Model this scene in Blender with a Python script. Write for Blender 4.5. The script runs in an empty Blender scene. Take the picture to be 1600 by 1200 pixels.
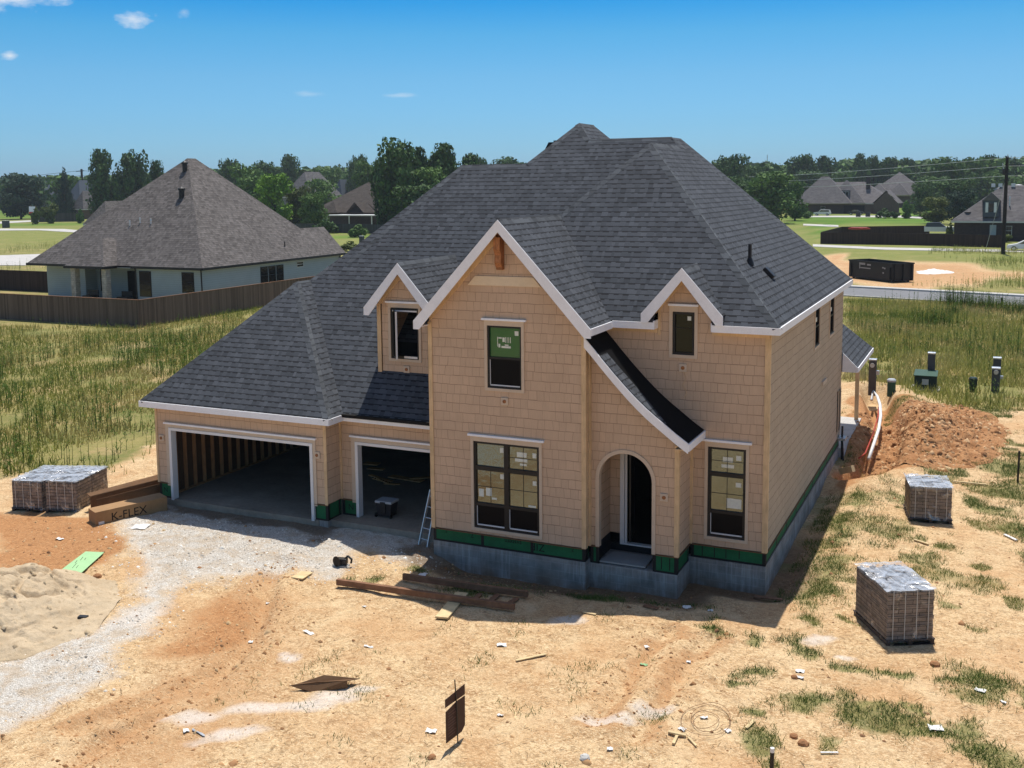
import bpy, math, random
import numpy as np
from mathutils import Vector, Matrix

# ---------------------------------------------------------------- camera, sky, sun, exposure
SC = bpy.context.scene
COL = SC.collection
CAM_F, CAM_YAW, CAM_PITCH, CAM_ROLL, CAM_CY, CAM_H = 1643.98, -0.430952, 0.115237, 0.009369, 481.6, 9.156
_cy, _sy, _cp, _sp = math.cos(CAM_YAW), math.sin(CAM_YAW), math.cos(CAM_PITCH), math.sin(CAM_PITCH)
_f = Vector((_sy * _cp, _cy * _cp, -_sp))
_r = Vector((_cy, -_sy, 0.0))
_d = _f.cross(_r)
_r2 = math.cos(CAM_ROLL) * _r + math.sin(CAM_ROLL) * _d
_d2 = -math.sin(CAM_ROLL) * _r + math.cos(CAM_ROLL) * _d
cam = bpy.data.cameras.new('camera')
cam.sensor_width = 36.0
cam.lens = 36.0 * CAM_F / 1600.0
cam.shift_y = -(600.0 - CAM_CY) / 1600.0
cam.clip_start = 0.3
cam.clip_end = 9000.0
camo = bpy.data.objects.new('camera', cam)
COL.objects.link(camo)
mw = Matrix.Identity(4)
for i in range(3):
    mw[i][0] = _r2[i]
    mw[i][1] = -_d2[i]
    mw[i][2] = -_f[i]
mw[2][3] = CAM_H
camo.matrix_world = mw
SC.camera = camo

SUN_EL = math.radians(72.0)
SUN_DIR = Vector((-0.066, 0.330, 0.950)).normalized()       # towards the sun: behind the house
SUN_EL = math.asin(SUN_DIR.z)
world = bpy.data.worlds.new('World')
SC.world = world
world.use_nodes = True
wn = world.node_tree
wn.nodes.clear()
w_out = wn.nodes.new('ShaderNodeOutputWorld')
w_bg = wn.nodes.new('ShaderNodeBackground')
w_sky = wn.nodes.new('ShaderNodeTexSky')
w_sky.sky_type = 'NISHITA'
w_sky.sun_disc = False
w_sky.sun_elevation = SUN_EL
w_sky.sun_rotation = math.atan2(SUN_DIR.x, SUN_DIR.y)
w_sky.altitude = 100.0
w_sky.air_density = 1.0
w_sky.dust_density = 1.0
w_sky.ozone_density = 2.2
w_bg.inputs['Strength'].default_value = 0.105


def _wm(op, a, b=None, c=None, clamp=False):
    n = wn.nodes.new('ShaderNodeMath')
    n.operation = op
    n.use_clamp = clamp
    for i, v in enumerate((a, b, c)):
        if v is None:
            continue
        if isinstance(v, bpy.types.NodeSocket):
            wn.links.new(v, n.inputs[i])
        else:
            n.inputs[i].default_value = v
    return n.outputs[0]


# clean blue summer sky: the lower sky is a deeper blue than the model gives, with a few small clouds
w_tc = wn.nodes.new('ShaderNodeTexCoord')
w_sep = wn.nodes.new('ShaderNodeSeparateXYZ')
wn.links.new(w_tc.outputs['Generated'], w_sep.inputs[0])
w_ramp = wn.nodes.new('ShaderNodeValToRGB')
wn.links.new(w_sep.outputs[2], w_ramp.inputs[0])
_el = w_ramp.color_ramp.elements
_el[0].position, _el[0].color = 0.0, (0.47, 0.86, 1.55, 1)
_el[1].position, _el[1].color = 1.0, (1.0, 1.0, 1.0, 1)
for _p, _c in ((0.03, (0.43, 0.81, 1.30, 1)), (0.055, (0.39, 0.76, 1.17, 1)), (0.10, (0.35, 0.735, 1.05, 1)), (0.139, (0.235, 0.70, 1.0, 1)), (0.168, (0.085, 0.60, 1.0, 1)), (0.25, (0.72, 0.90, 1.0, 1)), (0.60, (1.0, 1.0, 1.0, 1))):
    _e = w_ramp.color_ramp.elements.new(_p)
    _e.color = _c
w_mul = wn.nodes.new('ShaderNodeMix')
w_mul.data_type = 'RGBA'
w_mul.blend_type = 'MULTIPLY'
w_mul.inputs[0].default_value = 1.0
wn.links.new(w_sky.outputs[0], w_mul.inputs[6])
wn.links.new(w_ramp.outputs[0], w_mul.inputs[7])
w_noise = wn.nodes.new('ShaderNodeTexNoise')
w_noise.inputs['Scale'].default_value = 34.0
w_noise.inputs['Detail'].default_value = 6.0
w_noise.inputs['Roughness'].default_value = 0.62
w_str = wn.nodes.new('ShaderNodeVectorMath')
w_str.operation = 'MULTIPLY'
w_str.inputs[1].default_value = (1.0, 1.0, 2.4)
wn.links.new(w_tc.outputs['Generated'], w_str.inputs[0])
wn.links.new(w_str.outputs[0], w_noise.inputs['Vector'])
w_tot = None
# azimuth (deg from +y towards +x), elevation (deg), half width, half height (rad), strength
for _az, _e0, _a, _b, _s in ((-49.2, 9.2, 0.050, 0.012, 0.9), (-43.86, 8.45, 0.019, 0.0070, 0.9), (-41.44, 8.85, 0.008, 0.005, 0.4), (-49.64, 6.48, 0.007, 0.0045, 0.7), (-30.56, 4.86, 0.022, 0.0034, 0.40), (-35.26, 4.92, 0.014, 0.003, 0.26)):
    _az, _e0 = math.radians(_az), math.radians(_e0)
    _rt = Vector((math.cos(_az), -math.sin(_az), 0))
    _fw = Vector((math.sin(_az) * math.cos(_e0), math.cos(_az) * math.cos(_e0), math.sin(_e0)))
    _up = _rt.cross(_fw)
    _dots = []
    for _v in (_rt, _up):
        _n = wn.nodes.new('ShaderNodeVectorMath')
        _n.operation = 'DOT_PRODUCT'
        wn.links.new(w_tc.outputs['Generated'], _n.inputs[0])
        _n.inputs[1].default_value = _v
        _dots.append(_n.outputs['Value'])
    _q = _wm('ADD', _wm('POWER', _wm('ABSOLUTE', _wm('DIVIDE', _dots[0], _a)), 2.0), _wm('POWER', _wm('ABSOLUTE', _wm('DIVIDE', _dots[1], _b)), 2.0))
    _n = wn.nodes.new('ShaderNodeVectorMath')
    _n.operation = 'DOT_PRODUCT'
    wn.links.new(w_tc.outputs['Generated'], _n.inputs[0])
    _n.inputs[1].default_value = _fw
    _front = _wm('GREATER_THAN', _n.outputs['Value'], 0.0)
    _m = _wm('SUBTRACT', 1.0, _wm('SQRT', _q))
    _m = _wm('ADD', _m, _wm('MULTIPLY', _wm('SUBTRACT', w_noise.outputs['Fac'], 0.5), 2.6))
    _m = _wm('MULTIPLY', _wm('MULTIPLY', _m, 0.9, clamp=True), _s)
    _m = _wm('MULTIPLY', _wm('MULTIPLY', _m, _wm('LESS_THAN', _q, 4.0)), _front)
    w_tot = _m if w_tot is None else _wm('MAXIMUM', w_tot, _m)
w_mix = wn.nodes.new('ShaderNodeMix')
w_mix.data_type = 'RGBA'
wn.links.new(w_tot, w_mix.inputs[0])
wn.links.new(w_mul.outputs[2], w_mix.inputs[6])
w_mix.inputs[7].default_value = (7.6, 7.7, 7.9, 1)
wn.links.new(w_mix.outputs[2], w_bg.inputs[0])
wn.links.new(w_bg.outputs[0], w_out.inputs[0])

sun = bpy.data.lights.new('sun', 'SUN')
sun.energy = 4.4
sun.angle = math.radians(0.5)
sun.color = (1.0, 0.955, 0.88)
suno = bpy.data.objects.new('sun', sun)
COL.objects.link(suno)
suno.location = (0, 0, 60)
suno.rotation_euler = (-SUN_DIR).to_track_quat('-Z', 'Y').to_euler()

SC.view_settings.view_transform = 'Standard'
SC.view_settings.look = 'None'
SC.view_settings.exposure = 0.2
SC.view_settings.gamma = 1.0
SC.cycles.max_bounces = 6
SC.cycles.diffuse_bounces = 3
SC.cycles.glossy_bounces = 3
SC.cycles.transparent_max_bounces = 12

GZ = -0.30          # general ground level; the garage slab is z = 0


def G(px, py, z=GZ):
    """ground (or level z) point seen at pixel px, py of the 1600 x 1200 photograph"""
    dv = _r2 * ((px - 800) / CAM_F) + _d2 * ((py - CAM_CY) / CAM_F) + _f
    t = (z - CAM_H) / dv.z
    return Vector((dv.x * t, dv.y * t, z))


def GY(px, py, y):
    dv = _r2 * ((px - 800) / CAM_F) + _d2 * ((py - CAM_CY) / CAM_F) + _f
    t = y / dv.y
    return Vector((dv.x * t, y, CAM_H + dv.z * t))


def lin(r, g, b):
    return tuple(((c / 255.0) / 12.92 if c / 255.0 <= 0.04045 else ((c / 255.0 + 0.055) / 1.055) ** 2.4) for c in (r, g, b))


# ---------------------------------------------------------------- object helpers
def tag(o, label=None, cat=None, group=None, kind=None):
    if label:
        o['label'] = label
    if cat:
        o['category'] = cat
    if group:
        o['group'] = group
    if kind:
        o['kind'] = kind
    return o


def thing(name, label, cat, loc=(0, 0, 0), group=None):
    o = bpy.data.objects.new(name, None)
    o.empty_display_size = 0.3
    o.location = loc
    COL.objects.link(o)
    return tag(o, label, cat, group)


def root_loc(o):
    p = Vector((0, 0, 0))
    while o is not None:
        p = p + o.location
        o = o.parent
    return p


def copy_tree(o, parent=None):
    c = o.copy()
    COL.objects.link(c)
    if parent is not None:
        c.parent = parent
        c.matrix_parent_inverse = o.matrix_parent_inverse.copy()
    for ch in list(o.children):
        copy_tree(ch, c)
    return c


class MB:
    """collects polygons in world coordinates; build() links them as ONE mesh object"""

    def __init__(s):
        s.v = []
        s.f = []
        s.mi = []

    def poly(s, pts, mi=0):
        b = len(s.v)
        s.v.extend([tuple(p) for p in pts])
        s.f.append(tuple(range(b, b + len(pts))))
        s.mi.append(mi)
        return s

    def box(s, x0, y0, z0, x1, y1, z1, mi=0):
        if x0 > x1: x0, x1 = x1, x0
        if y0 > y1: y0, y1 = y1, y0
        if z0 > z1: z0, z1 = z1, z0
        b = len(s.v)
        s.v.extend([(x0, y0, z0), (x1, y0, z0), (x1, y1, z0), (x0, y1, z0), (x0, y0, z1), (x1, y0, z1), (x1, y1, z1), (x0, y1, z1)])
        for q in ((0, 3, 2, 1), (4, 5, 6, 7), (0, 1, 5, 4), (1, 2, 6, 5), (2, 3, 7, 6), (3, 0, 4, 7)):
            s.f.append(tuple(b + i for i in q))
            s.mi.append(mi)
        return s

    def obox(s, c, ux, uy, uz, mi=0):
        c, ux, uy, uz = Vector(c), Vector(ux), Vector(uy), Vector(uz)
        if ux.cross(uy).dot(uz) < 0:
            ux = -ux
        b = len(s.v)
        for sx, sy, sz in ((-1, -1, -1), (1, -1, -1), (1, 1, -1), (-1, 1, -1), (-1, -1, 1), (1, -1, 1), (1, 1, 1), (-1, 1, 1)):
            s.v.append(tuple(c + ux * sx + uy * sy + uz * sz))
        for q in ((0, 3, 2, 1), (4, 5, 6, 7), (0, 1, 5, 4), (1, 2, 6, 5), (2, 3, 7, 6), (3, 0, 4, 7)):
            s.f.append(tuple(b + i for i in q))
            s.mi.append(mi)
        return s

    def bar(s, p, q, w, h, up=(0, 0, 1), mi=0):
        """box along p-q: w across, h along 'up'"""
        p, q = Vector(p), Vector(q)
        d = q - p
        L = d.length
        d.normalize()
        up = Vector(up)
        side = d.cross(up)
        if side.length < 1e-5:
            side = d.cross(Vector((1, 0, 0)))
        side.normalize()
        u2 = side.cross(d).normalized()
        return s.obox((p + q) / 2, d * (L / 2), side * (w / 2), u2 * (h / 2), mi)

    def prism(s, pts, vec, mi=0):
        pts = [Vector(p) for p in pts]
        vec = Vector(vec)
        n = Vector((0, 0, 0))
        for i in range(len(pts)):
            n += (pts[i] - pts[0]).cross(pts[(i + 1) % len(pts)] - pts[0])
        if n.dot(vec) > 0:
            pts = pts[::-1]
        q = [p + vec for p in pts]
        s.poly(pts, mi)
        s.poly(q[::-1], mi)
        k = len(pts)
        for i in range(k):
            j = (i + 1) % k
            s.poly([pts[j], pts[i], q[i], q[j]], mi)
        return s

    def tube(s, pts, r, n=8, mi=0, cap=True):
        pts = [Vector(p) for p in pts]
        rs = r if isinstance(r, (list, tuple)) else [r] * len(pts)
        b = len(s.v)
        prev = None
        for i, p in enumerate(pts):
            if i == 0:
                d = pts[1] - p
            elif i == len(pts) - 1:
                d = p - pts[i - 1]
            else:
                d = pts[i + 1] - pts[i - 1]
            d.normalize()
            a = Vector((0, 0, 1)) if abs(d.z) < 0.9 else Vector((1, 0, 0))
            if prev is not None:
                u = prev - d * prev.dot(d)
                if u.length < 1e-4:
                    u = d.cross(a)
            else:
                u = d.cross(a)
            u.normalize()
            prev = u
            w = d.cross(u)
            for k in range(n):
                t = 2 * math.pi * k / n
                s.v.append(tuple(p + (u * math.cos(t) + w * math.sin(t)) * rs[i]))
        for i in range(len(pts) - 1):
            for k in range(n):
                k2 = (k + 1) % n
                s.f.append((b + i * n + k, b + i * n + k2, b + (i + 1) * n + k2, b + (i + 1) * n + k))
                s.mi.append(mi)
        if cap:
            s.f.append(tuple(b + k for k in range(n))[::-1])
            s.mi.append(mi)
            s.f.append(tuple(b + (len(pts) - 1) * n + k for k in range(n)))
            s.mi.append(mi)
        return s

    def lathe(s, c, prof, n=16, mi=0):
        c = Vector(c)
        b = len(s.v)
        for (r, z) in prof:
            for k in range(n):
                t = 2 * math.pi * k / n
                s.v.append((c.x + r * math.cos(t), c.y + r * math.sin(t), c.z + z))
        for i in range(len(prof) - 1):
            for k in range(n):
                k2 = (k + 1) % n
                s.f.append((b + i * n + k, b + i * n + k2, b + (i + 1) * n + k2, b + (i + 1) * n + k))
                s.mi.append(mi)
        s.f.append(tuple(b + (len(prof) - 1) * n + k for k in range(n)))
        s.mi.append(mi)
        s.f.append(tuple(b + k for k in range(n))[::-1])
        s.mi.append(mi)
        return s

    def rot(s, ang, c=(0, 0)):
        ca, sa = math.cos(ang), math.sin(ang)
        s.v = [(c[0] + (x - c[0]) * ca - (y - c[1]) * sa, c[1] + (x - c[0]) * sa + (y - c[1]) * ca, z) for x, y, z in s.v]
        return s

    def move(s, t):
        s.v = [(x + t[0], y + t[1], z + t[2]) for x, y, z in s.v]
        return s

    def build(s, name, mats, parent=None, smooth=False, bevel=0.0, origin=None):
        V = np.array(s.v, dtype=np.float64)
        if parent is not None:
            off = np.array(root_loc(parent))
        elif origin is not None:
            off = np.array(origin, dtype=float)
        else:
            off = np.array([(V[:, 0].min() + V[:, 0].max()) / 2, (V[:, 1].min() + V[:, 1].max()) / 2, V[:, 2].min()])
        me = bpy.data.meshes.new(name)
        me.from_pydata((V - off).tolist(), [], s.f)
        if not isinstance(mats, (list, tuple)):
            mats = [mats]
        for m in mats:
            me.materials.append(m)
        if len(mats) > 1:
            me.polygons.foreach_set('material_index', s.mi)
        uvl = me.uv_layers.new(name='UVMap')
        uv = np.zeros((len(me.loops), 2))
        li = 0
        for f in s.f:
            P = V[list(f)]
            c = P[0]
            n = np.zeros(3)
            for i in range(1, len(f) - 1):
                n += np.cross(P[i] - c, P[i + 1] - c)
            ln = np.linalg.norm(n)
            n = n / ln if ln > 1e-12 else np.array([0, 0, 1.0])
            t = np.array([-n[1], n[0], 0.0])
            lt = math.hypot(t[0], t[1])
            if lt < 0.02:
                t = np.array([1.0, 0, 0])
                w = np.array([0, 1.0, 0])
            else:
                t /= lt
                w = np.cross(n, t)
            k = len(f)
            uv[li:li + k, 0] = P @ t
            uv[li:li + k, 1] = P @ w
            li += k
        uvl.data.foreach_set('uv', uv.ravel())
        if smooth:
            me.polygons.foreach_set('use_smooth', [True] * len(me.polygons))
        me.update()
        o = bpy.data.objects.new(name, me)
        COL.objects.link(o)
        if parent is not None:
            o.parent = parent
        else:
            o.location = off
        if bevel > 0:
            b = o.modifiers.new('bevel', 'BEVEL')
            b.width = bevel
            b.segments = 2
            b.limit_method = 'ANGLE'
        return o


def np_mesh(name, V, F, mat, attr=None, smooth=False):
    """mesh from numpy arrays: V (n,3), F (m,k)"""
    me = bpy.data.meshes.new(name)
    V = np.asarray(V, dtype=np.float32)
    F = np.asarray(F, dtype=np.int32)
    k = F.shape[1]
    me.vertices.add(len(V))
    me.vertices.foreach_set('co', V.ravel())
    me.loops.add(F.size)
    me.loops.foreach_set('vertex_index', F.ravel())
    me.polygons.add(len(F))
    me.polygons.foreach_set('loop_start', np.arange(0, F.size, k, dtype=np.int32))
    me.polygons.foreach_set('loop_total', np.full(len(F), k, dtype=np.int32))
    if smooth:
        me.polygons.foreach_set('use_smooth', np.ones(len(F), dtype=bool))
    me.update(calc_edges=True)
    if attr:
        for an, arr in attr.items():
            a = me.color_attributes.new(an, 'FLOAT_COLOR', 'POINT')
            arr4 = np.ones((len(V), 4), dtype=np.float32)
            arr4[:, :3] = arr
            a.data.foreach_set('color', arr4.ravel())
    me.materials.append(mat)
    o = bpy.data.objects.new(name, me)
    COL.objects.link(o)
    return o


def text_mesh(name, body, size, mat, parent, M, thick=0.0015):
    """raised lettering; M is its world matrix"""
    cu = bpy.data.curves.new(name, 'FONT')
    cu.body = body
    cu.size = size
    cu.extrude = thick
    cu.align_x = 'CENTER'
    cu.align_y = 'CENTER'
    tmp = bpy.data.objects.new(name, cu)
    COL.objects.link(tmp)
    dg = bpy.context.evaluated_depsgraph_get()
    me = bpy.data.meshes.new_from_object(tmp.evaluated_get(dg))
    COL.objects.unlink(tmp)
    bpy.data.objects.remove(tmp)
    off = root_loc(parent) if parent is not None else Vector((0, 0, 0))
    me.transform(Matrix.Translation(-off) @ M)
    me.materials.clear()
    me.materials.append(mat)
    o = bpy.data.objects.new(name, me)
    COL.objects.link(o)
    if parent is not None:
        o.parent = parent
    return o


# ---------------------------------------------------------------- value noise in numpy
def _hash(ix, iy, seed):
    h = (ix.astype(np.int64) * 374761393 + iy.astype(np.int64) * 668265263 + seed * 974634777) & 0x7fffffff
    h = ((h ^ (h >> 13)) * 1274126177) & 0x7fffffff
    h = h ^ (h >> 16)
    return (h & 0xffff) / 65535.0


def vnoise(x, y, scale, seed=0, octv=3):
    out = np.zeros_like(x, dtype=float)
    amp, tot = 1.0, 0.0
    for o in range(octv):
        X, Y = x / scale * (2 ** o), y / scale * (2 ** o)
        ix, iy = np.floor(X), np.floor(Y)
        fx, fy = X - ix, Y - iy
        fx = fx * fx * (3 - 2 * fx)
        fy = fy * fy * (3 - 2 * fy)
        a = _hash(ix, iy, seed + o)
        b = _hash(ix + 1, iy, seed + o)
        c = _hash(ix, iy + 1, seed + o)
        d = _hash(ix + 1, iy + 1, seed + o)
        out += amp * ((a * (1 - fx) + b * fx) * (1 - fy) + (c * (1 - fx) + d * fx) * fy)
        tot += amp
        amp *= 0.5
    return out / tot


def sstep(a, b, x):
    t = np.clip((x - a) / (b - a), 0, 1)
    return t * t * (3 - 2 * t)


def in_poly(x, y, poly):
    inside = np.zeros(x.shape, dtype=bool)
    n = len(poly)
    j = n - 1
    for i in range(n):
        xi, yi = poly[i][0], poly[i][1]
        xj, yj = poly[j][0], poly[j][1]
        c = ((yi > y) != (yj > y)) & (x < (xj - xi) * (y - yi) / (yj - yi + 1e-12) + xi)
        inside ^= c
        j = i
    return inside


def poly_dist(x, y, poly):
    """signed distance to polygon edge, positive inside"""
    d = np.full(x.shape, 1e9)
    n = len(poly)
    for i in range(n):
        ax, ay = poly[i][0], poly[i][1]
        bx, by = poly[(i + 1) % n][0], poly[(i + 1) % n][1]
        ux, uy = bx - ax, by - ay
        t = np.clip(((x - ax) * ux + (y - ay) * uy) / (ux * ux + uy * uy + 1e-12), 0, 1)
        d = np.minimum(d, np.hypot(x - ax - t * ux, y - ay - t * uy))
    return np.where(in_poly(x, y, poly), d, -d)


def line_dist(x, y, pts):
    d = np.full(np.shape(x), 1e9)
    for i in range(len(pts) - 1):
        ax, ay = pts[i][0], pts[i][1]
        bx, by = pts[i + 1][0], pts[i + 1][1]
        ux, uy = bx - ax, by - ay
        t = np.clip(((x - ax) * ux + (y - ay) * uy) / (ux * ux + uy * uy + 1e-12), 0, 1)
        d = np.minimum(d, np.hypot(x - ax - t * ux, y - ay - t * uy))
    return d
# ---------------------------------------------------------------- materials
class NT:
    def __init__(s, name, rough=0.8, spec=0.3):
        s.m = bpy.data.materials.new(name)
        s.m.use_nodes = True
        s.t = s.m.node_tree
        s.b = s.t.nodes['Principled BSDF']
        s.out = s.t.nodes['Material Output']
        s.b.inputs['Roughness'].default_value = rough
        s.b.inputs['Specular IOR Level'].default_value = spec

    def _in(s, sock, val):
        if val is None:
            return
        if hasattr(val, 'is_output') or isinstance(val, bpy.types.NodeSocket):
            s.t.links.new(val, sock)
        else:
            if sock.type == 'RGBA' and len(val) == 3:
                val = (*val, 1)
            sock.default_value = val

    def math(s, op, a, b=None, c=None, clamp=False):
        n = s.t.nodes.new('ShaderNodeMath')
        n.operation = op
        n.use_clamp = clamp
        s._in(n.inputs[0], a)
        s._in(n.inputs[1], b)
        s._in(n.inputs[2], c)
        return n.outputs[0]

    def mix(s, f, a, b, mode='MIX'):
        n = s.t.nodes.new('ShaderNodeMix')
        n.data_type = 'RGBA'
        n.blend_type = mode
        n.clamp_factor = True
        s._in(n.inputs[0], f)
        s._in(n.inputs[6], a)
        s._in(n.inputs[7], b)
        return n.outputs[2]

    def noise(s, vec, scale, detail=4, rough=0.6, dist=0.0):
        n = s.t.nodes.new('ShaderNodeTexNoise')
        s._in(n.inputs['Vector'], vec)
        n.inputs['Scale'].default_value = scale
        n.inputs['Detail'].default_value = detail
        n.inputs['Roughness'].default_value = rough
        n.inputs['Distortion'].default_value = dist
        return n.outputs['Fac']

    def vor(s, vec, scale, feature='F1', out='Distance', rand=1.0):
        n = s.t.nodes.new('ShaderNodeTexVoronoi')
        n.feature = feature
        s._in(n.inputs['Vector'], vec)
        n.inputs['Scale'].default_value = scale
        n.inputs['Randomness'].default_value = rand
        return n.outputs[out]

    def ramp(s, f, lo, hi, a=0.0, b=1.0):
        n = s.t.nodes.new('ShaderNodeMapRange')
        n.clamp = True
        s._in(n.inputs[0], f)
        for i, v in enumerate((lo, hi, a, b)):
            n.inputs[i + 1].default_value = v
        return n.outputs[0]

    def wn(s, *vals):
        n = s.t.nodes.new('ShaderNodeTexWhiteNoise')
        n.noise_dimensions = '3D'
        c = s.t.nodes.new('ShaderNodeCombineXYZ')
        for i, v in enumerate(vals):
            s._in(c.inputs[i], v)
        s.t.links.new(c.outputs[0], n.inputs['Vector'])
        return n.outputs['Value']

    def uv(s):
        n = s.t.nodes.new('ShaderNodeUVMap')
        sp = s.t.nodes.new('ShaderNodeSeparateXYZ')
        s.t.links.new(n.outputs[0], sp.inputs[0])
        return n.outputs[0], sp.outputs[0], sp.outputs[1]

    def obj(s):
        n = s.t.nodes.new('ShaderNodeTexCoord')
        return n.outputs['Object']

    def pos(s):
        return s.t.nodes.new('ShaderNodeNewGeometry').outputs['Position']

    def xyz(s, v):
        n = s.t.nodes.new('ShaderNodeSeparateXYZ')
        s._in(n.inputs[0], v)
        return n.outputs

    def scl(s, v, sc):
        n = s.t.nodes.new('ShaderNodeVectorMath')
        n.operation = 'MULTIPLY'
        s._in(n.inputs[0], v)
        n.inputs[1].default_value = sc
        return n.outputs[0]

    def rnd(s):
        return s.t.nodes.new('ShaderNodeObjectInfo').outputs['Random']

    def island(s):
        return s.t.nodes.new('ShaderNodeNewGeometry').outputs['Random Per Island']

    def attr(s, name):
        n = s.t.nodes.new('ShaderNodeAttribute')
        n.attribute_name = name
        return n.outputs['Color']

    def col(s, c):
        s._in(s.b.inputs['Base Color'], c)
        return s

    def rough(s, r):
        s._in(s.b.inputs['Roughness'], r)
        return s

    def bump(s, h, strength=0.5, dist=0.02):
        n = s.t.nodes.new('ShaderNodeBump')
        n.inputs['Strength'].default_value = strength
        n.inputs['Distance'].default_value = dist
        s._in(n.inputs['Height'], h)
        s.t.links.new(n.outputs[0], s.b.inputs['Normal'])
        return s


def simple(name, c, rough=0.7, spec=0.3, var=0.25, scale=6.0, metal=0.0, bump=0.15):
    m = NT(name, rough, spec)
    v = m.obj()
    n = m.noise(v, scale, 5)
    n2 = m.noise(v, scale * 7, 3)
    f = m.math('ADD', m.math('MULTIPLY', n, 0.65), m.math('MULTIPLY', n2, 0.35))
    k = m.ramp(f, 0.3, 0.7, 1 - var, 1 + var * 0.6)
    m.col(m.mix(1.0, (*c, 1), k, 'MULTIPLY'))
    m.b.inputs['Metallic'].default_value = metal
    m.rough(m.ramp(n, 0.3, 0.7, max(rough - 0.08, 0.05), min(rough + 0.1, 1)))
    if bump:
        m.bump(n2, bump, 0.01)
    return m.m


def wood(name, c, var=0.35, stretch=(1, 1, 1), scale=9.0, rough=0.75):
    m = NT(name, rough, 0.25)
    v = m.scl(m.obj(), stretch)
    n = m.noise(v, scale, 6, 0.65, 0.4)
    n2 = m.noise(m.obj(), 2.3, 3)
    k = m.math('MULTIPLY', m.ramp(n, 0.3, 0.7, 1 - var, 1 + var * 0.5), m.ramp(n2, 0.3, 0.7, 0.85, 1.12))
    k = m.math('MULTIPLY', k, m.ramp(m.island(), 0, 1, 0.82, 1.15))
    m.col(m.mix(1.0, (*c, 1), k, 'MULTIPLY'))
    m.bump(n, 0.25, 0.008)
    return m.m


def shingle(name, c_lo, c_hi, h=0.175, w=0.26, dark=0.06, lw=0.15):
    m = NT(name, 0.92, 0.22)
    vec, u, v = m.uv()
    vh = m.math('DIVIDE', v, h)
    row = m.math('FLOOR', vh)
    r = m.wn(row, 3.7, 0.0)
    uu = m.math('ADD', m.math('DIVIDE', u, w), m.math('MULTIPLY', r, 17.3))
    cell = m.math('FLOOR', uu)
    fv = m.math('SUBTRACT', vh, row)
    fu = m.math('SUBTRACT', uu, cell)
    c1 = m.wn(cell, row, 1.0)
    c2 = m.wn(cell, row, 2.0)
    # within a tab a raised tooth and a lower part
    tooth = m.math('GREATER_THAN', fu, m.math('ADD', 0.25, m.math('MULTIPLY', c2, 0.5)))
    c3 = m.wn(cell, row, m.math('ADD', tooth, 5.0))
    tone = m.math('ADD', m.math('MULTIPLY', c1, 0.45), m.math('MULTIPLY', c3, 0.55))
    gran = m.noise(vec, 60.0, 2)
    big = m.noise(vec, 0.5, 4)
    tone = m.math('ADD', tone, m.math('MULTIPLY', m.math('SUBTRACT', gran, 0.5), 0.9))
    tone = m.math('ADD', tone, m.math('MULTIPLY', m.math('SUBTRACT', big, 0.5), 0.7))
    base = m.mix(m.ramp(tone, 0.0, 1.0), (*c_lo, 1), (*c_hi, 1))
    # painted shadow line under each butt edge: wider under the teeth
    th = m.math('SUBTRACT', 0.83, m.math('MULTIPLY', tooth, lw))
    line = m.math('GREATER_THAN', fv, m.math('ADD', th, m.math('MULTIPLY', c3, 0.07)))
    edge = m.math('LESS_THAN', fu, 0.03)
    ln = m.math('MAXIMUM', m.math('MULTIPLY', line, 0.9), m.math('MULTIPLY', edge, 0.18))
    m.col(m.mix(m.math('MULTIPLY', ln, 1 - dark), base, (0.012, 0.012, 0.014, 1)))
    hgt = m.math('ADD', m.math('SUBTRACT', m.math('MULTIPLY', tooth, 0.5), fv), m.math('MULTIPLY', gran, 0.25))
    m.bump(hgt, 0.35, 0.012)
    return m.m


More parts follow.
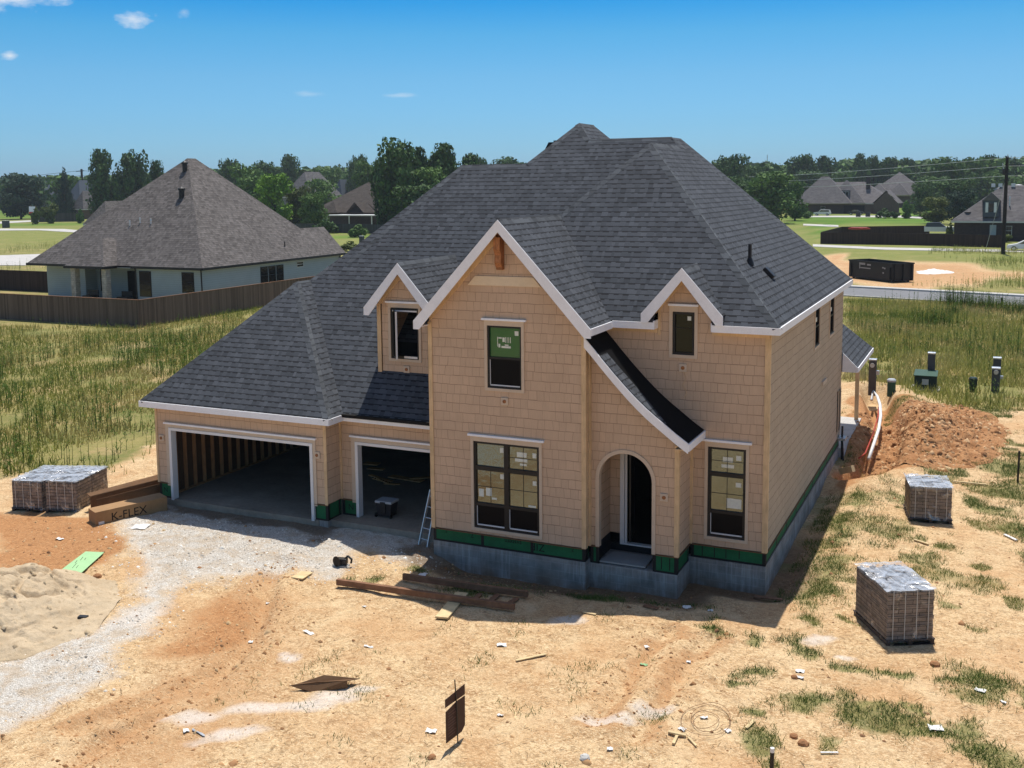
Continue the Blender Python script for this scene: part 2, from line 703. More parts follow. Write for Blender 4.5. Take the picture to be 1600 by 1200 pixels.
def shakes(name, c, h=0.235, w=0.185, line=0.5):
    m = NT(name, 0.8, 0.25)
    vec, u, v = m.uv()
    # small waver of the butt line per shake
    row0 = m.math('FLOOR', m.math('DIVIDE', v, h))
    r = m.wn(row0, 1.3, 0.0)
    wv = m.math('MULTIPLY', m.math('SUBTRACT', m.noise(m.scl(vec, (2.4, 5.0, 1.0)), 1.0, 1), 0.5), 0.05)
    vh = m.math('DIVIDE', m.math('ADD', v, wv), h)
    row = m.math('FLOOR', vh)
    r = m.wn(row, 1.3, 0.0)
    uu = m.math('ADD', m.math('DIVIDE', u, w), m.math('MULTIPLY', r, 23.0))
    uu = m.math('ADD', uu, m.math('MULTIPLY', m.math('SUBTRACT', m.noise(m.scl(vec, (3.1, 0.7, 1.0)), 1.0, 1), 0.5), 1.1))
    cell = m.math('FLOOR', uu)
    fv = m.math('SUBTRACT', vh, row)
    fu = m.math('SUBTRACT', uu, cell)
    c1 = m.wn(cell, row, 1.0)
    c2 = m.wn(cell, row, 2.0)
    jn = m.math('MULTIPLY', m.math('LESS_THAN', fu, 0.05), m.math('GREATER_THAN', c2, 0.16))
    hl = m.math('LESS_THAN', fv, m.math('ADD', 0.035, m.math('MULTIPLY', c1, 0.04)))
    ln = m.math('MAXIMUM', m.math('MULTIPLY', jn, 0.75), hl)
    grain = m.noise(m.scl(vec, (40.0, 4.0, 1.0)), 1.0, 3)
    big = m.noise(vec, 0.8, 3)
    k = m.math('MULTIPLY', m.ramp(c1, 0, 1, 0.955, 1.04), m.ramp(grain, 0.3, 0.7, 0.95, 1.04))
    k = m.math('MULTIPLY', k, m.ramp(big, 0.3, 0.7, 0.93, 1.06))
    base = m.mix(1.0, (*c, 1), k, 'MULTIPLY')
    m.col(m.mix(m.math('MULTIPLY', ln, line), base, (c[0] * 0.22, c[1] * 0.19, c[2] * 0.17, 1)))
    hgt = m.math('ADD', m.math('SUBTRACT', 1.0, m.math('MULTIPLY', fv, 0.8)), m.math('MULTIPLY', jn, -0.6))
    m.bump(hgt, 0.3, 0.012)
    return m.m


def lapsiding(name, c, h=0.18):
    m = NT(name, 0.7, 0.3)
    vec, u, v = m.uv()
    fv = m.math('FRACT', m.math('DIVIDE', v, h))
    ln = m.math('LESS_THAN', fv, 0.09)
    n = m.noise(vec, 0.7, 3)
    base = m.mix(1.0, (*c, 1), m.ramp(n, 0.3, 0.7, 0.94, 1.05), 'MULTIPLY')
    m.col(m.mix(m.math('MULTIPLY', ln, 0.5), base, (c[0] * 0.35, c[1] * 0.35, c[2] * 0.35, 1)))
    return m.m


def masonry(name, c1, c2, mortar, bw=0.4, bh=0.2, ms=0.012, var=0.3, noise_scale=3.0):
    m = NT(name, 0.9, 0.2)
    vec, u, v = m.uv()
    n = m.t.nodes.new('ShaderNodeTexBrick')
    m.t.links.new(vec, n.inputs['Vector'])
    n.inputs['Color1'].default_value = (*c1, 1)
    n.inputs['Color2'].default_value = (*c2, 1)
    n.inputs['Mortar'].default_value = (*mortar, 1)
    n.inputs['Scale'].default_value = 1.0
    n.inputs['Brick Width'].default_value = bw
    n.inputs['Row Height'].default_value = bh
    n.inputs['Mortar Size'].default_value = ms
    ns = m.noise(vec, noise_scale, 5)
    m.col(m.mix(1.0, n.outputs['Color'], m.ramp(ns, 0.3, 0.7, 1 - var, 1 + var * 0.6), 'MULTIPLY'))
    m.bump(m.math('ADD', m.math('MULTIPLY', n.outputs['Fac'], -0.6), m.noise(vec, 40, 3)), 0.3, 0.01)
    return m.m


def boards(name, c, w=0.14, var=0.3):
    """vertical fence boards"""
    m = NT(name, 0.85, 0.2)
    vec, u, v = m.uv()
    uu = m.math('DIVIDE', u, w)
    cell = m.math('FLOOR', uu)
    fu = m.math('SUBTRACT', uu, cell)
    c1 = m.wn(cell, 2.0, 1.0)
    grain = m.noise(m.scl(vec, (14.0, 0.8, 1.0)), 1.0, 4)
    k = m.math('MULTIPLY', m.ramp(c1, 0, 1, 1 - var, 1 + var * 0.7), m.ramp(grain, 0.3, 0.7, 0.85, 1.1))
    base = m.mix(1.0, (*c, 1), k, 'MULTIPLY')
    m.col(m.mix(m.math('MULTIPLY', m.math('LESS_THAN', fu, 0.08), 0.75), base, (0.01, 0.008, 0.007, 1)))
    return m.m


def glass(name, c, refl=0.32, rough=0.04, tint=(1, 1, 1)):
    """coated window glass: a mirror share over a dark room behind"""
    m = NT(name, 0.5, 0.3)
    g = m.t.nodes.new('ShaderNodeBsdfGlossy')
    g.inputs['Roughness'].default_value = rough
    g.inputs['Color'].default_value = (*tint, 1)
    n = m.noise(m.obj(), 3.4, 4)
    b = m.t.nodes.new('ShaderNodeBump')
    b.inputs['Strength'].default_value = 0.22
    b.inputs['Distance'].default_value = 0.05
    m.t.links.new(n, b.inputs['Height'])
    m.t.links.new(b.outputs[0], g.inputs['Normal'])
    d = m.t.nodes.new('ShaderNodeBsdfDiffuse')
    d.inputs['Color'].default_value = (*c, 1)
    mx = m.t.nodes.new('ShaderNodeMixShader')
    mx.inputs[0].default_value = refl
    m.t.links.new(d.outputs[0], mx.inputs[1])
    m.t.links.new(g.outputs[0], mx.inputs[2])
    m.t.links.new(mx.outputs[0], m.out.inputs['Surface'])
    return m.m


def leafy(name, c_lo, c_hi, spec=0.15, trans=0.12):
    """leaves: tone by clump (position noise), by leaf and by tree"""
    m = NT(name, 0.7, spec)
    n = m.noise(m.pos(), 0.45, 3)
    f = m.math('ADD', m.math('MULTIPLY', n, 0.5), m.math('MULTIPLY', m.island(), 0.5))
    f = m.math('ADD', f, m.math('MULTIPLY', m.rnd(), 0.2))
    c = m.mix(m.ramp(f, 0.25, 0.8), (*c_lo, 1), (*c_hi, 1))
    m.col(c)
    tr = m.t.nodes.new('ShaderNodeBsdfTranslucent')
    m.t.links.new(c, tr.inputs['Color'])
    mx = m.t.nodes.new('ShaderNodeMixShader')
    mx.inputs[0].default_value = trans
    m.t.links.new(m.b.outputs[0], mx.inputs[1])
    m.t.links.new(tr.outputs[0], mx.inputs[2])
    m.t.links.new(mx.outputs[0], m.out.inputs['Surface'])
    return m.m


def blades(name):
    """grass and weeds: colour by plant from the mesh attribute, small change by blade"""
    m = NT(name, 0.75, 0.12)
    c = m.attr('tone')
    k = m.ramp(m.island(), 0, 1, 0.75, 1.25)
    c = m.mix(1.0, c, k, 'MULTIPLY')
    m.col(c)
    tr = m.t.nodes.new('ShaderNodeBsdfTranslucent')
    m.t.links.new(c, tr.inputs['Color'])
    mx = m.t.nodes.new('ShaderNodeMixShader')
    mx.inputs[0].default_value = 0.3
    m.t.links.new(m.b.outputs[0], mx.inputs[1])
    m.t.links.new(tr.outputs[0], mx.inputs[2])
    m.t.links.new(mx.outputs[0], m.out.inputs['Surface'])
    return m.m


M = {}
M['shingle'] = shingle('roof_shingle_charcoal', (0.042, 0.047, 0.055), (0.086, 0.094, 0.108))
M['shingle_cap'] = shingle('roof_shingle_cap', (0.045, 0.050, 0.056), (0.115, 0.125, 0.138), h=0.2, w=0.5, dark=0.45)
M['shingle_brown'] = shingle('roof_shingle_brown_grey', (0.075, 0.066, 0.061), (0.180, 0.160, 0.150), h=0.22, w=0.4, dark=0.65)
M['shingle_old'] = shingle('roof_shingle_old_brown', (0.045, 0.036, 0.03), (0.085, 0.07, 0.06), h=0.3, w=0.9, dark=0.8)
M['shingle_grey'] = shingle('roof_shingle_warm_grey', (0.085, 0.079, 0.080), (0.165, 0.152, 0.152), h=0.3, w=0.9, dark=0.8)
M['felt'] = simple('roof_underlayment', (0.006, 0.006, 0.007), 0.95, 0.1, 0.3, 5, bump=0.1)
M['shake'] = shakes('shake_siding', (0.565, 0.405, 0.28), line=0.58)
M['shake_side'] = shakes('shake_siding_side', (0.46, 0.365, 0.265), line=0.65)  # same shakes on the side wall in a darker, greyer tone
M['pine'] = wood('pine_trim', (0.66, 0.47, 0.27), 0.15, (6, 6, 0.8), 5)
M['band'] = simple('cream_band_board', (0.74, 0.60, 0.42), 0.7, 0.3, 0.1, 4)
M['trim'] = simple('tan_casing', (0.60, 0.48, 0.36), 0.7, 0.3, 0.12, 4)
M['white'] = simple('white_primed_board', (0.86, 0.87, 0.90), 0.6, 0.3, 0.10, 3)
M['white_vinyl'] = simple('white_vinyl', (0.74, 0.74, 0.74), 0.5, 0.3, 0.06, 3, bump=0)
M['zip'] = simple('green_sheathing', (0.018, 0.135, 0.055), 0.7, 0.2, 0.3, 3)
M['tape'] = simple('black_flashing_tape', (0.012, 0.013, 0.014), 0.6, 0.3, 0.3, 6)
M['ink'] = simple('black_print', (0.015, 0.015, 0.016), 0.8, 0.2, 0.2, 6)
M['slab'] = simple('garage_slab', (0.31, 0.265, 0.21), 0.9, 0.2, 0.35, 1.2)
M['concrete'] = simple('concrete_light', (0.50, 0.48, 0.45), 0.9, 0.2, 0.22, 0.9)
M['asphalt'] = simple('asphalt_street', (0.20, 0.20, 0.205), 0.92, 0.2, 0.2, 1.5)
M['stud'] = wood('framing_lumber', (0.42, 0.22, 0.10), 0.35, (8, 8, 0.6), 6)
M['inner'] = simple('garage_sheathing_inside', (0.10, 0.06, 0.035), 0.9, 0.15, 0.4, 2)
M['dark'] = simple('unlit_interior', (0.02, 0.019, 0.018), 0.95, 0.1, 0.4, 1.5)  # near black tone painted in for the darkness of unlit rooms
M['drywall'] = simple('grey_wallboard', (0.33, 0.33, 0.32), 0.9, 0.15, 0.15, 2)
M['black_frame'] = simple('black_window_frame', (0.010, 0.010, 0.011), 0.45, 0.35, 0.2, 4, bump=0)
M['screen'] = glass('insect_screen', (0.003, 0.003, 0.004), 0.008, 0.4)
M['glass_tan'] = glass('window_glass_upper', (0.02, 0.018, 0.014), 0.19, 0.05, (0.80, 0.96, 0.92))
M['glass_dark'] = glass('window_glass_dark', (0.006, 0.009, 0.006), 0.022, 0.03, (0.9, 1.0, 0.9))
M['glass_green'] = glass('window_glass_green', (0.012, 0.10, 0.028), 0.06, 0.04, (0.7, 1.0, 0.8))
M['glass_far'] = glass('window_glass_far', (0.012, 0.016, 0.017), 0.045, 0.05)
M['sticker'] = simple('paper_sticker', (0.72, 0.74, 0.66), 0.7, 0.2, 0.15, 20, bump=0)
M['cedar'] = wood('cedar_bracket', (0.36, 0.15, 0.06), 0.55, (4, 4, 0.8), 9)
M['pvc'] = simple('white_conduit', (0.8, 0.79, 0.76), 0.45, 0.4, 0.1, 5, bump=0)
M['redwire'] = simple('red_cable', (0.42, 0.05, 0.02), 0.5, 0.3, 0.2, 5, bump=0)
M['pipe_black'] = simple('black_pipe', (0.012, 0.012, 0.014), 0.5, 0.4, 0.2, 6, bump=0)
M['steel'] = simple('galvanised_steel', (0.48, 0.50, 0.52), 0.4, 0.5, 0.2, 8, metal=0.7, bump=0)
M['alu'] = simple('aluminium', (0.62, 0.63, 0.64), 0.35, 0.5, 0.15, 8, metal=0.6, bump=0)
M['plank_dark'] = wood('weathered_plank', (0.26, 0.135, 0.075), 0.35, (1, 1, 1), 5)
M['plank'] = wood('new_plank', (0.55, 0.34, 0.15), 0.25, (1, 1, 1), 5)
M['plank_pale'] = wood('pale_plank', (0.72, 0.55, 0.30), 0.18, (1, 1, 1), 5)
M['card'] = simple('cardboard', (0.36, 0.215, 0.105), 0.85, 0.15, 0.2, 3)
M['card_dark'] = simple('cardboard_damp', (0.17, 0.095, 0.05), 0.85, 0.15, 0.3, 3)
M['greenboard'] = simple('pale_green_board', (0.36, 0.58, 0.30), 0.8, 0.2, 0.12, 3)
M['litter'] = simple('white_scrap', (0.80, 0.78, 0.74), 0.7, 0.2, 0.12, 9)
M['sign_back'] = simple('sign_panel_back', (0.055, 0.022, 0.016), 0.6, 0.3, 0.3, 4)
M['sign_print'] = simple('sign_print', (0.13, 0.075, 0.06), 0.7, 0.2, 0.2, 9, bump=0)
M['cooler'] = simple('cooler_navy', (0.016, 0.017, 0.022), 0.45, 0.4, 0.2, 5, bump=0)
M['cooler_lid'] = simple('cooler_lid_grey', (0.42, 0.44, 0.46), 0.5, 0.4, 0.1, 5, bump=0)
M['pallet_wood'] = wood('pallet_wood', (0.075, 0.05, 0.038), 0.4, (1, 1, 1), 6)
M['brick_side'] = masonry('concrete_pavers', (0.31, 0.235, 0.18), (0.225, 0.18, 0.145), (0.02, 0.016, 0.013), 0.30, 0.095, 0.006, 0.45, 5)
M['brick_top'] = masonry('concrete_pavers_top', (0.33, 0.33, 0.34), (0.22, 0.22, 0.23), (0.045, 0.045, 0.047), 0.30, 0.15, 0.012, 0.45, 5)
M['strap'] = simple('white_strap', (0.62, 0.58, 0.52), 0.5, 0.3, 0.1, 5, bump=0)
M['bark'] = simple('tree_bark', (0.055, 0.042, 0.032), 0.95, 0.1, 0.4, 3)
M['pole'] = wood('utility_pole_wood', (0.022, 0.018, 0.016), 0.4, (6, 6, 0.5), 3)
M['wire'] = simple('power_line', (0.42, 0.44, 0.42), 0.5, 0.4, 0.1, 1, bump=0)
M['wire_dark'] = simple('dark_line', (0.03, 0.03, 0.03), 0.6, 0.3, 0.1, 1, bump=0)
M['fence'] = boards('fence_boards_stained', (0.165, 0.115, 0.085))
M['fence_dark'] = boards('fence_boards_dark', (0.052, 0.032, 0.025))
M['fence_grey'] = boards('fence_boards_grey', (0.075, 0.075, 0.072))
M['nb_wall'] = lapsiding('pale_grey_lap_siding', (0.36, 0.41, 0.42))
M['nb_trim'] = simple('pale_trim', (0.60, 0.60, 0.56), 0.7, 0.2, 0.1, 3)
M['gutter'] = simple('dark_gutter', (0.018, 0.016, 0.016), 0.5, 0.4, 0.2, 3, bump=0)
M['nb_stone'] = masonry('pale_stone', (0.52, 0.47, 0.40), (0.42, 0.38, 0.33), (0.34, 0.31, 0.28), 0.35, 0.18, 0.015)
M['far_brick'] = masonry('far_brick', (0.13, 0.085, 0.065), (0.10, 0.07, 0.055), (0.16, 0.13, 0.11), 0.4, 0.16, 0.01)
M['far_brick_dark'] = masonry('far_brick_dark', (0.055, 0.038, 0.034), (0.042, 0.03, 0.028), (0.07, 0.055, 0.05), 0.4, 0.16, 0.01)
M['far_wall'] = simple('far_house_wall', (0.20, 0.20, 0.21), 0.8, 0.2, 0.15, 0.5)
M['far_blue'] = simple('far_roof_blue_grey', (0.075, 0.09, 0.115), 0.9, 0.2, 0.15, 0.3)
M['dump'] = simple('dumpster_black', (0.012, 0.012, 0.013), 0.55, 0.35, 0.35, 1.5)
M['dump_print'] = simple('dumpster_print', (0.30, 0.30, 0.30), 0.7, 0.2, 0.3, 6, bump=0)
M['tarp'] = simple('white_tarp', (0.80, 0.80, 0.80), 0.55, 0.3, 0.12, 3)
M['util_grey'] = simple('utility_grey', (0.072, 0.075, 0.082), 0.6, 0.3, 0.2, 3, bump=0)
M['util_brown'] = simple('utility_brown_grey', (0.085, 0.07, 0.062), 0.6, 0.3, 0.2, 3, bump=0)
M['util_green'] = simple('utility_green', (0.022, 0.075, 0.048), 0.5, 0.35, 0.2, 3, bump=0)
M['util_dkgreen'] = simple('utility_dark_green', (0.010, 0.028, 0.020), 0.5, 0.35, 0.2, 3, bump=0)
M['car_white'] = simple('car_paint_white', (0.72, 0.72, 0.71), 0.3, 0.5, 0.05, 1, bump=0)
M['car_glass'] = glass('car_glass', (0.01, 0.012, 0.014), 0.2, 0.05)
M['tyre'] = simple('tyre_rubber', (0.012, 0.012, 0.012), 0.9, 0.2, 0.2, 6)
M['signface'] = simple('sign_face_white', (0.72, 0.74, 0.78), 0.5, 0.3, 0.05, 3, bump=0)
M['signred'] = simple('sign_face_red', (0.42, 0.04, 0.03), 0.5, 0.3, 0.1, 3, bump=0)
M['rubble'] = simple('limestone', (0.56, 0.54, 0.50), 0.9, 0.2, 0.3, 9)
M['clod'] = simple('red_clay_clod', (0.36, 0.18, 0.085), 0.95, 0.1, 0.4, 7)
M['leaf_dark'] = leafy('foliage_dark', (0.020, 0.046, 0.016), (0.082, 0.150, 0.040))
M['leaf_mid'] = leafy('foliage_mid', (0.036, 0.080, 0.020), (0.125, 0.215, 0.050))
M['leaf_lime'] = leafy('foliage_lime', (0.075, 0.16, 0.016), (0.19, 0.34, 0.04))
M['leaf_olive'] = leafy('foliage_olive', (0.045, 0.065, 0.016), (0.13, 0.16, 0.04))
M['leaf_blue'] = leafy('foliage_blue_green', (0.016, 0.036, 0.024), (0.045, 0.085, 0.050))
M['blade'] = blades('grass_blades')


def film_mat(lo=0.5, hi=0.70, mx_=0.6):
    m = NT('stretch_film', 0.2, 0.5)
    g = m.t.nodes.new('ShaderNodeBsdfGlossy')
    g.inputs['Roughness'].default_value = 0.22
    d = m.t.nodes.new('ShaderNodeBsdfDiffuse')
    d.inputs['Color'].default_value = (0.75, 0.76, 0.78, 1)
    mx0 = m.t.nodes.new('ShaderNodeMixShader')
    mx0.inputs[0].default_value = 0.45
    m.t.links.new(g.outputs[0], mx0.inputs[1])
    m.t.links.new(d.outputs[0], mx0.inputs[2])
    t = m.t.nodes.new('ShaderNodeBsdfTransparent')
    mx = m.t.nodes.new('ShaderNodeMixShader')
    v = m.obj()
    n = m.noise(m.scl(v, (1.0, 1.0, 0.9)), 3.2, 6, 0.68, 1.2)
    m.t.links.new(m.ramp(n, lo, hi, 0.03, mx_), mx.inputs[0])
    m.t.links.new(t.outputs[0], mx.inputs[1])
    m.t.links.new(mx0.outputs[0], mx.inputs[2])
    b = m.t.nodes.new('ShaderNodeBump')
    b.inputs['Strength'].default_value = 0.8
    b.inputs['Distance'].default_value = 0.03
    m.t.links.new(n, b.inputs['Height'])
    m.t.links.new(b.outputs[0], g.inputs['Normal'])
    m.t.links.new(b.outputs[0], d.inputs['Normal'])
    m.t.links.new(mx.outputs[0], m.out.inputs['Surface'])
    return m.m


M['film'] = film_mat(0.53, 0.70, 0.42)
M['film_top'] = film_mat(0.36, 0.58, 0.85)


def foundation_mat():
    m = NT('foundation_block', 0.9, 0.2)
    vec, u, v = m.uv()
    n = m.t.nodes.new('ShaderNodeTexBrick')
    m.t.links.new(vec, n.inputs['Vector'])
    n.inputs['Color1'].default_value = (0.29, 0.275, 0.255, 1)
    n.inputs['Color2'].default_value = (0.245, 0.235, 0.22, 1)
    n.inputs['Mortar'].default_value = (0.33, 0.315, 0.295, 1)
    n.inputs['Scale'].default_value = 1.0
    n.inputs['Brick Width'].default_value = 0.4
    n.inputs['Row Height'].default_value = 0.2
    n.inputs['Mortar Size'].default_value = 0.008
    ns = m.noise(vec, 2.2, 5)
    c = m.mix(1.0, n.outputs['Color'], m.ramp(ns, 0.3, 0.7, 0.7, 1.25), 'MULTIPLY')
    # whitewash runs: thin vertical streaks where mortar slurry ran down
    st = m.noise(m.scl(vec, (9.0, 0.5, 1.0)), 1.0, 4, 0.7)
    area = m.noise(m.scl(vec, (0.55, 0.4, 1.0)), 1.0, 2)
    run = m.math('MULTIPLY', m.ramp(st, 0.47, 0.60), m.ramp(area, 0.40, 0.52))
    c = m.mix(m.math('MULTIPLY', run, 0.42), c, (0.55, 0.55, 0.54, 1))
    dirt = m.math('MULTIPLY', m.ramp(v, -0.15, -0.55), m.ramp(m.noise(vec, 1.8, 4), 0.35, 0.6))
    c = m.mix(m.math('MULTIPLY', dirt, 0.7), c, (0.20, 0.125, 0.07, 1))
    m.col(c)
    m.bump(m.math('ADD', m.math('MULTIPLY', n.outputs['Fac'], 0.5), m.noise(vec, 30, 3)), 0.3, 0.01)
    return m.m


M['foundation'] = foundation_mat()
# ---------------------------------------------------------------- the new house
HOUSE = thing('new_house', 'unfinished two storey house with tan shake siding, charcoal roof and open garage bays', 'house', (-13.0, 29.0, -0.6))


def wall_y(mb, Y, x0, x1, z0, z1, holes=(), th=0.14, flip=1, mi=0, reveal=True):
    xs = sorted({x0, x1, *[h[0] for h in holes], *[h[1] for h in holes]})
    zs = sorted({z0, z1, *[h[2] for h in holes], *[h[3] for h in holes]})
    xs = [x for x in xs if x0 <= x <= x1]
    zs = [z for z in zs if z0 <= z <= z1]
    for i in range(len(xs) - 1):
        for j in range(len(zs) - 1):
            a, b, c, d = xs[i], xs[i + 1], zs[j], zs[j + 1]
            if any(h[0] <= (a + b) / 2 <= h[1] and h[2] <= (c + d) / 2 <= h[3] for h in holes):
                continue
            mb.poly([(a, Y, c), (b, Y, c), (b, Y, d), (a, Y, d)], mi)
            mb.poly([(a, Y + th, c), (a, Y + th, d), (b, Y + th, d), (b, Y + th, c)], mi)
    if reveal:
        for h in holes:
            a, b, c, d = max(h[0], x0), min(h[1], x1), max(h[2], z0), min(h[3], z1)
            mb.poly([(a, Y, c), (a, Y, d), (a, Y + th, d), (a, Y + th, c)][::-1], mi)
            mb.poly([(b, Y, c), (b, Y, d), (b, Y + th, d), (b, Y + th, c)], mi)
            mb.poly([(a, Y, d), (b, Y, d), (b, Y + th, d), (a, Y + th, d)], mi)
            if c > z0:
                mb.poly([(a, Y, c), (b, Y, c), (b, Y + th, c), (a, Y + th, c)][::-1], mi)


def wall_x(mb, X, y0, y1, z0, z1, holes=(), th=0.14, sgn=1, mi=0):
    """outer face looks along sgn*x"""
    ys = sorted({y0, y1, *[h[0] for h in holes], *[h[1] for h in holes]})
    zs = sorted({z0, z1, *[h[2] for h in holes], *[h[3] for h in holes]})
    for i in range(len(ys) - 1):
        for j in range(len(zs) - 1):
            a, b, c, d = ys[i], ys[i + 1], zs[j], zs[j + 1]
            if any(h[0] <= (a + b) / 2 <= h[1] and h[2] <= (c + d) / 2 <= h[3] for h in holes):
                continue
            q = [(X, a, c), (X, b, c), (X, b, d), (X, a, d)]
            r = [(X - sgn * th, a, c), (X - sgn * th, a, d), (X - sgn * th, b, d), (X - sgn * th, b, c)]
            mb.poly(q if sgn > 0 else q[::-1], mi)
            mb.poly(r if sgn > 0 else r[::-1], mi)
    for h in holes:
        a, b, c, d = h
        for p, q2 in (((a, c), (a, d)), ((b, d), (b, c)), ((a, d), (b, d)), ((b, c), (a, c))):
            mb.poly([(X, p[0], p[1]), (X, q2[0], q2[1]), (X - sgn * th, q2[0], q2[1]), (X - sgn * th, p[0], p[1])], mi)


XG0, XG1, YG, YR = -22.51, -16.46, 23.5, 24.2
XT0, XT1, YT = -12.88, -8.69, 23.0
XE1, YE, YM, XR, YB = -6.49, 23.3, 24.4, -4.65, 37.3
ZS = 0.47
GO = (-21.95, -16.95, -1, 2.12)     # double garage opening
SO = (-15.90, -13.05, -1, 2.10)     # single garage opening
W_LOW = (-11.67, -9.88, 0.62, 2.85)
W_UP = (-11.25, -10.33, 4.23, 5.78)
W_RT = (-6.07, -5.155, 0.70, 2.92)
W_RU = (-6.97, -6.43, 5.10, 6.14)
W_LD = (-15.21, -14.32, 4.42, 5.85)
RW1 = (31.05, 31.95, 4.42, 5.58)
RW2 = (34.05, 35.0, 4.38, 5.56)

# garage walls
w = MB()
wall_y(w, YG, XG0, XG1, ZS, 2.84, [GO])
wall_x(w, XG1, YG, YR, ZS, 2.84, sgn=1)
wall_x(w, XG0, YG, YB, ZS, 2.84, sgn=-1)
wall_y(w, YR, XG1, XT0 + 0.1, ZS, 2.84, [SO])
w.build('garage_wall', M['shake'], HOUSE)
# tower walls
w = MB()
wall_y(w, YT, XT0, XT1, ZS, 5.86, [W_LOW, W_UP])
hw = 2.09
zt = 5.86
w.poly([(XT0, YT, zt), (XT1, YT, zt), (-10.785, YT, zt + 2.09 * 1.07)])
wall_x(w, XT0, YT, 27.0, ZS, 5.86, sgn=-1)
wall_x(w, XT1, YT, YM, ZS, 5.86, sgn=1)
w.build('tower_wall', M['shake'], HOUSE)
# entry wall with the arch, under the swooping roof
SW = [(-8.69, 5.62), (-8.45, 5.36), (-8.26, 5.14), (-7.95, 4.80), (-7.63, 4.47), (-7.4, 4.25), (-7.16, 4.04), (-6.93, 3.86), (-6.7, 3.69), (-6.45, 3.50), (-6.17, 3.31)]


def sw_z(x):
    for i in range(len(SW) - 1):
        if SW[i][0] <= x <= SW[i + 1][0]:
            t = (x - SW[i][0]) / (SW[i + 1][0] - SW[i][0])
            return SW[i][1] * (1 - t) + SW[i + 1][1] * t
    return SW[-1][1]


AX, AR, AZ = -7.78, 0.665, 2.17


def arch_z(x):
    d = abs(x - AX)
    return AZ + math.sqrt(max(AR * AR - d * d, 0)) if d < AR else None


w = MB()
xs = [XT1, -8.56] + [AX + AR * math.cos(math.pi * (1 - k / 24)) for k in range(25)] + [-6.8, XE1]
for i in range(len(xs) - 1):
    a, b = xs[i], xs[i + 1]
    za = arch_z(a) or AZ
    zb = arch_z(b) or AZ
    inside = abs((a + b) / 2 - AX) < AR
    la, lb = (za, zb) if inside else (ZS, ZS)
    ta, tb = sw_z(a) - 0.17, sw_z(b) - 0.17
    w.poly([(a, YE, la), (b, YE, lb), (b, YE, tb), (a, YE, ta)])
    w.poly([(a, YE + 0.14, la), (a, YE + 0.14, ta), (b, YE + 0.14, tb), (b, YE + 0.14, lb)])
    if inside:
        w.poly([(a, YE, la), (a, YE + 0.14, la), (b, YE + 0.14, lb), (b, YE, lb)])
for sx in (AX - AR, AX + AR):
    w.poly([(sx, YE, ZS), (sx, YE + 0.14, ZS), (sx, YE + 0.14, AZ), (sx, YE, AZ)])
wall_x(w, XE1, YE, YM, ZS, 3.36, sgn=1)
w.build('entry_wall', M['shake'], HOUSE)
# main front wall, with the wall dormer above the eave
w = MB()
wall_y(w, YM, XE1, XR, ZS, 5.74, [W_RT, (W_RU[0], W_RU[1], 5.10, 5.74)])
wall_y(w, YM, XT1, XE1, 3.2, 5.74, [(W_RU[0], W_RU[1], 5.10, 5.74)])
wall_y(w, YM, -7.29, -6.03, 5.74, 6.14, [(W_RU[0], W_RU[1], 5.7, 6.14)])
w.poly([(-7.29, YM, 6.14), (-6.03, YM, 6.14), (-6.03, YM, 6.36), (-6.66, YM, 7.08), (-7.29, YM, 6.36)])
wall_x(w, -6.03, YM, 25.2, 5.7, 6.36, sgn=1)
wall_x(w, -7.29, YM, 25.2, 5.7, 6.36, sgn=-1)
w.build('front_wall', M['shake'], HOUSE)
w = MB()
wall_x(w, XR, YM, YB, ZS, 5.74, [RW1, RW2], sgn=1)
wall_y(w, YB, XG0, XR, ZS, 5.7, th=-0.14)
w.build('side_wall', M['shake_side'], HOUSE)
# interior: floor, dividing walls, ceilings
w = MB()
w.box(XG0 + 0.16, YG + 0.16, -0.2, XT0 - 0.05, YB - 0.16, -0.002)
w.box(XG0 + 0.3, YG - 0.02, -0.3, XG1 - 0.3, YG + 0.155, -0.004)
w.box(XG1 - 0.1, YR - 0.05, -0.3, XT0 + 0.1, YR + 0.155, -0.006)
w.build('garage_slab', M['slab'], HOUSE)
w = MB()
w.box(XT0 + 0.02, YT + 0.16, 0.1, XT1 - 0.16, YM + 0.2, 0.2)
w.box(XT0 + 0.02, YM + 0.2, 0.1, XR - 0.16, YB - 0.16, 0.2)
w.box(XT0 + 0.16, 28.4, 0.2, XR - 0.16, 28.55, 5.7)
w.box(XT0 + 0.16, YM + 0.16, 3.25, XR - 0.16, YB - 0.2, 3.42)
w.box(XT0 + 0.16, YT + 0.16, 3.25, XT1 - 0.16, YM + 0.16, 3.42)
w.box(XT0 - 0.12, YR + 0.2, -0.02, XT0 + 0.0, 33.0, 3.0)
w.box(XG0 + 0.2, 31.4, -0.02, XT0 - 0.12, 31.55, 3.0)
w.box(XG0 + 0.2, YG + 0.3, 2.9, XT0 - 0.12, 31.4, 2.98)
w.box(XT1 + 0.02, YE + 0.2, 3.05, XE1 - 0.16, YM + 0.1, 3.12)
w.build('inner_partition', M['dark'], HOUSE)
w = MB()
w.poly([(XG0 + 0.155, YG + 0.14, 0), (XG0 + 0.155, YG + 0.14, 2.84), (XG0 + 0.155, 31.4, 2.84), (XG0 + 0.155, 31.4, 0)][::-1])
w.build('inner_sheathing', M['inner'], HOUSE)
for k in range(18):
    y = YG + 0.5 + 0.41 * k
    s_ = MB()
    s_.box(XG0 + 0.16, y, 0.04, XG0 + 0.27, y + 0.045, 2.78)
    s_.build('stud', M['stud'], HOUSE)
s_ = MB()
s_.box(XG0 + 0.16, YG + 0.2, 0.0, XG0 + 0.28, 31.3, 0.038)
s_.build('bottom_plate', M['stud'], HOUSE)
s_ = MB()
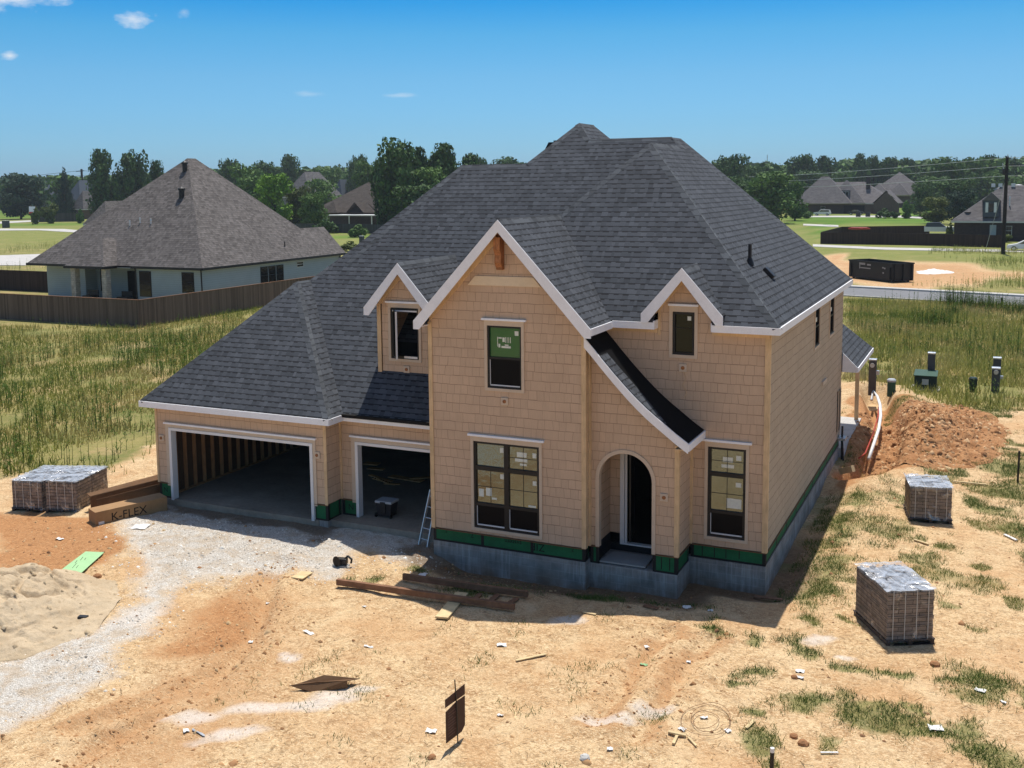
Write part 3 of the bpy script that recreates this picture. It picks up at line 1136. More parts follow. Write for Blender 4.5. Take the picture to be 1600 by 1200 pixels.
s_.box(XG0 + 0.275, 27.6, 2.0, XG0 + 0.29, 30.0, 2.8)
s_.build('wallboard', M['drywall'], HOUSE)

# green sheathing band, flashing tape, foundation
BANDS_Y = [(YG, XG0, GO[0], 0.0), (YG, GO[1], XG1, 0.0), (YR, XG1, SO[0], 0.0), (YT, XT0, XT1, 0.12), (YE, AX + AR, XE1, 0.02), (YE, XT1, AX - AR, 0.02), (YM, XE1, XR, 0.12)]
BANDS = []
for (Y, a, b, z0) in BANDS_Y:
    zb_ = MB()
    tp = MB()
    BANDS.append((zb_, tp))
    zb_.box(a + 0.012, Y + 0.03, z0, b - 0.012, Y + 0.13, ZS + 0.05)
    tp.box(a + 0.01, Y + 0.024, z0, b - 0.01, Y + 0.125, z0 + 0.045)
    n = max(1, int((b - a) / 1.3))
    for k in range(n + 1):
        x = a + 0.05 + (b - a - 0.1) * k / n
        tp.box(x - 0.04, Y + 0.026, z0 + 0.03, x + 0.04, Y + 0.126, ZS + 0.03)
for (X, a, b, z0, sg) in ((XG1, YG, YR, 0.0, 1), (XT1, YT, YE, 0.12, 1), (XE1, YE, YM, 0.02, 1), (XR, YM, YB, 0.12, 1), (XT0, YT, YR, 0.12, -1), (XG0, YG, YB, 0.0, -1)):
    zb_ = MB()
    tp = MB()
    BANDS.append((zb_, tp))
    zb_.box(X - sg * 0.03, a + 0.04, z0, X - sg * 0.13, b, ZS + 0.05)
    tp.box(X - sg * 0.024, a + 0.035, z0, X - sg * 0.125, b - 0.01, z0 + 0.045)
    n = max(1, int((b - a) / 1.3))
    for k in range(n + 1):
        y = a + 0.08 + (b - a - 0.16) * k / n
        tp.box(X - sg * 0.026, y - 0.04, z0 + 0.03, X - sg * 0.126, y + 0.04, ZS + 0.03)
ZIPS = []
for zb_, tp in BANDS:
    ZIPS.append(zb_.build('sheathing', M['zip'], HOUSE))
    tp.build('flashing_tape', M['tape'], ZIPS[-1])
ZIP = ZIPS[3]
for x in (-5.9, -5.62, -5.3, -6.2):
    tp = MB()
    tp.box(x, YM + 0.027, 0.16 + random.random() * 0.1, x + 0.02, YM + 0.1, 0.44)
    tp.build('tape_drip', M['tape'], ZIPS[6])
for x in (-6.9, -6.7):
    tp = MB()
    tp.box(x, YE + 0.027, 0.1, x + 0.022, YE + 0.1, 0.40)
    tp.build('tape_drip', M['tape'], ZIPS[4])
RX180 = Matrix.Rotation(math.pi / 2, 4, 'X')


def face_text(body, x, z, Y, size, parent, ang=0.0, mat='ink'):
    Mx = Matrix.Translation((x, Y, z)) @ RX180 @ Matrix.Rotation(ang, 4, 'Z')
    return text_mesh('lettering', body, size, M[mat], parent, Mx)


face_text('ZIP', -9.95, 0.325, YT + 0.028, 0.27, ZIP, math.pi)
face_text('system', -10.62, 0.36, YT + 0.028, 0.17, ZIP, math.pi)
face_text('N', -16.18, 0.25, YR + 0.028, 0.24, ZIP, math.pi)
face_text('N', -22.28, 0.25, YG + 0.028, 0.2, ZIP, math.pi)
face_text('7', -11.75, 0.38, YT + 0.028, 0.16, ZIP, math.pi)
face_text('F', -12.5, 0.40, YT + 0.028, 0.12, ZIP, math.pi)
face_text('7', -9.02, 0.38, YT + 0.028, 0.12, ZIP, math.pi)
f_ = MB()
f_.box(XT0 + 0.01, YT + 0.015, -1.2, XT1 - 0.005, YM + 0.4, 0.115)
f_.box(XT1 - 0.1, YE + 0.012, -1.2, XE1 - 0.005, YM + 0.4, 0.018)
f_.box(XE1 - 0.1, YM + 0.012, -1.2, XR - 0.01, YB, 0.112)
f_.build('foundation', M['foundation'], HOUSE)
f_ = MB()
f_.box(XG0 + 0.02, YG + 0.012, -1.2, XG1 - 0.01, YB - 0.02, -0.21)
f_.box(XG0 + 0.02, YG + 0.012, -0.21, GO[0] - 0.02, YG + 0.3, -0.005)
f_.box(GO[1] + 0.02, YG + 0.012, -0.21, XG1 - 0.012, YG + 0.3, -0.005)
f_.box(XG1 - 0.1, YR + 0.014, -1.2, XT0 + 0.05, YB - 0.03, -0.215)
f_.box(XG1 - 0.1, YR + 0.014, -0.215, SO[0] - 0.02, YR + 0.3, -0.007)
f_.build('foundation', M['foundation'], HOUSE)


# ------------------------------------------------ roof
def part(name, polys, mat, parent=HOUSE):
    m_ = MB()
    for p in polys:
        m_.poly(p)
    return m_.build(name, M[mat], parent)


A = (-8.82, 28.52, 10.32)
A2 = (-8.82, 31.27, 10.32)
Bp = (-9.10, 31.55, 10.60)
B2 = (-9.10, 32.60, 10.60)
PK = (-12.32, 32.10, 11.15)
PK2 = (-12.32, 33.45, 11.15)
RA = (-11.77, 31.55, 10.60)
T1 = (-15.91, 30.81, 9.86)
T2 = (-13.61, 30.81, 9.86)
K1 = (-19.05, 27.67, 6.72)
Q1 = (-18.50, 27.72, 6.77)
GA = (-19.475, 26.525, 6.295)
GB = (-19.475, 27.245, 6.295)
gl, gr = (-22.8, 23.2, 2.97), (-16.15, 23.2, 2.97)
val = (-16.13, 23.9, 2.95)
C0 = (-4.4, 24.1, 5.9)
D0 = (-4.4, 37.4, 5.9)
ROOF = part('roof', [
    [gl, gr, GA],
    [gr, val, GB, GA],
    [val, (-12.0, 23.9, 2.95), (-12.0, 28.09, 7.14), A2, Bp, RA, PK, T2, T1, Q1, K1, GB],
    [K1, Q1, T1],
    [gl, GA, GB, K1, T1, (-15.91, 34.0, 9.86), (-22.8, 40.9, 2.97)],
    [T1, T2, (-13.61, 34.0, 9.86), (-15.91, 34.0, 9.86)],
    [(-15.91, 34.0, 9.86), (-13.61, 34.0, 9.86), (-13.61, 38.0, 5.86), (-18.0, 38.0, 5.86)],
    [C0, (-4.4, 31.0, 5.9), D0, B2, Bp, A2, A],
    [C0, A, (-12.7, 24.64, 6.44), (-12.7, 24.1, 5.9), (-7.36, 24.1, 5.9), (-7.36, 24.45, 6.25), (-5.97, 24.45, 6.25), (-5.97, 24.1, 5.9)],
    [A, A2, (-12.7, 27.39, 6.44), (-12.7, 24.64, 6.44)],
    [Bp, B2, (-11.77, 32.60, 10.60), RA],
    [D0, (-18.4, 37.4, 5.9), (-13.6, 32.6, 10.6), B2],
    [PK, RA, (-11.77, 34.0, 10.60), PK2],
    [T2, PK, PK2, (-13.61, 34.74, 9.86)],
    [PK2, (-11.77, 34.0, 10.6), (-9.9, 35.87, 8.73), (-14.74, 35.87, 8.73)],
], 'shingle')


def cap(p, q, n1, n2, parent=ROOF, w=0.15):
    """ridge cap strip: two narrow faces along p-q lying just above the planes with normals n1, n2"""
    p, q = Vector(p), Vector(q)
    d = (q - p).normalized()
    m_ = MB()
    for n, sgn in ((Vector(n1).normalized(), 1), (Vector(n2).normalized(), -1)):
        s_ = n.cross(d).normalized()
        o_ = Vector(n2 if sgn > 0 else n1)
        if s_.dot(o_) > 0:
            s_ = -s_
        up = n * 0.004
        top = (Vector(n1).normalized() + Vector(n2).normalized()).normalized() * 0.014
        a, b, c, e = p + top, q + top, q + s_ * w + up, p + s_ * w + up
        pl = [a, b, c, e]
        nn = (pl[1] - pl[0]).cross(pl[2] - pl[0])
        if nn.dot(n) < 0:
            pl = pl[::-1]
        m_.poly(pl)
    return m_.build('ridge_cap', M['shingle_cap'], parent)


nF, nR, nL, nUp = (0, -1, 1), (1, 0, 1), (-1, 0, 1), (0, 0, 1)
cap(C0, A, nF, nR)
cap(A, (-12.7, 24.64, 6.44), nF, nL)
cap(A, A2, nR, nL)
cap(Bp, RA, nF, (0, 1, 1))
cap(Bp, D0, nR, (0, 1, 1))
cap(PK, RA, nF, nR)
cap(PK, T2, nF, nL)
cap(PK, PK2, nR, nL)
cap(T1, T2, nF, (0, 1, 1))
cap(T1, Q1, nF, nL)
cap(GA, gr, nF, nR)
cap(GA, gl, nF, nL)
cap(GA, GB, nR, nL)
cap(GB, K1, nF, nL)


def gable(name, xc, hw, zr, slope, y0, y1r, y1l, parent, soff_y, pine=True, yback_e=None):
    """gable roof: ridge along y at xc; right eave ends at y1r (eave) / ridge end y1l"""
    ze = zr - hw * slope
    m_ = MB()
    ye = yback_e
    m_.poly([(xc + hw, y0, ze), (xc + hw, ye, ze), (xc, y1r, zr), (xc, y0, zr)])
    m_.poly([(xc, y0, zr), (xc, y1r, zr), (xc - hw, y1l, ze), (xc - hw, y0, ze)])
    r_ = m_.build(name, M['shingle'], parent)
    cp = MB()
    for sg in (1, -1):
        dx = 0.12
        q = [(xc, y0, zr + 0.015), (xc, y1r, zr + 0.015), (xc + sg * dx, y1r, zr - dx * slope + 0.006), (xc + sg * dx, y0, zr - dx * slope + 0.006)]
        cp.poly(q if sg < 0 else q[::-1])
    cp.build('ridge_cap', M['shingle_cap'], r_)
    k = math.sqrt(1 + slope * slope)
    fh = 0.20 * k
    for sg in (1, -1):
        f2 = MB()
        a = (xc, y0 - 0.03, zr - 0.008)
        b = (xc + sg * (hw + 0.01), y0 - 0.03, ze - 0.008 - 0.01 * slope)
        f2.prism([a, b, (b[0], b[1], b[2] - fh * 0.72), (b[0] - sg * 0.16, b[1], b[2] - fh * 0.72 + 0.0), (a[0], a[1], a[2] - fh)], (0, 0.03, 0))
        f2.build('fascia', M['white'], r_)
        s2 = MB()
        d = -0.10 * k
        s2.poly([(xc, y0, zr + d), (xc + sg * hw, y0, ze + d), (xc + sg * hw, soff_y, ze + d), (xc, soff_y, zr + d)])
        s2.build('soffit', M['pine'], r_)
        if pine:
            s3 = MB()
            d1, d2 = -0.11 * k, -0.23 * k
            hw2 = hw - 0.26
            s3.prism([(xc, soff_y - 0.025, zr + d1), (xc + sg * hw2, soff_y - 0.025, zr - hw2 * slope + d1), (xc + sg * hw2, soff_y - 0.025, zr - hw2 * slope + d2), (xc, soff_y - 0.025, zr + d2)], (0, 0.024, 0))
            s3.build('frieze_board', M['pine'], r_)
    return r_


TG = gable('tower_roof', -10.765, 2.345, 8.38, 1.07, 22.65, 26.60, 27.1, HOUSE, YT, True, 24.10)
e_ = MB()
e_.box(-8.42, 22.65, 5.70, -8.39, 24.10, 5.868)
e_.build('fascia', M['white'], TG)
e_ = MB()
e_.box(-8.66, 22.66, 5.71, -8.43, 24.3, 5.73)
e_.box(-13.1, 22.66, 5.71, -12.88, 24.3, 5.73)
e_.build('soffit', M['white'], TG)
e_ = MB()
e_.box(-13.13, 22.65, 5.70, -13.10, 26.5, 5.868)
e_.build('fascia', M['white'], TG)
e_ = MB()
e_.prism([(-11.76, YT - 0.03, 6.76), (-9.80, YT - 0.03, 6.76), (-10.0, YT - 0.03, 6.99), (-11.55, YT - 0.03, 6.99)], (0, 0.03, 0))
e_.build('gable_board', M['band'], HOUSE)
br = MB()
br.box(-10.93, YT - 0.14, 7.16, -10.76, YT - 0.005, 8.02)
br.prism([(-10.93, YT - 0.14, 7.22), (-10.93, YT - 0.22, 7.34), (-10.93, YT - 0.20, 7.52), (-10.93, YT - 0.27, 7.66), (-10.93, YT - 0.27, 7.95), (-10.93, YT - 0.14, 7.95)], (0.17, 0, 0))
br.build('gable_bracket', M['cedar'], HOUSE, bevel=0.015)

# left dormer
DZ = 0.02
DORM = MB()
wall_y(DORM, 25.0, -15.60, -13.95, 4.02, 5.97, [W_LD], th=0.12)
DORM.poly([(-15.60, 25.0, 5.97), (-13.95, 25.0, 5.97), (-13.95, 25.0, 6.0), (-14.775, 25.0, 6.95), (-15.60, 25.0, 6.0)])
DORM.prism([(-15.60, 25.0, 4.02), (-15.60, 25.0, 6.0), (-15.60, 27.0, 6.0)], (0.1, 0, 0))
DORM.prism([(-13.95, 25.0, 4.02), (-13.95, 25.0, 6.0), (-13.95, 27.0, 6.0)], (-0.1, 0, 0))
DORMER = DORM.build('dormer', M['shake'], HOUSE)
DR = gable('dormer_roof', -14.775, 1.10, 7.12, 1.13, 24.70, 28.10, 26.9, HOUSE, 25.0, True, 26.9)
e_ = MB()
e_.box(-15.64, 24.965, 4.0, -15.52, 24.999, 5.95)
e_.build('corner_trim', M['pine'], DORMER)
e_ = MB()
e_.poly([(-15.58, 25.02, 4.1), (-15.58, 26.9, 5.9), (-13.98, 26.9, 5.9), (-13.98, 25.02, 4.1)])
e_.box(-15.5, 26.6, 4.2, -14.0, 26.65, 6.2)
e_.build('inner_partition', M['dark'], DORMER)
# right wall dormer roof
RD = gable('dormer_roof', -6.66, 0.98, 7.23, 1.13, 24.05, 25.48, 24.36, HOUSE, YM, True, 24.36)

# white fascias and soffits at the eaves
for nm, args in (('fascia', (-22.83, 23.165, 2.79, -16.12, 23.20, 2.962)), ('fascia', (-16.15, 23.20, 2.79, -16.115, 23.87, 2.962)), ('fascia', (-16.15, 23.865, 2.785, -12.90, 23.90, 2.942)),
                 ('fascia', (-5.94, 24.065, 5.725, -4.365, 24.10, 5.892)), ('fascia', (-8.39, 24.065, 5.725, -7.36, 24.10, 5.892)), ('fascia', (-4.40, 24.10, 5.725, -4.365, 37.4, 5.892)),
                 ('fascia', (-7.36, 24.07, 5.725, -7.33, 24.39, 5.93)), ('fascia', (-5.97, 24.10, 5.725, -5.945, 24.39, 5.93)), ('fascia', (-22.83, 23.2, 2.79, -22.8, 40.9, 2.962))):
    m_ = MB()
    m_.box(*args)
    m_.build(nm, M['white'], ROOF)
m_ = MB()
m_.box(-22.79, 23.20, 2.80, -16.15, YG, 2.82)
m_.box(-16.4, YG, 2.80, -16.15, 23.9, 2.82)
m_.box(-16.2, 23.90, 2.80, -12.9, YR, 2.82)
m_.box(-8.4, 24.1, 5.735, -7.36, YM, 5.755)
m_.box(-5.97, 24.1, 5.735, -4.4, YM, 5.755)
m_.box(XR, YM, 5.735, -4.4, 37.4, 5.755)
m_.build('soffit', M['pine'], ROOF)
for args in ((-8.66, YM - 0.03, 5.61, -7.34, YM - 0.002, 5.735), (-6.0, YM - 0.03, 5.61, XR, YM - 0.002, 5.735)):
    m_ = MB()
    m_.box(*args)
    m_.build('frieze_board', M['pine'], HOUSE)

# swooping entry roof
m_ = MB()
for i in range(len(SW) - 1):
    (xa, za), (xb, zb) = SW[i], SW[i + 1]
    m_.poly([(xa, 22.96, za), (xb, 22.96, zb), (xb, YM - 0.003, zb), (xa, YM - 0.003, za)])
    m_.poly([(xa, 22.96, za - 0.16), (xa, YE, za - 0.16), (xb, YE, zb - 0.16), (xb, 22.96, zb - 0.16)])
SWP = m_.build('entry_roof', M['felt'], HOUSE)
m_ = MB()
sx = [-8.30, -7.95, -7.63, -7.4, -7.16, -6.93, -6.70]
wd = [0.48, 0.50, 0.50, 0.46, 0.36, 0.22, 0.06]
for i in range(len(sx) - 1):
    a, b = sx[i], sx[i + 1]
    m_.poly([(a, 22.95, sw_z(a) + 0.022), (b, 22.95, sw_z(b) + 0.022), (b, 22.95 + wd[i + 1], sw_z(b) + 0.022), (a, 22.95 + wd[i], sw_z(a) + 0.022)])
m_.build('shingle_course', M['shingle'], SWP)
m_ = MB()
for i in range(len(SW) - 1):
    (xa, za), (xb, zb) = SW[i], SW[i + 1]
    m_.prism([(xa, 22.92, za - 0.004), (xb, 22.92, zb - 0.004), (xb, 22.92, zb - 0.24), (xa, 22.92, za - 0.24)], (0, 0.038, 0))
m_.box(-6.17, 22.92, 3.12, -6.135, YM - 0.005, 3.296)
m_.build('fascia', M['white'], SWP)
m_ = MB()
m_.box(-6.49, 22.97, 3.12, -6.17, YM - 0.01, 3.14)
m_.build('soffit', M['pine'], SWP)

# corner boards
for nm, args in (('corner_trim', (XT0 - 0.025, YT - 0.025, ZS - 0.01, XT0 + 0.085, YT - 0.001, 5.80)), ('corner_trim', (XT1 - 0.085, YT - 0.025, ZS - 0.01, XT1 + 0.027, YT - 0.001, 5.72)),
                 ('corner_trim', (XT1 + 0.001, YT, ZS - 0.01, XT1 + 0.026, YT + 0.10, 5.72)), ('corner_trim', (XT1 + 0.001, YE - 0.09, ZS, XT1 + 0.05, YE - 0.001, 5.4)),
                 ('corner_trim', (XE1 - 0.085, YE - 0.025, ZS - 0.01, XE1 + 0.025, YE - 0.001, 3.14)), ('corner_trim', (XE1 + 0.001, YE, ZS - 0.01, XE1 + 0.024, YE + 0.07, 3.14)),
                 ('corner_trim', (XR - 0.10, YM - 0.026, ZS - 0.01, XR + 0.026, YM - 0.001, 5.62)), ('corner_trim', (XR + 0.001, YM, ZS - 0.01, XR + 0.025, YM + 0.08, 5.73)),
                 ('corner_trim', (XG1 - 0.07, YG - 0.022, ZS - 0.01, XG1 + 0.022, YG - 0.001, 2.80)), ('corner_trim', (XG0 - 0.022, YG - 0.022, ZS - 0.01, XG0 + 0.05, YG - 0.001, 2.80)),
                 ('corner_trim', (XG1 + 0.001, YR - 0.05, ZS, XG1 + 0.05, YR - 0.001, 2.80)), ('corner_trim', (XE1 + 0.001, YM - 0.06, ZS, XE1 + 0.06, YM - 0.001, 3.2)),
                 ('corner_trim', (-7.33, YM - 0.02, 5.56, -7.27, YM - 0.001, 6.28))):
    m_ = MB()
    m_.box(*args)
    m_.build(nm, M['pine'], HOUSE)
# drip edge under the siding
for args in [(a - 0.01, Y - 0.028, ZS - 0.03, b + 0.01, Y + 0.02, ZS - 0.011) for (Y, a, b, z0) in BANDS_Y] + [(XE1, YE, ZS - 0.03, XE1 + 0.028, YM - 0.03, ZS - 0.011), (XR, YM, ZS - 0.03, XR + 0.024, YB, ZS - 0.011)]:
    m_ = MB()
    m_.box(*args)
    m_.build('drip_edge', M['card_dark'], HOUSE)


# ------------------------------------------------ windows
def window(Y, r, panes, casing=0.075, head=0.13, cap_over=0.06, sill=True, axis='y', parent=HOUSE, lintel=True, stickers=(), muntins=()):
    """r = black outer rect; panes = [(x0,x1,z0,z1,material)]"""
    x0, x1, z0, z1 = r
    c = MB()
    zt_ = z1 + 0.02
    hd = head if lintel else casing
    c.box(x0 - casing, Y - 0.03, z0 - casing, x0 - 0.001, Y - 0.001, z1 + hd)
    c.box(x1 + 0.001, Y - 0.03, z0 - casing, x1 + casing, Y - 0.001, z1 + hd)
    c.box(x0 - 0.001, Y - 0.03, z1 + 0.001, x1 + 0.001, Y - 0.001, z1 + hd)
    c.box(x0 - 0.001, Y - 0.03, z0 - casing, x1 + 0.001, Y - 0.001, z0 - 0.001)
    win = c.build('window', M['trim'], parent)
    if lintel:
        h_ = MB()
        h_.box(x0 - casing - cap_over, Y - 0.075, z1 + hd, x1 + casing + cap_over, Y - 0.002, z1 + hd + 0.05)
        h_.build('head_trim', M['white'], win)
    fr = MB()
    Yf, Yb = Y + 0.004, Y + 0.10
    xs = sorted({x0, x1, *[p[0] for p in panes], *[p[1] for p in panes]})
    zs = sorted({z0, z1, *[p[2] for p in panes], *[p[3] for p in panes]})
    for i in range(len(xs) - 1):
        for j in range(len(zs) - 1):
            a, b, cc, d = xs[i], xs[i + 1], zs[j], zs[j + 1]
            if any(p[0] <= (a + b) / 2 <= p[1] and p[2] <= (cc + d) / 2 <= p[3] for p in panes):
                continue
            fr.box(a, Yf, cc, b, Yb, d)
    fr.build('frame', M['black_frame'], win)
    for (a, b, cc, d, mt) in panes:
        g = MB()
        yy = Y + 0.05
        g.box(a - 0.004, yy, cc - 0.004, b + 0.004, yy + 0.006, d + 0.004)
        g.build('pane', M[mt], win)
        if mt == 'screen':
            s_ = MB()
            s_.box(a + 0.01, Y + 0.02, cc + 0.002, b - 0.01, Y + 0.045, cc + 0.03)
            s_.box(a + 0.002, Y + 0.02, cc + 0.03, a + 0.014, Y + 0.045, d - 0.02)
            s_.build('screen_frame', M['white_vinyl'], win)
    for (a, b, cc, d) in stickers:
        s_ = MB()
        s_.box(a, Y + 0.044, cc, b, Y + 0.047, d)
        s_.build('sticker', M['sticker'], win)
    for (a, b, cc, d) in muntins:
        s_ = MB()
        s_.box(a, Y + 0.052 - 0.008, cc, b, Y + 0.0485, d)
        s_.build('muntin', M['black_frame'], win)
    return win


def mun(a, b, c, d):
    t = 0.007
    mx_, mz_ = (a + b) / 2, (c + d) / 2
    return [(mx_ - t, mx_ + t, c, d), (a, mx_ - t, mz_ - t, mz_ + t), (mx_ + t, b, mz_ - t, mz_ + t)]


pL, pR = (-11.61, -10.84), (-10.71, -9.945)
window(YT, W_LOW, [(*pL, 2.22, 2.79, 'glass_tan'), (*pR, 2.22, 2.79, 'glass_tan'), (*pL, 1.27, 2.11, 'glass_tan'), (*pR, 1.27, 2.11, 'glass_tan'), (*pL, 0.68, 1.20, 'screen'), (*pR, 0.68, 1.20, 'screen')],
       stickers=[(-10.96, -10.86, 2.60, 2.72), (-10.08, -9.98, 2.55, 2.67), (-10.55, -10.22, 2.42, 2.50), (-10.50, -10.24, 2.54, 2.66), (-10.42, -10.24, 2.33, 2.38), (-10.96, -10.86, 1.93, 2.05), (-10.08, -9.98, 1.86, 1.97), (-11.56, -11.42, 1.42, 1.62), (-11.36, -11.20, 1.46, 1.66), (-11.2, -11.06, 1.38, 1.43), (-10.2, -10.0, 1.30, 1.35)],
       muntins=mun(*pL, 1.27, 2.11) + mun(*pR, 1.27, 2.11) + mun(*pR, 2.22, 2.79))
window(YT, W_UP, [(-11.20, -10.38, 5.0, 5.73, 'glass_green'), (-11.20, -10.38, 4.28, 4.95, 'screen')],
       stickers=[(-10.53, -10.43, 5.55, 5.66), (-11.0, -10.985, 5.26, 5.50), (-10.97, -10.88, 5.46, 5.49), (-10.86, -10.80, 5.38, 5.49), (-10.78, -10.76, 5.36, 5.50), (-10.72, -10.70, 5.36, 5.50), (-10.66, -10.64, 5.36, 5.50), (-10.97, -10.92, 5.24, 5.33), (-10.89, -10.64, 5.23, 5.28), (-10.80, -10.70, 5.29, 5.32)], muntins=mun(-11.20, -10.38, 5.0, 5.73)[:0])
pA = (-6.00, -5.22)
window(YM, W_RT, [(*pA, 2.30, 2.86, 'glass_tan'), (*pA, 1.36, 2.20, 'glass_tan'), (*pA, 0.76, 1.29, 'screen')],
       stickers=[(-5.40, -5.28, 2.62, 2.74), (-5.75, -5.45, 2.42, 2.50), (-5.72, -5.48, 2.56, 2.68), (-5.40, -5.27, 1.97, 2.08), (-5.62, -5.26, 1.44, 1.68)], muntins=mun(*pA, 1.36, 2.20) + mun(*pA, 2.30, 2.86))
window(YM, W_RU, [(-6.91, -6.49, 5.16, 6.08, 'glass_dark')], casing=0.08, head=0.14, cap_over=0.02, stickers=[(-6.62, -6.53, 5.93, 6.03)])
# open casement in the left dormer
lw = window(25.0, W_LD, [(-15.15, -14.38, 4.50, 5.79, 'black_frame')], casing=0.075, head=0.13, parent=HOUSE)
for ch in list(lw.children):
    if ch.name.startswith('pane'):
        bpy.data.objects.remove(ch)
s_ = MB()
s_.box(-14.80, 24.99, 4.44, -14.38, 25.06, 4.50)
s_.build('sill', M['white_vinyl'], lw)
s_ = MB()
s_.box(-15.15, 24.995, 5.74, -14.38, 25.05, 5.78)
s_.build('head_liner', M['white_vinyl'], lw)
hx, hy, an = -15.13, 24.99, math.radians(-52)
ca, sa = math.cos(an), math.sin(an)


def hp(d, z, t=0.0):
    return (hx + d * ca - t * sa, hy + d * sa + t * ca, z)


s_ = MB()
for (d0, d1, z0, z1) in ((0, 0.04, 4.46, 5.78), (0.40, 0.44, 4.46, 5.78), (0.04, 0.40, 4.46, 4.50), (0.04, 0.40, 5.74, 5.78)):
    s_.prism([hp(d0, z0), hp(d1, z0), hp(d1, z1), hp(d0, z1)], (0.035 * -sa, 0.035 * ca, 0))
sash = s_.build('casement_sash', M['black_frame'], lw)
s_ = MB()
s_.prism([hp(0.44, 4.46), hp(0.455, 4.46), hp(0.455, 5.78), hp(0.44, 5.78)], (0.05 * -sa, 0.05 * ca, 0))
s_.build('sash_edge', M['white_vinyl'], lw)
s_ = MB()
s_.prism([hp(0.04, 4.50, 0.01), hp(0.40, 4.50, 0.01), hp(0.40, 5.74, 0.01), hp(0.04, 5.74, 0.01)], (0.006 * -sa, 0.006 * ca, 0))
s_.build('pane', M['screen'], lw)


def side_window(r):
    y0, y1, z0, z1 = r
    c = MB()
    X = XR
    for (a, b, d, e) in ((y0 - 0.07, y0 - 0.001, z0 - 0.07, z1 + 0.09), (y1 + 0.001, y1 + 0.07, z0 - 0.07, z1 + 0.09), (y0 - 0.001, y1 + 0.001, z1 + 0.001, z1 + 0.09), (y0 - 0.001, y1 + 0.001, z0 - 0.07, z0 - 0.001)):
        c.box(X + 0.001, a, d, X + 0.028, b, e)
    win = c.build('window', M['trim'], HOUSE)
    f2 = MB()
    zm = (z0 + z1) / 2
    for (a, b, d, e) in ((y0, y0 + 0.05, z0, z1), (y1 - 0.05, y1, z0, z1), (y0 + 0.05, y1 - 0.05, z0, z0 + 0.05), (y0 + 0.05, y1 - 0.05, z1 - 0.05, z1), (y0 + 0.05, y1 - 0.05, zm - 0.02, zm + 0.02)):
        f2.box(X - 0.09, a, d, X - 0.004, b, e)
    f2.build('frame', M['black_frame'], win)
    g = MB()
    g.box(X - 0.05, y0 + 0.05, zm + 0.02, X - 0.045, y1 - 0.05, z1 - 0.05)
    g.build('pane', M['glass_far'], win)
    g = MB()
    g.box(X - 0.05, y0 + 0.05, z0 + 0.05, X - 0.045, y1 - 0.05, zm - 0.02)
    g.build('pane', M['screen'], win)
    g = MB()
    g.box(X - 0.046, y0 + 0.15, zm + 0.12, X - 0.040, y1 - 0.2, zm + 0.24)
    g.build('sticker', M['sticker'], win)


side_window(RW1)
side_window(RW2)
m_ = MB()
m_.box(XR + 0.001, 36.45, 0.75, XR + 0.03, 36.95, 2.15)
dd = m_.build('side_door', M['black_frame'], HOUSE)
m_ = MB()
m_.box(XR + 0.03, 36.38, 0.7, XR + 0.05, 36.45, 2.2)
m_.box(XR + 0.03, 36.95, 0.7, XR + 0.05, 37.02, 2.2)
m_.build('casing', M['trim'], dd)
m_ = MB()
m_.box(XR + 0.001, 32.7, 3.02, XR + 0.05, 33.5, 3.13)
m_.build('wall_vent', M['trim'], HOUSE)


# garage openings: white jambs, tan casing, white head cap
def opening(Y, o, xr_end):
    c = MB()
    c.box(o[0] - 0.19, Y - 0.028, 0.40, o[0] - 0.062, Y - 0.001, 2.12 + 0.155)
    if xr_end > o[1]:
        c.box(o[1] + 0.062, Y - 0.028, 0.40, o[1] + 0.16, Y - 0.001, 2.12 + 0.155)
    c.box(o[0] - 0.062, Y - 0.028, o[3] + 0.055, o[1] + 0.062, Y - 0.001, 2.12 + 0.155)
    g = c.build('garage_opening', M['trim'], HOUSE)
    j = MB()
    j.box(o[0] - 0.06, Y - 0.045, -0.03, o[0] + 0.03, Y + 0.17, o[3] + 0.05)
    j.box(o[1] - 0.03, Y - 0.045, -0.03, o[1] + 0.06, Y + 0.17, o[3] + 0.05)
    j.box(o[0] + 0.03, Y - 0.045, o[3] - 0.03, o[1] - 0.03, Y + 0.17, o[3] + 0.05)
    j.build('jamb', M['white_vinyl'], g)
    h_ = MB()
    h_.box(o[0] - 0.22, Y - 0.075, 2.277, xr_end, Y - 0.002, 2.325)
    h_.build('head_trim', M['white'], g)
    return g


opening(YG, GO, GO[1] + 0.19)
opening(YR, SO, XT0 - 0.03)


# mounting blocks on the walls
def block(x, z, Y, s=0.095):
    m2 = MB()
    m2.box(x - s, Y - 0.035, z - s, x + s, Y - 0.001, z + s)
    b_ = m2.build('mounting_block', M['trim'], HOUSE, bevel=0.008)
    k_ = MB()
    k_.tube([(x, Y - 0.037, z), (x, Y - 0.05, z)], 0.045, 14)
    k_.build('fixture_stub', M['cedar'], b_)


for px, py, Y in ((789, 627, YT), (1067.5, 574.5, YM), (1038, 777, YE), (253, 684, YG), (496, 711, YG), (636, 577, 25.0)):
    p = GY(px, py, Y)
    block(p.x, p.z, Y)
wire = MB()
pts = [GY(px, py, YM - 0.02) for px, py in ((1068, 581), (1072, 592), (1066, 602), (1073, 612), (1069, 622))]
wire.tube(pts, 0.006, 5)
wire.build('loose_wire', M['pine'], HOUSE)

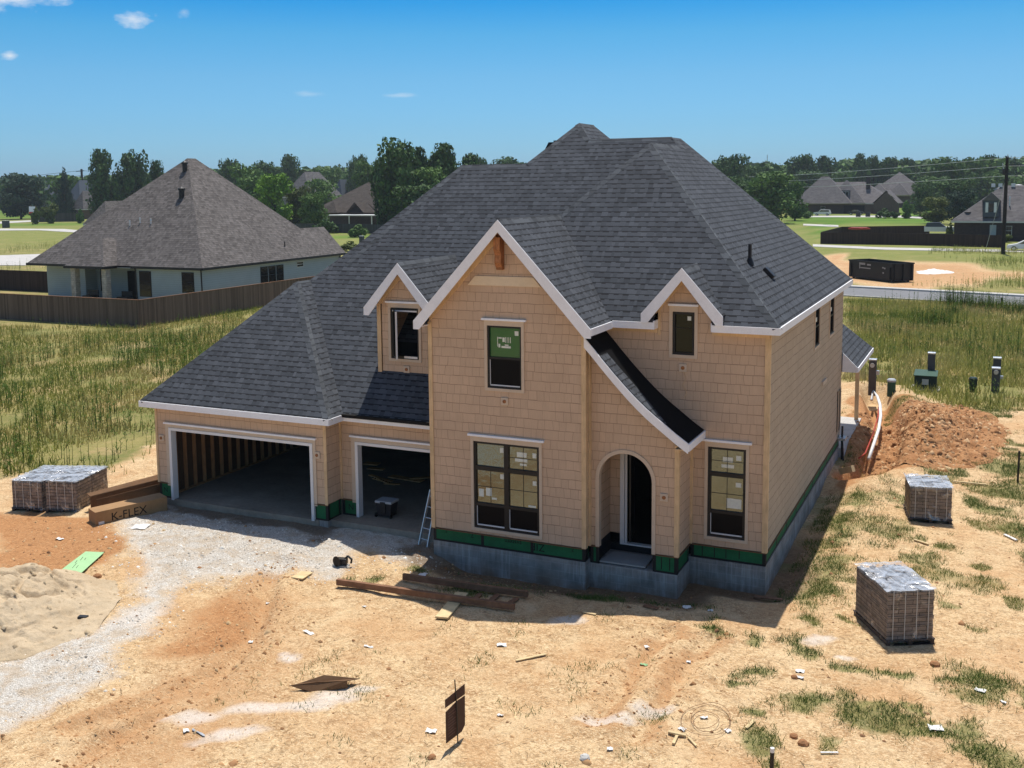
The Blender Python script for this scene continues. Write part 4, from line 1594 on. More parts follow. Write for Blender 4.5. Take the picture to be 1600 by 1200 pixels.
# arch casing
m_ = MB()
n = 26
ro = AR + 0.085
for k in range(n):
    t0, t1 = math.pi * (1 - k / n), math.pi * (1 - (k + 1) / n)
    q = [(AX + r_ * math.cos(t), YE - 0.028, AZ + r_ * math.sin(t)) for r_, t in ((AR - 0.005, t0), (AR - 0.005, t1), (ro, t1), (ro, t0))]
    m_.prism(q, (0, 0.16, 0))
m_.box(AX - ro, YE - 0.028, ZS - 0.02, AX - AR + 0.005, YE + 0.132, AZ)
m_.box(AX + AR - 0.005, YE - 0.028, ZS - 0.02, AX + ro, YE + 0.132, AZ)
m_.build('arch_trim', M['trim'], HOUSE)
# entry recess: side wall with siding, white door frame, dark door
m_ = MB()
m_.poly([(-8.55, YE + 0.15, 0.47), (-8.55, YM + 0.02, 0.47), (-8.55, YM + 0.02, 3.0), (-8.55, YE + 0.15, 3.0)])
m_.poly([(-8.55, YM + 0.01, 0.47), (-8.28, YM + 0.01, 0.47), (-8.28, YM + 0.01, 3.0), (-8.55, YM + 0.01, 3.0)])
m_.build('recess_wall', M['shake'], HOUSE)
m_ = MB()
m_.poly([(-8.55, YE + 0.15, 0.0), (-8.55, YM + 0.02, 0.0), (-8.55, YM + 0.02, 0.47), (-8.55, YE + 0.15, 0.47)])
m_.box(-8.55, YM + 0.012, 0.0, -6.6, YM + 0.05, 0.2)
m_.build('recess_membrane', M['tape'], HOUSE)
m_ = MB()
m_.box(-8.28, YM - 0.03, 0.2, -8.17, YM + 0.12, 2.75)
m_.box(-6.98, YM - 0.03, 0.2, -6.87, YM + 0.12, 2.75)
m_.box(-8.17, YM - 0.03, 2.62, -6.98, YM + 0.12, 2.75)
m_.box(-8.17, YM - 0.03, 0.2, -6.98, YM + 0.12, 0.235)
dfr = m_.build('door_frame', M['white_vinyl'], HOUSE)
m_ = MB()
m_.obox((-8.12, YM + 0.44, 1.42), (0.02, 0.004, 0), (-0.08, 0.40, 0), (0, 0, 1.17))
m_.build('front_door', M['black_frame'], dfr)
m_ = MB()
m_.box(-8.158, YM + 0.01, 0.24, -8.11, YM + 0.05, 2.6)
m_.build('door_edge', M['white_vinyl'], dfr)

# back porch: slab, posts, roof
m_ = MB()
m_.box(-10.0, YB, -0.9, -4.5, 42.5, 0.0)
m_.build('porch_slab', M['concrete'], HOUSE)
for (x, y) in ((-4.66, 42.2), (-9.7, 42.2)):
    m_ = MB()
    m_.box(x - 0.07, y - 0.07, 0.0, x + 0.07, y + 0.07, 2.7)
    m_.build('porch_post', M['pine'], HOUSE)
m_ = MB()
m_.poly([(-4.12, YB + 0.02, 2.86), (-4.12, 42.2, 2.86), (-5.8, 40.5, 4.54), (-5.8, YB + 0.02, 4.54)])
m_.poly([(-4.12, 42.2, 2.86), (-10.3, 42.2, 2.86), (-8.6, 40.5, 4.54), (-5.8, 40.5, 4.54)])
m_.poly([(-5.8, YB + 0.02, 4.54), (-5.8, 40.5, 4.54), (-8.6, 40.5, 4.54), (-8.6, YB + 0.02, 4.54)])
pr = m_.build('porch_roof', M['shingle'], HOUSE)
m_ = MB()
m_.box(-4.12, YB + 0.01, 2.70, -4.09, 42.23, 2.855)
m_.prism([(-4.12, YB - 0.02, 2.70), (-4.12, YB - 0.02, 2.86), (-4.62, YB - 0.02, 3.36), (-4.62, YB - 0.02, 2.70)], (0, 0.04, 0))
m_.box(-10.3, 42.2, 2.70, -4.09, 42.23, 2.855)
m_.build('fascia', M['white'], pr)
m_ = MB()
m_.box(-10.0, YB + 0.03, 2.68, -4.13, 42.1, 2.70)
m_.build('soffit', M['white'], pr)


# roof plumbing vents
def RPL(px, py, n, p0):
    dv = _r2 * ((px - 800) / CAM_F) + _d2 * ((py - CAM_CY) / CAM_F) + _f
    n, p0 = Vector(n), Vector(p0)
    c = Vector((0, 0, CAM_H))
    return c + dv * ((p0 - c).dot(n) / dv.dot(n))


p = RPL(1171.5, 412, nR, C0)
m_ = MB()
m_.tube([p + Vector((0, 0, -0.1)), p + Vector((0, 0, 0.5))], 0.045, 10)
pv = m_.build('vent_pipe', M['pipe_black'], ROOF)
m_ = MB()
m_.lathe(p + Vector((0, 0, -0.05)), [(0.12, 0), (0.10, 0.08), (0.055, 0.2)], 12)
m_.build('boot', M['pipe_black'], ROOF)
p = RPL(1200, 428, nR, C0)
d_ = Vector((1, 0, -1)).normalized()
nn_ = Vector((1, 0, 1)).normalized()
m_ = MB()
m_.obox(p + nn_ * 0.05, d_ * 0.17, (0, 0.14, 0), nn_ * 0.05)
m_.build('vent_hood', M['gutter'], ROOF, bevel=0.02)
p = RPL(865, 224, nF, val)
m_ = MB()
m_.tube([p + Vector((0, 0.3, -0.1)), p + Vector((0, 0.3, 0.10))], 0.12, 10)
m_.build('vent_pipe', M['pipe_black'], ROOF)

# utility risers at the back corner of the right wall
m_ = MB()
m_.tube([(XR + 0.12, 37.0, -0.5), (XR + 0.12, 37.0, 0.85)], 0.035, 8)
m_.tube([(XR + 0.22, 36.8, -0.6), (XR + 0.16, 36.8, 0.3), (XR + 0.12, 36.9, 0.6)], 0.028, 8)
m_.build('service_pipe', M['pipe_black'], HOUSE)
m_ = MB()
m_.box(XR + 0.01, 36.62, 0.42, XR + 0.26, 37.12, 0.5)
m_.build('pipe_bracket', M['steel'], HOUSE)
# ---------------------------------------------------------------- ground
RNG = np.random.default_rng(7)
random.seed(5)


def gp(pts):
    return [tuple(G(x, y)[:2]) for x, y in pts]


Z_GRAVEL = gp([(262, 785), (480, 820), (545, 810), (690, 845), (680, 885), (600, 880), (560, 870), (500, 895), (440, 900), (390, 905), (320, 915), (265, 935), (255, 968), (225, 1000), (172, 1018), (158, 1060), (120, 1090), (50, 1118), (-60, 1165), (-90, 1080), (60, 1010), (130, 985), (185, 955), (225, 925), (215, 905), (190, 862), (180, 835), (205, 800)])
Z_RED_L = gp([(-30, 785), (60, 800), (150, 805), (190, 850), (170, 885), (80, 905), (-30, 890)])
Z_RED_M = gp([(400, 895), (445, 912), (440, 950), (415, 1010), (390, 1050), (330, 1060), (270, 1055), (200, 1062), (175, 1040), (240, 1010), (290, 960), (340, 935)])
Z_RED_B = gp([(60, 1130), (200, 1040), (280, 960), (420, 890), (520, 930), (560, 1020), (520, 1130), (420, 1180), (300, 1260), (0, 1300)])
Z_RED_R = gp([(1322, 625), (1370, 618), (1440, 625), (1520, 690), (1450, 735), (1400, 750), (1325, 770), (1305, 745)])
Z_FIELD_L = gp([(-400, 760), (0, 748), (60, 740), (165, 738), (235, 705), (300, 660), (620, 440), (620, 395), (-400, 395)])
Z_FIELD_R = gp([(1318, 600), (1400, 608), (1500, 640), (1560, 640), (1900, 640), (1900, 476), (1318, 466)])
Z_SIDE = gp([(1215, 930), (1250, 985), (1330, 935), (1345, 860), (1420, 770), (1400, 748), (1320, 770)])
Z_EDGE = gp([(1530, 680), (1545, 820), (1700, 870), (1700, 660)])
PATCH = [(1290, 1107, 60, 16), (1390, 1122, 75, 18), (1450, 1140, 60, 20), (1515, 1068, 52, 30), (1470, 1072, 28, 12), (1560, 1190, 60, 28), (1590, 1100, 22, 14), (1105, 988, 24, 12), (1172, 1005, 22, 10),
         (1190, 1066, 26, 10), (1182, 1085, 22, 8), (1195, 1120, 22, 10), (1190, 1165, 40, 22), (1275, 1030, 26, 14), (1255, 1018, 16, 10), (1345, 1050, 30, 10), (1395, 1055, 20, 8), (590, 908, 20, 6), (545, 905, 14, 6),
         (760, 915, 60, 12), (930, 925, 40, 10), (1560, 730, 36, 16), (1580, 770, 30, 14), (1545, 790, 26, 18), (1590, 830, 30, 18), (1485, 860, 14, 6), (1310, 972, 14, 6), (1245, 975, 14, 8), (660, 893, 20, 6), (1440, 1105, 20, 8), (1520, 1150, 60, 22)]
PATCHW = []
for (px, py, rx, ry) in PATCH:
    c = G(px, py)
    a = (G(px + rx, py) - c).length
    b = (G(px, py - ry) - G(px, py + ry)).length / 2
    PATCHW.append((c.x, c.y, a, b))
POWDER = [(520, 1098, 60, 12), (470, 1108, 80, 12), (1275, 1003, 34, 12), (880, 972, 30, 8), (560, 1085, 40, 8), (400, 1112, 70, 16), (300, 1120, 60, 14), (350, 1150, 70, 12), (450, 1030, 30, 10), (1330, 1030, 20, 6), (215, 965, 60, 20), (1030, 1105, 60, 14), (950, 1120, 60, 14)]
POWW = []
for (px, py, rx, ry) in POWDER:
    c = G(px, py)
    POWW.append((c.x, c.y, (G(px + rx, py) - c).length, (G(px, py - ry) - G(px, py + ry)).length / 2))
TRENCH = [tuple(G(*q)[:2]) for q in ((1368, 612), (1384, 655), (1388, 690), (1368, 730), (1338, 742))]
HOUSE_FRONT = [(-12.9, 23.0), (-8.7, 23.0), (-8.7, 23.3), (-6.5, 23.3), (-6.5, 24.4), (-4.65, 24.4), (-4.65, 37.3)]
RUTS = [[tuple(G(*q)[:2]) for q in ((440, 880), (420, 940), (395, 1010), (330, 1075), (200, 1140), (120, 1190))], [tuple(G(*q)[:2]) for q in ((415, 905), (400, 970), (350, 1040), (260, 1090), (120, 1140))],
        [tuple(G(*q)[:2]) for q in ((1110, 1000), (1050, 1080), (990, 1160))], [tuple(G(*q)[:2]) for q in ((1045, 985), (985, 1060), (930, 1130))]]


def rot_ell(x, y, c):
    """distance in an ellipse whose long axis lies across the camera's view"""
    ca, sa = math.cos(-CAM_YAW), math.sin(-CAM_YAW)
    dx, dy = x - c[0], y - c[1]
    u = dx * ca + dy * sa
    v = -dx * sa + dy * ca
    return np.sqrt((u / c[2]) ** 2 + (v / c[3]) ** 2)


def warp(x, y):
    wx = (vnoise(x, y, 1.6, 11) - 0.5) * 1.5 + (vnoise(x, y, 0.35, 13) - 0.5) * 0.5
    wy = (vnoise(x, y, 1.6, 21) - 0.5) * 1.5 + (vnoise(x, y, 0.35, 23) - 0.5) * 0.5
    return x + wx, y + wy


def masks(x, y):
    """gravel, red clay, green cover, powder, field cover"""
    X, Y = warp(x, y)
    gravel = sstep(-1.0, 1.0, poly_dist(X, Y, Z_GRAVEL))
    red = np.maximum.reduce([sstep(-0.4, 0.8, poly_dist(X, Y, Z_RED_L)), 0.85 * sstep(-0.3, 1.2, poly_dist(X, Y, Z_RED_M)), 0.47 * sstep(-1.6, 2.0, poly_dist(X, Y, Z_RED_B)), sstep(-0.2, 0.6, poly_dist(X, Y, Z_RED_R))])
    for r in RUTS:
        red = np.maximum(red, 0.55 * sstep(0.45, 0.1, line_dist(X, Y, r)))
    red = np.maximum(red, 0.75 * sstep(1.0, 0.3, line_dist(x, y, HOUSE_FRONT)) * sstep(30.0, 26.0, y))
    green = np.zeros_like(x)
    for c in PATCHW:
        green = np.maximum(green, sstep(1.45, 0.35, rot_ell(X * 0.8 + x * 0.2, Y * 0.8 + y * 0.2, c)))
    side = sstep(-0.3, 0.8, poly_dist(X, Y, Z_SIDE))
    edge = sstep(-0.5, 1.0, poly_dist(X, Y, Z_EDGE))
    nz = vnoise(x, y, 1.2, 5, 4)
    green = np.maximum(green, side * sstep(0.28, 0.50, nz) * 0.95)
    green = np.maximum(green, edge * sstep(0.38, 0.62, nz) * 0.8)
    strip = sstep(-8.0, -4.6, x) * sstep(24.0, 27.0, y) * sstep(52.0, 46.0, y)
    green = np.maximum(green, strip * sstep(0.47, 0.66, nz) * 0.75)
    tuft = sstep(0.66, 0.78, vnoise(x, y, 0.75, 333, 2)) * (0.25 + 0.75 * sstep(-8.0, -2.0, x)) * sstep(-14.0, -11.0, x)
    green = np.maximum(green, tuft * 0.8 * (1 - gravel))
    fl = sstep(-0.8, 1.2, poly_dist(X, Y, Z_FIELD_L))
    fr = sstep(-0.8, 1.2, poly_dist(X, Y, Z_FIELD_R))
    field = np.maximum(fl, fr)
    powder = np.zeros_like(x)
    for c in POWW:
        powder = np.maximum(powder, sstep(1.3, 0.3, rot_ell(X * 0.5 + x * 0.5, Y * 0.5 + y * 0.5, c)) * 0.8)
    return gravel, red, green, powder, field


def gh(x, y):
    x = np.asarray(x, dtype=float)
    y = np.asarray(y, dtype=float)
    z = np.full(x.shape, GZ)
    apron = sstep(26.2, 23.4, -x) * 0 + sstep(-25.5, -22.5, x) * sstep(-11.8, -13.2, x) * sstep(18.5, 22.4, y) * sstep(30, 25, y)
    z += 0.12 * apron
    near = sstep(88, 55, np.hypot(x, y))
    z += near * ((vnoise(x, y, 5.0, 31, 3) - 0.5) * 0.16 + (vnoise(x, y, 0.9, 33, 3) - 0.5) * 0.07 + (vnoise(x, y, 0.25, 35, 2) - 0.5) * 0.035)
    hd = line_dist(x, y, HOUSE_FRONT)
    z -= 0.26 * sstep(1.5, 0.1, hd) * (1 - apron)
    td = line_dist(x, y, TRENCH)
    z -= 0.65 * sstep(0.75, 0.3, td)
    z += 0.22 * sstep(0.5, 1.0, td) * sstep(2.4, 1.2, td)
    for r in RUTS:
        d = line_dist(x, y, r)
        z += -0.075 * sstep(0.24, 0.05, d) + 0.045 * sstep(0.22, 0.34, d) * sstep(0.6, 0.38, d)
    # never rise through the slabs
    inside = (x > -22.4) & (x < -4.8) & (y > 24.3) & (y < 42.4)
    z = np.where(inside, np.minimum(z, -0.35), z)
    return z


def axis(lo, fine_lo, fine_hi, hi, step, n):
    g = np.arange(fine_lo, fine_hi, step)
    a = fine_lo - np.geomspace(step, fine_lo - lo, n)
    b = g[-1] + np.geomspace(step, hi - g[-1], n)
    return np.concatenate([a[::-1], g, b])


gx = axis(-4200, -31.0, 5.0, 4200, 0.085, 70)
gy = axis(-400, 11.0, 47.0, 7000, 0.085, 80)
XX, YY = np.meshgrid(gx, gy)
ZZ = gh(XX, YY)
mg, mr, mgr, mp, mf = masks(XX.ravel(), YY.ravel())
ZZ = ZZ.ravel() + 0.03 * mg * (vnoise(XX.ravel(), YY.ravel(), 0.3, 77, 2) - 0.5)
nx, ny = len(gx), len(gy)
idx = np.arange(nx * ny).reshape(ny, nx)
F = np.stack([idx[:-1, :-1], idx[:-1, 1:], idx[1:, 1:], idx[1:, :-1]], -1).reshape(-1, 4)
V = np.stack([XX.ravel(), YY.ravel(), ZZ], -1)
dist = np.hypot(V[:, 0], V[:, 1])
mf = np.maximum(mf, sstep(47, 58, V[:, 1]))
mf = np.maximum(mf, sstep(-31, -40, V[:, 0]))
# bare construction lot beyond the street
LOT = gp([(1280, 402), (1440, 400), (1520, 408), (1610, 432), (1500, 449), (1400, 448), (1280, 445)])
lot = sstep(-2, 2, poly_dist(V[:, 0] + (vnoise(V[:, 0], V[:, 1], 7, 41) - 0.5) * 12, V[:, 1] + (vnoise(V[:, 0], V[:, 1], 7, 43) - 0.5) * 26, LOT))
mf = mf * (1 - lot)
mr = np.maximum(mr, lot * 0.55)
lawn = np.zeros(len(V))
for pl in ([(1225, 339), (1300, 334), (1470, 341), (1460, 353), (1290, 350), (1225, 346)], [(1265, 352), (1300, 352), (1300, 362), (1280, 372)], [(-60, 318), (140, 322), (140, 342), (-60, 344)], [(30, 348), (140, 349), (140, 356), (20, 357)], [(520, 362), (600, 363), (600, 372), (530, 371)], [(1400, 318), (1460, 320), (1460, 336), (1400, 336)]):
    lawn = np.maximum(lawn, sstep(-1, 1, poly_dist(V[:, 0], V[:, 1], gp(pl))))


def ground_mat():
    m = NT('ground_soil', 0.95, 0.12)
    P = m.pos()
    a1 = m.xyz(m.attr('cover'))
    a2 = m.xyz(m.attr('cover2'))
    n_big = m.noise(P, 0.35, 5, 0.6)
    n_mid = m.noise(P, 2.2, 6, 0.65, 0.6)
    n_fine = m.noise(P, 11.0, 5, 0.7, 0.8)
    n_grit = m.noise(P, 45.0, 4, 0.7)
    straw = m.noise(m.scl(P, (1.0, 2.4, 1.0)), 7.0, 5, 0.7, 2.5)
    tan = m.mix(m.ramp(n_mid, 0.38, 0.62), (0.45, 0.265, 0.125, 1), (0.66, 0.46, 0.25, 1))
    tan = m.mix(m.ramp(straw, 0.47, 0.58), tan, (0.80, 0.60, 0.36, 1))
    tan = m.mix(m.math('MULTIPLY', m.ramp(n_fine, 0.50, 0.64), 0.7), tan, (0.26, 0.16, 0.08, 1))
    tan = m.mix(m.math('MULTIPLY', m.ramp(n_big, 0.47, 0.62), 0.5), tan, (0.55, 0.31, 0.145, 1))
    tan = m.mix(m.math('MULTIPLY', m.ramp(m.noise(P, 0.8, 4, 0.6, 0.8), 0.52, 0.64), 0.4), tan, (0.76, 0.58, 0.35, 1))
    red = m.mix(m.ramp(n_fine, 0.35, 0.65), (0.34, 0.155, 0.062, 1), (0.55, 0.29, 0.13, 1))
    red = m.mix(m.math('MULTIPLY', m.ramp(straw, 0.52, 0.62), 0.35), red, (0.62, 0.36, 0.17, 1))
    mott = m.math('ADD', m.math('MULTIPLY', n_mid, 0.5), m.math('MULTIPLY', n_fine, 0.5))
    sep = lambda ch, lo, hi: m.ramp(m.math('ADD', ch, m.math('MULTIPLY', m.math('SUBTRACT', mott, 0.5), 0.9)), lo, hi)
    c = m.mix(sep(a1[1], 0.30, 0.75), tan, red)
    # crushed limestone: light stones with dark gaps, worn thin towards the edge
    v1 = m.vor(P, 38.0)
    v2 = m.t.nodes.new('ShaderNodeTexVoronoi')
    m._in(v2.inputs['Vector'], P)
    v2.inputs['Scale'].default_value = 38.0
    vc = m.xyz(v2.outputs['Color'])
    stone = m.mix(m.ramp(vc[0], 0.0, 1.0), (0.62, 0.56, 0.475, 1), (0.88, 0.83, 0.75, 1))
    stone = m.mix(m.math('MULTIPLY', m.ramp(v1, 0.45, 0.8), 0.45), stone, (0.26, 0.22, 0.17, 1))
    stone = m.mix(m.math('MULTIPLY', m.ramp(n_mid, 0.46, 0.60), 0.6), stone, (0.58, 0.44, 0.29, 1))
    c = m.mix(sep(a1[0], 0.30, 0.72), c, stone)
    c = m.mix(m.math('MULTIPLY', sep(a2[0], 0.25, 0.95), 0.85), c, (0.74, 0.68, 0.61, 1))
    dark_brown = m.mix(m.ramp(n_fine, 0.35, 0.65), (0.13, 0.085, 0.05, 1), (0.25, 0.175, 0.11, 1))  # darker brown ground tone
    c = m.mix(m.math('MULTIPLY', sep(m.xyz(m.attr('cover3'))[0], 0.3, 0.8), 0.85), c, dark_brown)
    # field floor and turf
    turf = m.mix(m.ramp(n_mid, 0.35, 0.65), (0.085, 0.13, 0.03, 1), (0.20, 0.22, 0.07, 1))
    c = m.mix(m.math('MULTIPLY', sep(a1[2], 0.40, 0.95), 0.72), c, turf)
    fld = m.mix(m.ramp(n_big, 0.35, 0.62), (0.30, 0.26, 0.09, 1), (0.15, 0.17, 0.045, 1))
    fld = m.mix(m.math('MULTIPLY', m.ramp(n_fine, 0.45, 0.65), 0.5), fld, (0.45, 0.34, 0.17, 1))
    bare = m.ramp(m.noise(P, 0.28, 5, 0.7), 0.52, 0.62)
    fld = m.mix(m.math('MULTIPLY', bare, 0.55), fld, (0.52, 0.36, 0.19, 1))
    far_ = m.ramp(m.xyz(P)[1], 95.0, 150.0, 0.0, 0.75)
    fld = m.mix(far_, fld, m.mix(m.ramp(n_big, 0.4, 0.6), (0.15, 0.20, 0.04, 1), (0.24, 0.25, 0.075, 1)))
    c = m.mix(sep(a2[1], 0.3, 0.7), c, fld)
    lw = m.mix(m.ramp(m.noise(P, 0.09, 4), 0.35, 0.65), (0.075, 0.165, 0.017, 1), (0.135, 0.225, 0.032, 1))
    c = m.mix(a2[2], c, lw)
    spot = m.ramp(m.noise(P, 5.5, 5, 0.72, 1.2), 0.54, 0.66)
    c = m.mix(m.math('MULTIPLY', spot, 0.38), c, (0.27, 0.165, 0.085, 1))
    c = m.mix(1.0, c, m.ramp(n_grit, 0.3, 0.7, 0.70, 1.18), 'MULTIPLY')
    m.col(c)
    hgt = m.math('ADD', m.math('MULTIPLY', n_fine, 0.7), m.math('MULTIPLY', n_grit, 0.35))
    hgt = m.math('ADD', hgt, m.math('MULTIPLY', m.math('MULTIPLY', v1, -0.9), a1[0]))
    m.bump(hgt, 0.8, 0.05)
    return m.m


M['ground'] = ground_mat()
cov1 = np.stack([mg, mr, mgr], -1)
cov2 = np.stack([mp, mf, lawn], -1)
DARK_STRIP = gp([(262, 784), (490, 812), (560, 806), (690, 830), (692, 852), (600, 843), (540, 838), (470, 842), (360, 822), (262, 806)])  # darker brown strip beside the garage slab, continued along the house front
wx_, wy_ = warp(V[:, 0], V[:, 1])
dark_cov = sstep(-0.35, 0.35, poly_dist(wx_, wy_, DARK_STRIP)) * 0.85
dark_cov = np.maximum(dark_cov, 0.8 * sstep(1.5, 0.5, line_dist(wx_, wy_, HOUSE_FRONT)) * sstep(31, 27, V[:, 1]))
cov3 = np.stack([dark_cov, dark_cov * 0, dark_cov * 0], -1)
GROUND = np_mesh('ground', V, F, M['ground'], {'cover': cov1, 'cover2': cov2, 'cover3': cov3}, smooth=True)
tag(GROUND, kind='structure')


def gz(x, y):
    return float(gh(np.array([x]), np.array([y]))[0])


def GH(px, py):
    """point on the actual ground under a pixel"""
    p = G(px, py)
    for _ in range(4):
        p = G(px, py, gz(p.x, p.y))
    return p


def sheet(name, pts, z, mat, kind='structure', n=1):
    m_ = MB()
    m_.poly([(p[0], p[1], z) for p in pts])
    o = m_.build(name, M[mat])
    return tag(o, kind=kind)


# streets, drives and paths (thin slabs with real kerbs)
def slab(name, pts, z0, z1, mat):
    m_ = MB()
    a = sum((pts[i][0] * pts[(i + 1) % len(pts)][1] - pts[(i + 1) % len(pts)][0] * pts[i][1]) for i in range(len(pts)))
    m_.prism([(p[0], p[1], z0) for p in pts], (0, 0, z1 - z0))
    return tag(m_.build(name, M[mat]), kind='structure')


s0, s1, s2, s3 = G(1322, 449.5), G(1600, 464.5), G(1600, 477), G(1322, 464)
du = (s1 - s0).normalized()
e0, e1 = s0 - du * 60, s1 + du * 60
f0, f1 = s3 - du * 60, s2 + du * 60
slab('street', [e0, e1, f1, f0], GZ - 0.25, GZ + 0.03, 'asphalt')
nrm = Vector((-du.y, du.x, 0))
slab('kerb', [e0, e1, e1 + nrm * 1.1, e0 + nrm * 1.1], GZ - 0.25, GZ + 0.16, 'concrete')
slab('kerb', [f0, f1, f1 - nrm * 0.25, f0 - nrm * 0.25], GZ - 0.25, GZ + 0.10, 'concrete')
slab('path', [G(*q) for q in ((1270, 382), (1380, 387), (1600, 391), (1600, 394.5), (1380, 390.5), (1270, 385.5))], GZ - 0.2, GZ + 0.05, 'concrete')
slab('driveway', [G(*q) for q in ((1262, 337.5), (1410, 337), (1472, 341), (1472, 343.5), (1400, 339.8), (1262, 339.5))], GZ - 0.2, GZ + 0.06, 'concrete')
slab('path', [G(*q) for q in ((1255, 350), (1310, 352), (1310, 355), (1255, 352.5))], GZ - 0.2, GZ + 0.06, 'concrete')
slab('driveway', [G(*q) for q in ((-80, 402), (76, 397), (70, 408), (40, 415), (-80, 415))], GZ - 0.2, GZ + 0.06, 'concrete')
slab('path', [G(*q) for q in ((-60, 349), (60, 344), (62, 346), (-60, 353))], GZ - 0.2, GZ + 0.06, 'concrete')
slab('path', [G(*q) for q in ((-60, 357), (100, 358), (135, 361), (135, 364.5), (60, 360), (-60, 361))], GZ - 0.2, GZ + 0.06, 'concrete')


# ---------------------------------------------------------------- plants that nobody could count
def blade_mesh(name, pos, h, w, lean, tone, label=None, two=False):
    """one narrow triangle per blade"""
    n = len(pos)
    a = RNG.uniform(0, 2 * np.pi, n)
    b = RNG.uniform(0, 2 * np.pi, n)
    side = np.stack([np.cos(a), np.sin(a), np.zeros(n)], -1) * (w * 0.5)[:, None]
    tip = np.stack([np.cos(b) * lean * h, np.sin(b) * lean * h, h], -1)
    v0, v1, v2 = pos - side, pos + side, pos + tip
    Vv = np.stack([v0, v1, v2], 1).reshape(-1, 3)
    Ff = np.arange(n * 3).reshape(-1, 3)
    tt = np.repeat(tone, 3, axis=0)
    o = np_mesh(name, Vv, Ff, M['blade'], {'tone': tt})
    tag(o, label=label, cat='grass' if label else None, kind='stuff')
    return o


def scatter(n, x0, x1, y0, y1, dens):
    x = RNG.uniform(x0, x1, n)
    y = RNG.uniform(y0, y1, n)
    k = RNG.uniform(0, 1, n) < dens(x, y)
    return x[k], y[k]


def house_clear(x, y):
    return ~((x > -22.7) & (x < -4.4) & (y > 22.9) & (y < 42.6))


def tones(x, y, cols, seed, scale=3.0):
    t = np.clip(vnoise(x, y, scale, seed, 3) * 1.6 - 0.3 + RNG.normal(0, 0.12, len(x)), 0, 0.999) * (len(cols) - 1)
    i = t.astype(int)
    f = (t - i)[:, None]
    c = np.array(cols)
    return c[i] * (1 - f) + c[i + 1] * f


DRY, STRAW, YG, MIDG, DKG = (0.40, 0.34, 0.12), (0.48, 0.39, 0.18), (0.29, 0.30, 0.07), (0.135, 0.19, 0.042), (0.065, 0.11, 0.024)

# low growth of the left field
x, y = scatter(340000, -75, -20, 24, 75, lambda x, y: masks(x, y)[4] * house_clear(x, y) * sstep(0.30, 0.50, vnoise(x, y, 2.5, 91, 4)) * np.clip(60 / np.hypot(x, y), 0, 1) * 0.62)
inf = poly_dist(x, y, [tuple(G(218, 511)[:2]), tuple(G(-400, 508)[:2]), (-140, 120), (-52, 120)])
k = inf < 0
x, y = x[k], y[k]
h = RNG.uniform(0.10, 0.42, len(x))
blade_mesh('grass', np.stack([x, y, gh(x, y) - 0.02], -1), h, RNG.uniform(0.025, 0.06, len(x)), RNG.uniform(0.1, 0.6, len(x)), tones(x, y, [DRY, DRY, YG, YG, MIDG], 93, 5.0))
# low growth of the right field and the verge
x, y = scatter(240000, -14, 22, 42, 100, lambda x, y: masks(x, y)[4] * house_clear(x, y) * (1 - sstep(88.5, 89.5, y)) * sstep(0.20, 0.42, vnoise(x, y, 2.5, 95, 4)) * 0.75)
h = RNG.uniform(0.12, 0.5, len(x))
blade_mesh('grass', np.stack([x, y, gh(x, y) - 0.02], -1), h, RNG.uniform(0.03, 0.075, len(x)), RNG.uniform(0.1, 0.6, len(x)), tones(x, y, [STRAW, (0.42, 0.38, 0.13), (0.34, 0.34, 0.095), YG, MIDG], 97, 6.0))
# green tufts about the building lot
x, y = scatter(1500000, -16, 8, 13, 48, lambda x, y: (masks(x, y)[2] * house_clear(x, y)) * np.clip(vnoise(x, y, 0.35, 301, 3) * 2.2 - 0.5, 0.08, 1) * 0.95)
h = RNG.uniform(0.025, 0.13, len(x))
blade_mesh('grass', np.stack([x, y, gh(x, y) - 0.01], -1), h, RNG.uniform(0.009, 0.020, len(x)), RNG.uniform(0.3, 1.0, len(x)), tones(x, y, [(0.23, 0.23, 0.06), (0.12, 0.165, 0.036), (0.085, 0.14, 0.030), (0.062, 0.11, 0.025)], 99, 1.5))
# loose straw on the bare ground
n = 52000
x, y = scatter(n, -24, 8, 11.5, 42, lambda x, y: house_clear(x, y) * np.clip(0.35 + 1.4 * (vnoise(x, y, 1.4, 101, 3) - 0.4), 0, 1) * (1 - masks(x, y)[0]))
n = len(x)
a = RNG.uniform(0, np.pi, n)
L = RNG.gamma(2.0, 0.028, n) + 0.015
wd_ = RNG.uniform(0.002, 0.006, n)
p = np.stack([x, y, gh(x, y) + RNG.uniform(0.012, 0.035, n)], -1)
d = np.stack([np.cos(a), np.sin(a), RNG.uniform(-0.15, 0.15, n)], -1) * L[:, None] * 0.5
s = np.stack([-np.sin(a), np.cos(a), np.zeros(n)], -1) * wd_[:, None]
Vv = np.stack([p - d - s, p + d - s, p + d + s, p - d + s], 1).reshape(-1, 3)
tn = np.array([(0.72, 0.56, 0.32), (0.62, 0.45, 0.24), (0.45, 0.31, 0.15), (0.22, 0.14, 0.07), (0.68, 0.52, 0.30)])[RNG.integers(0, 5, n)]
tag(np_mesh('straw', Vv, np.arange(4 * n).reshape(-1, 4), M['blade'], {'tone': np.repeat(tn, 4, axis=0)}), kind='stuff')


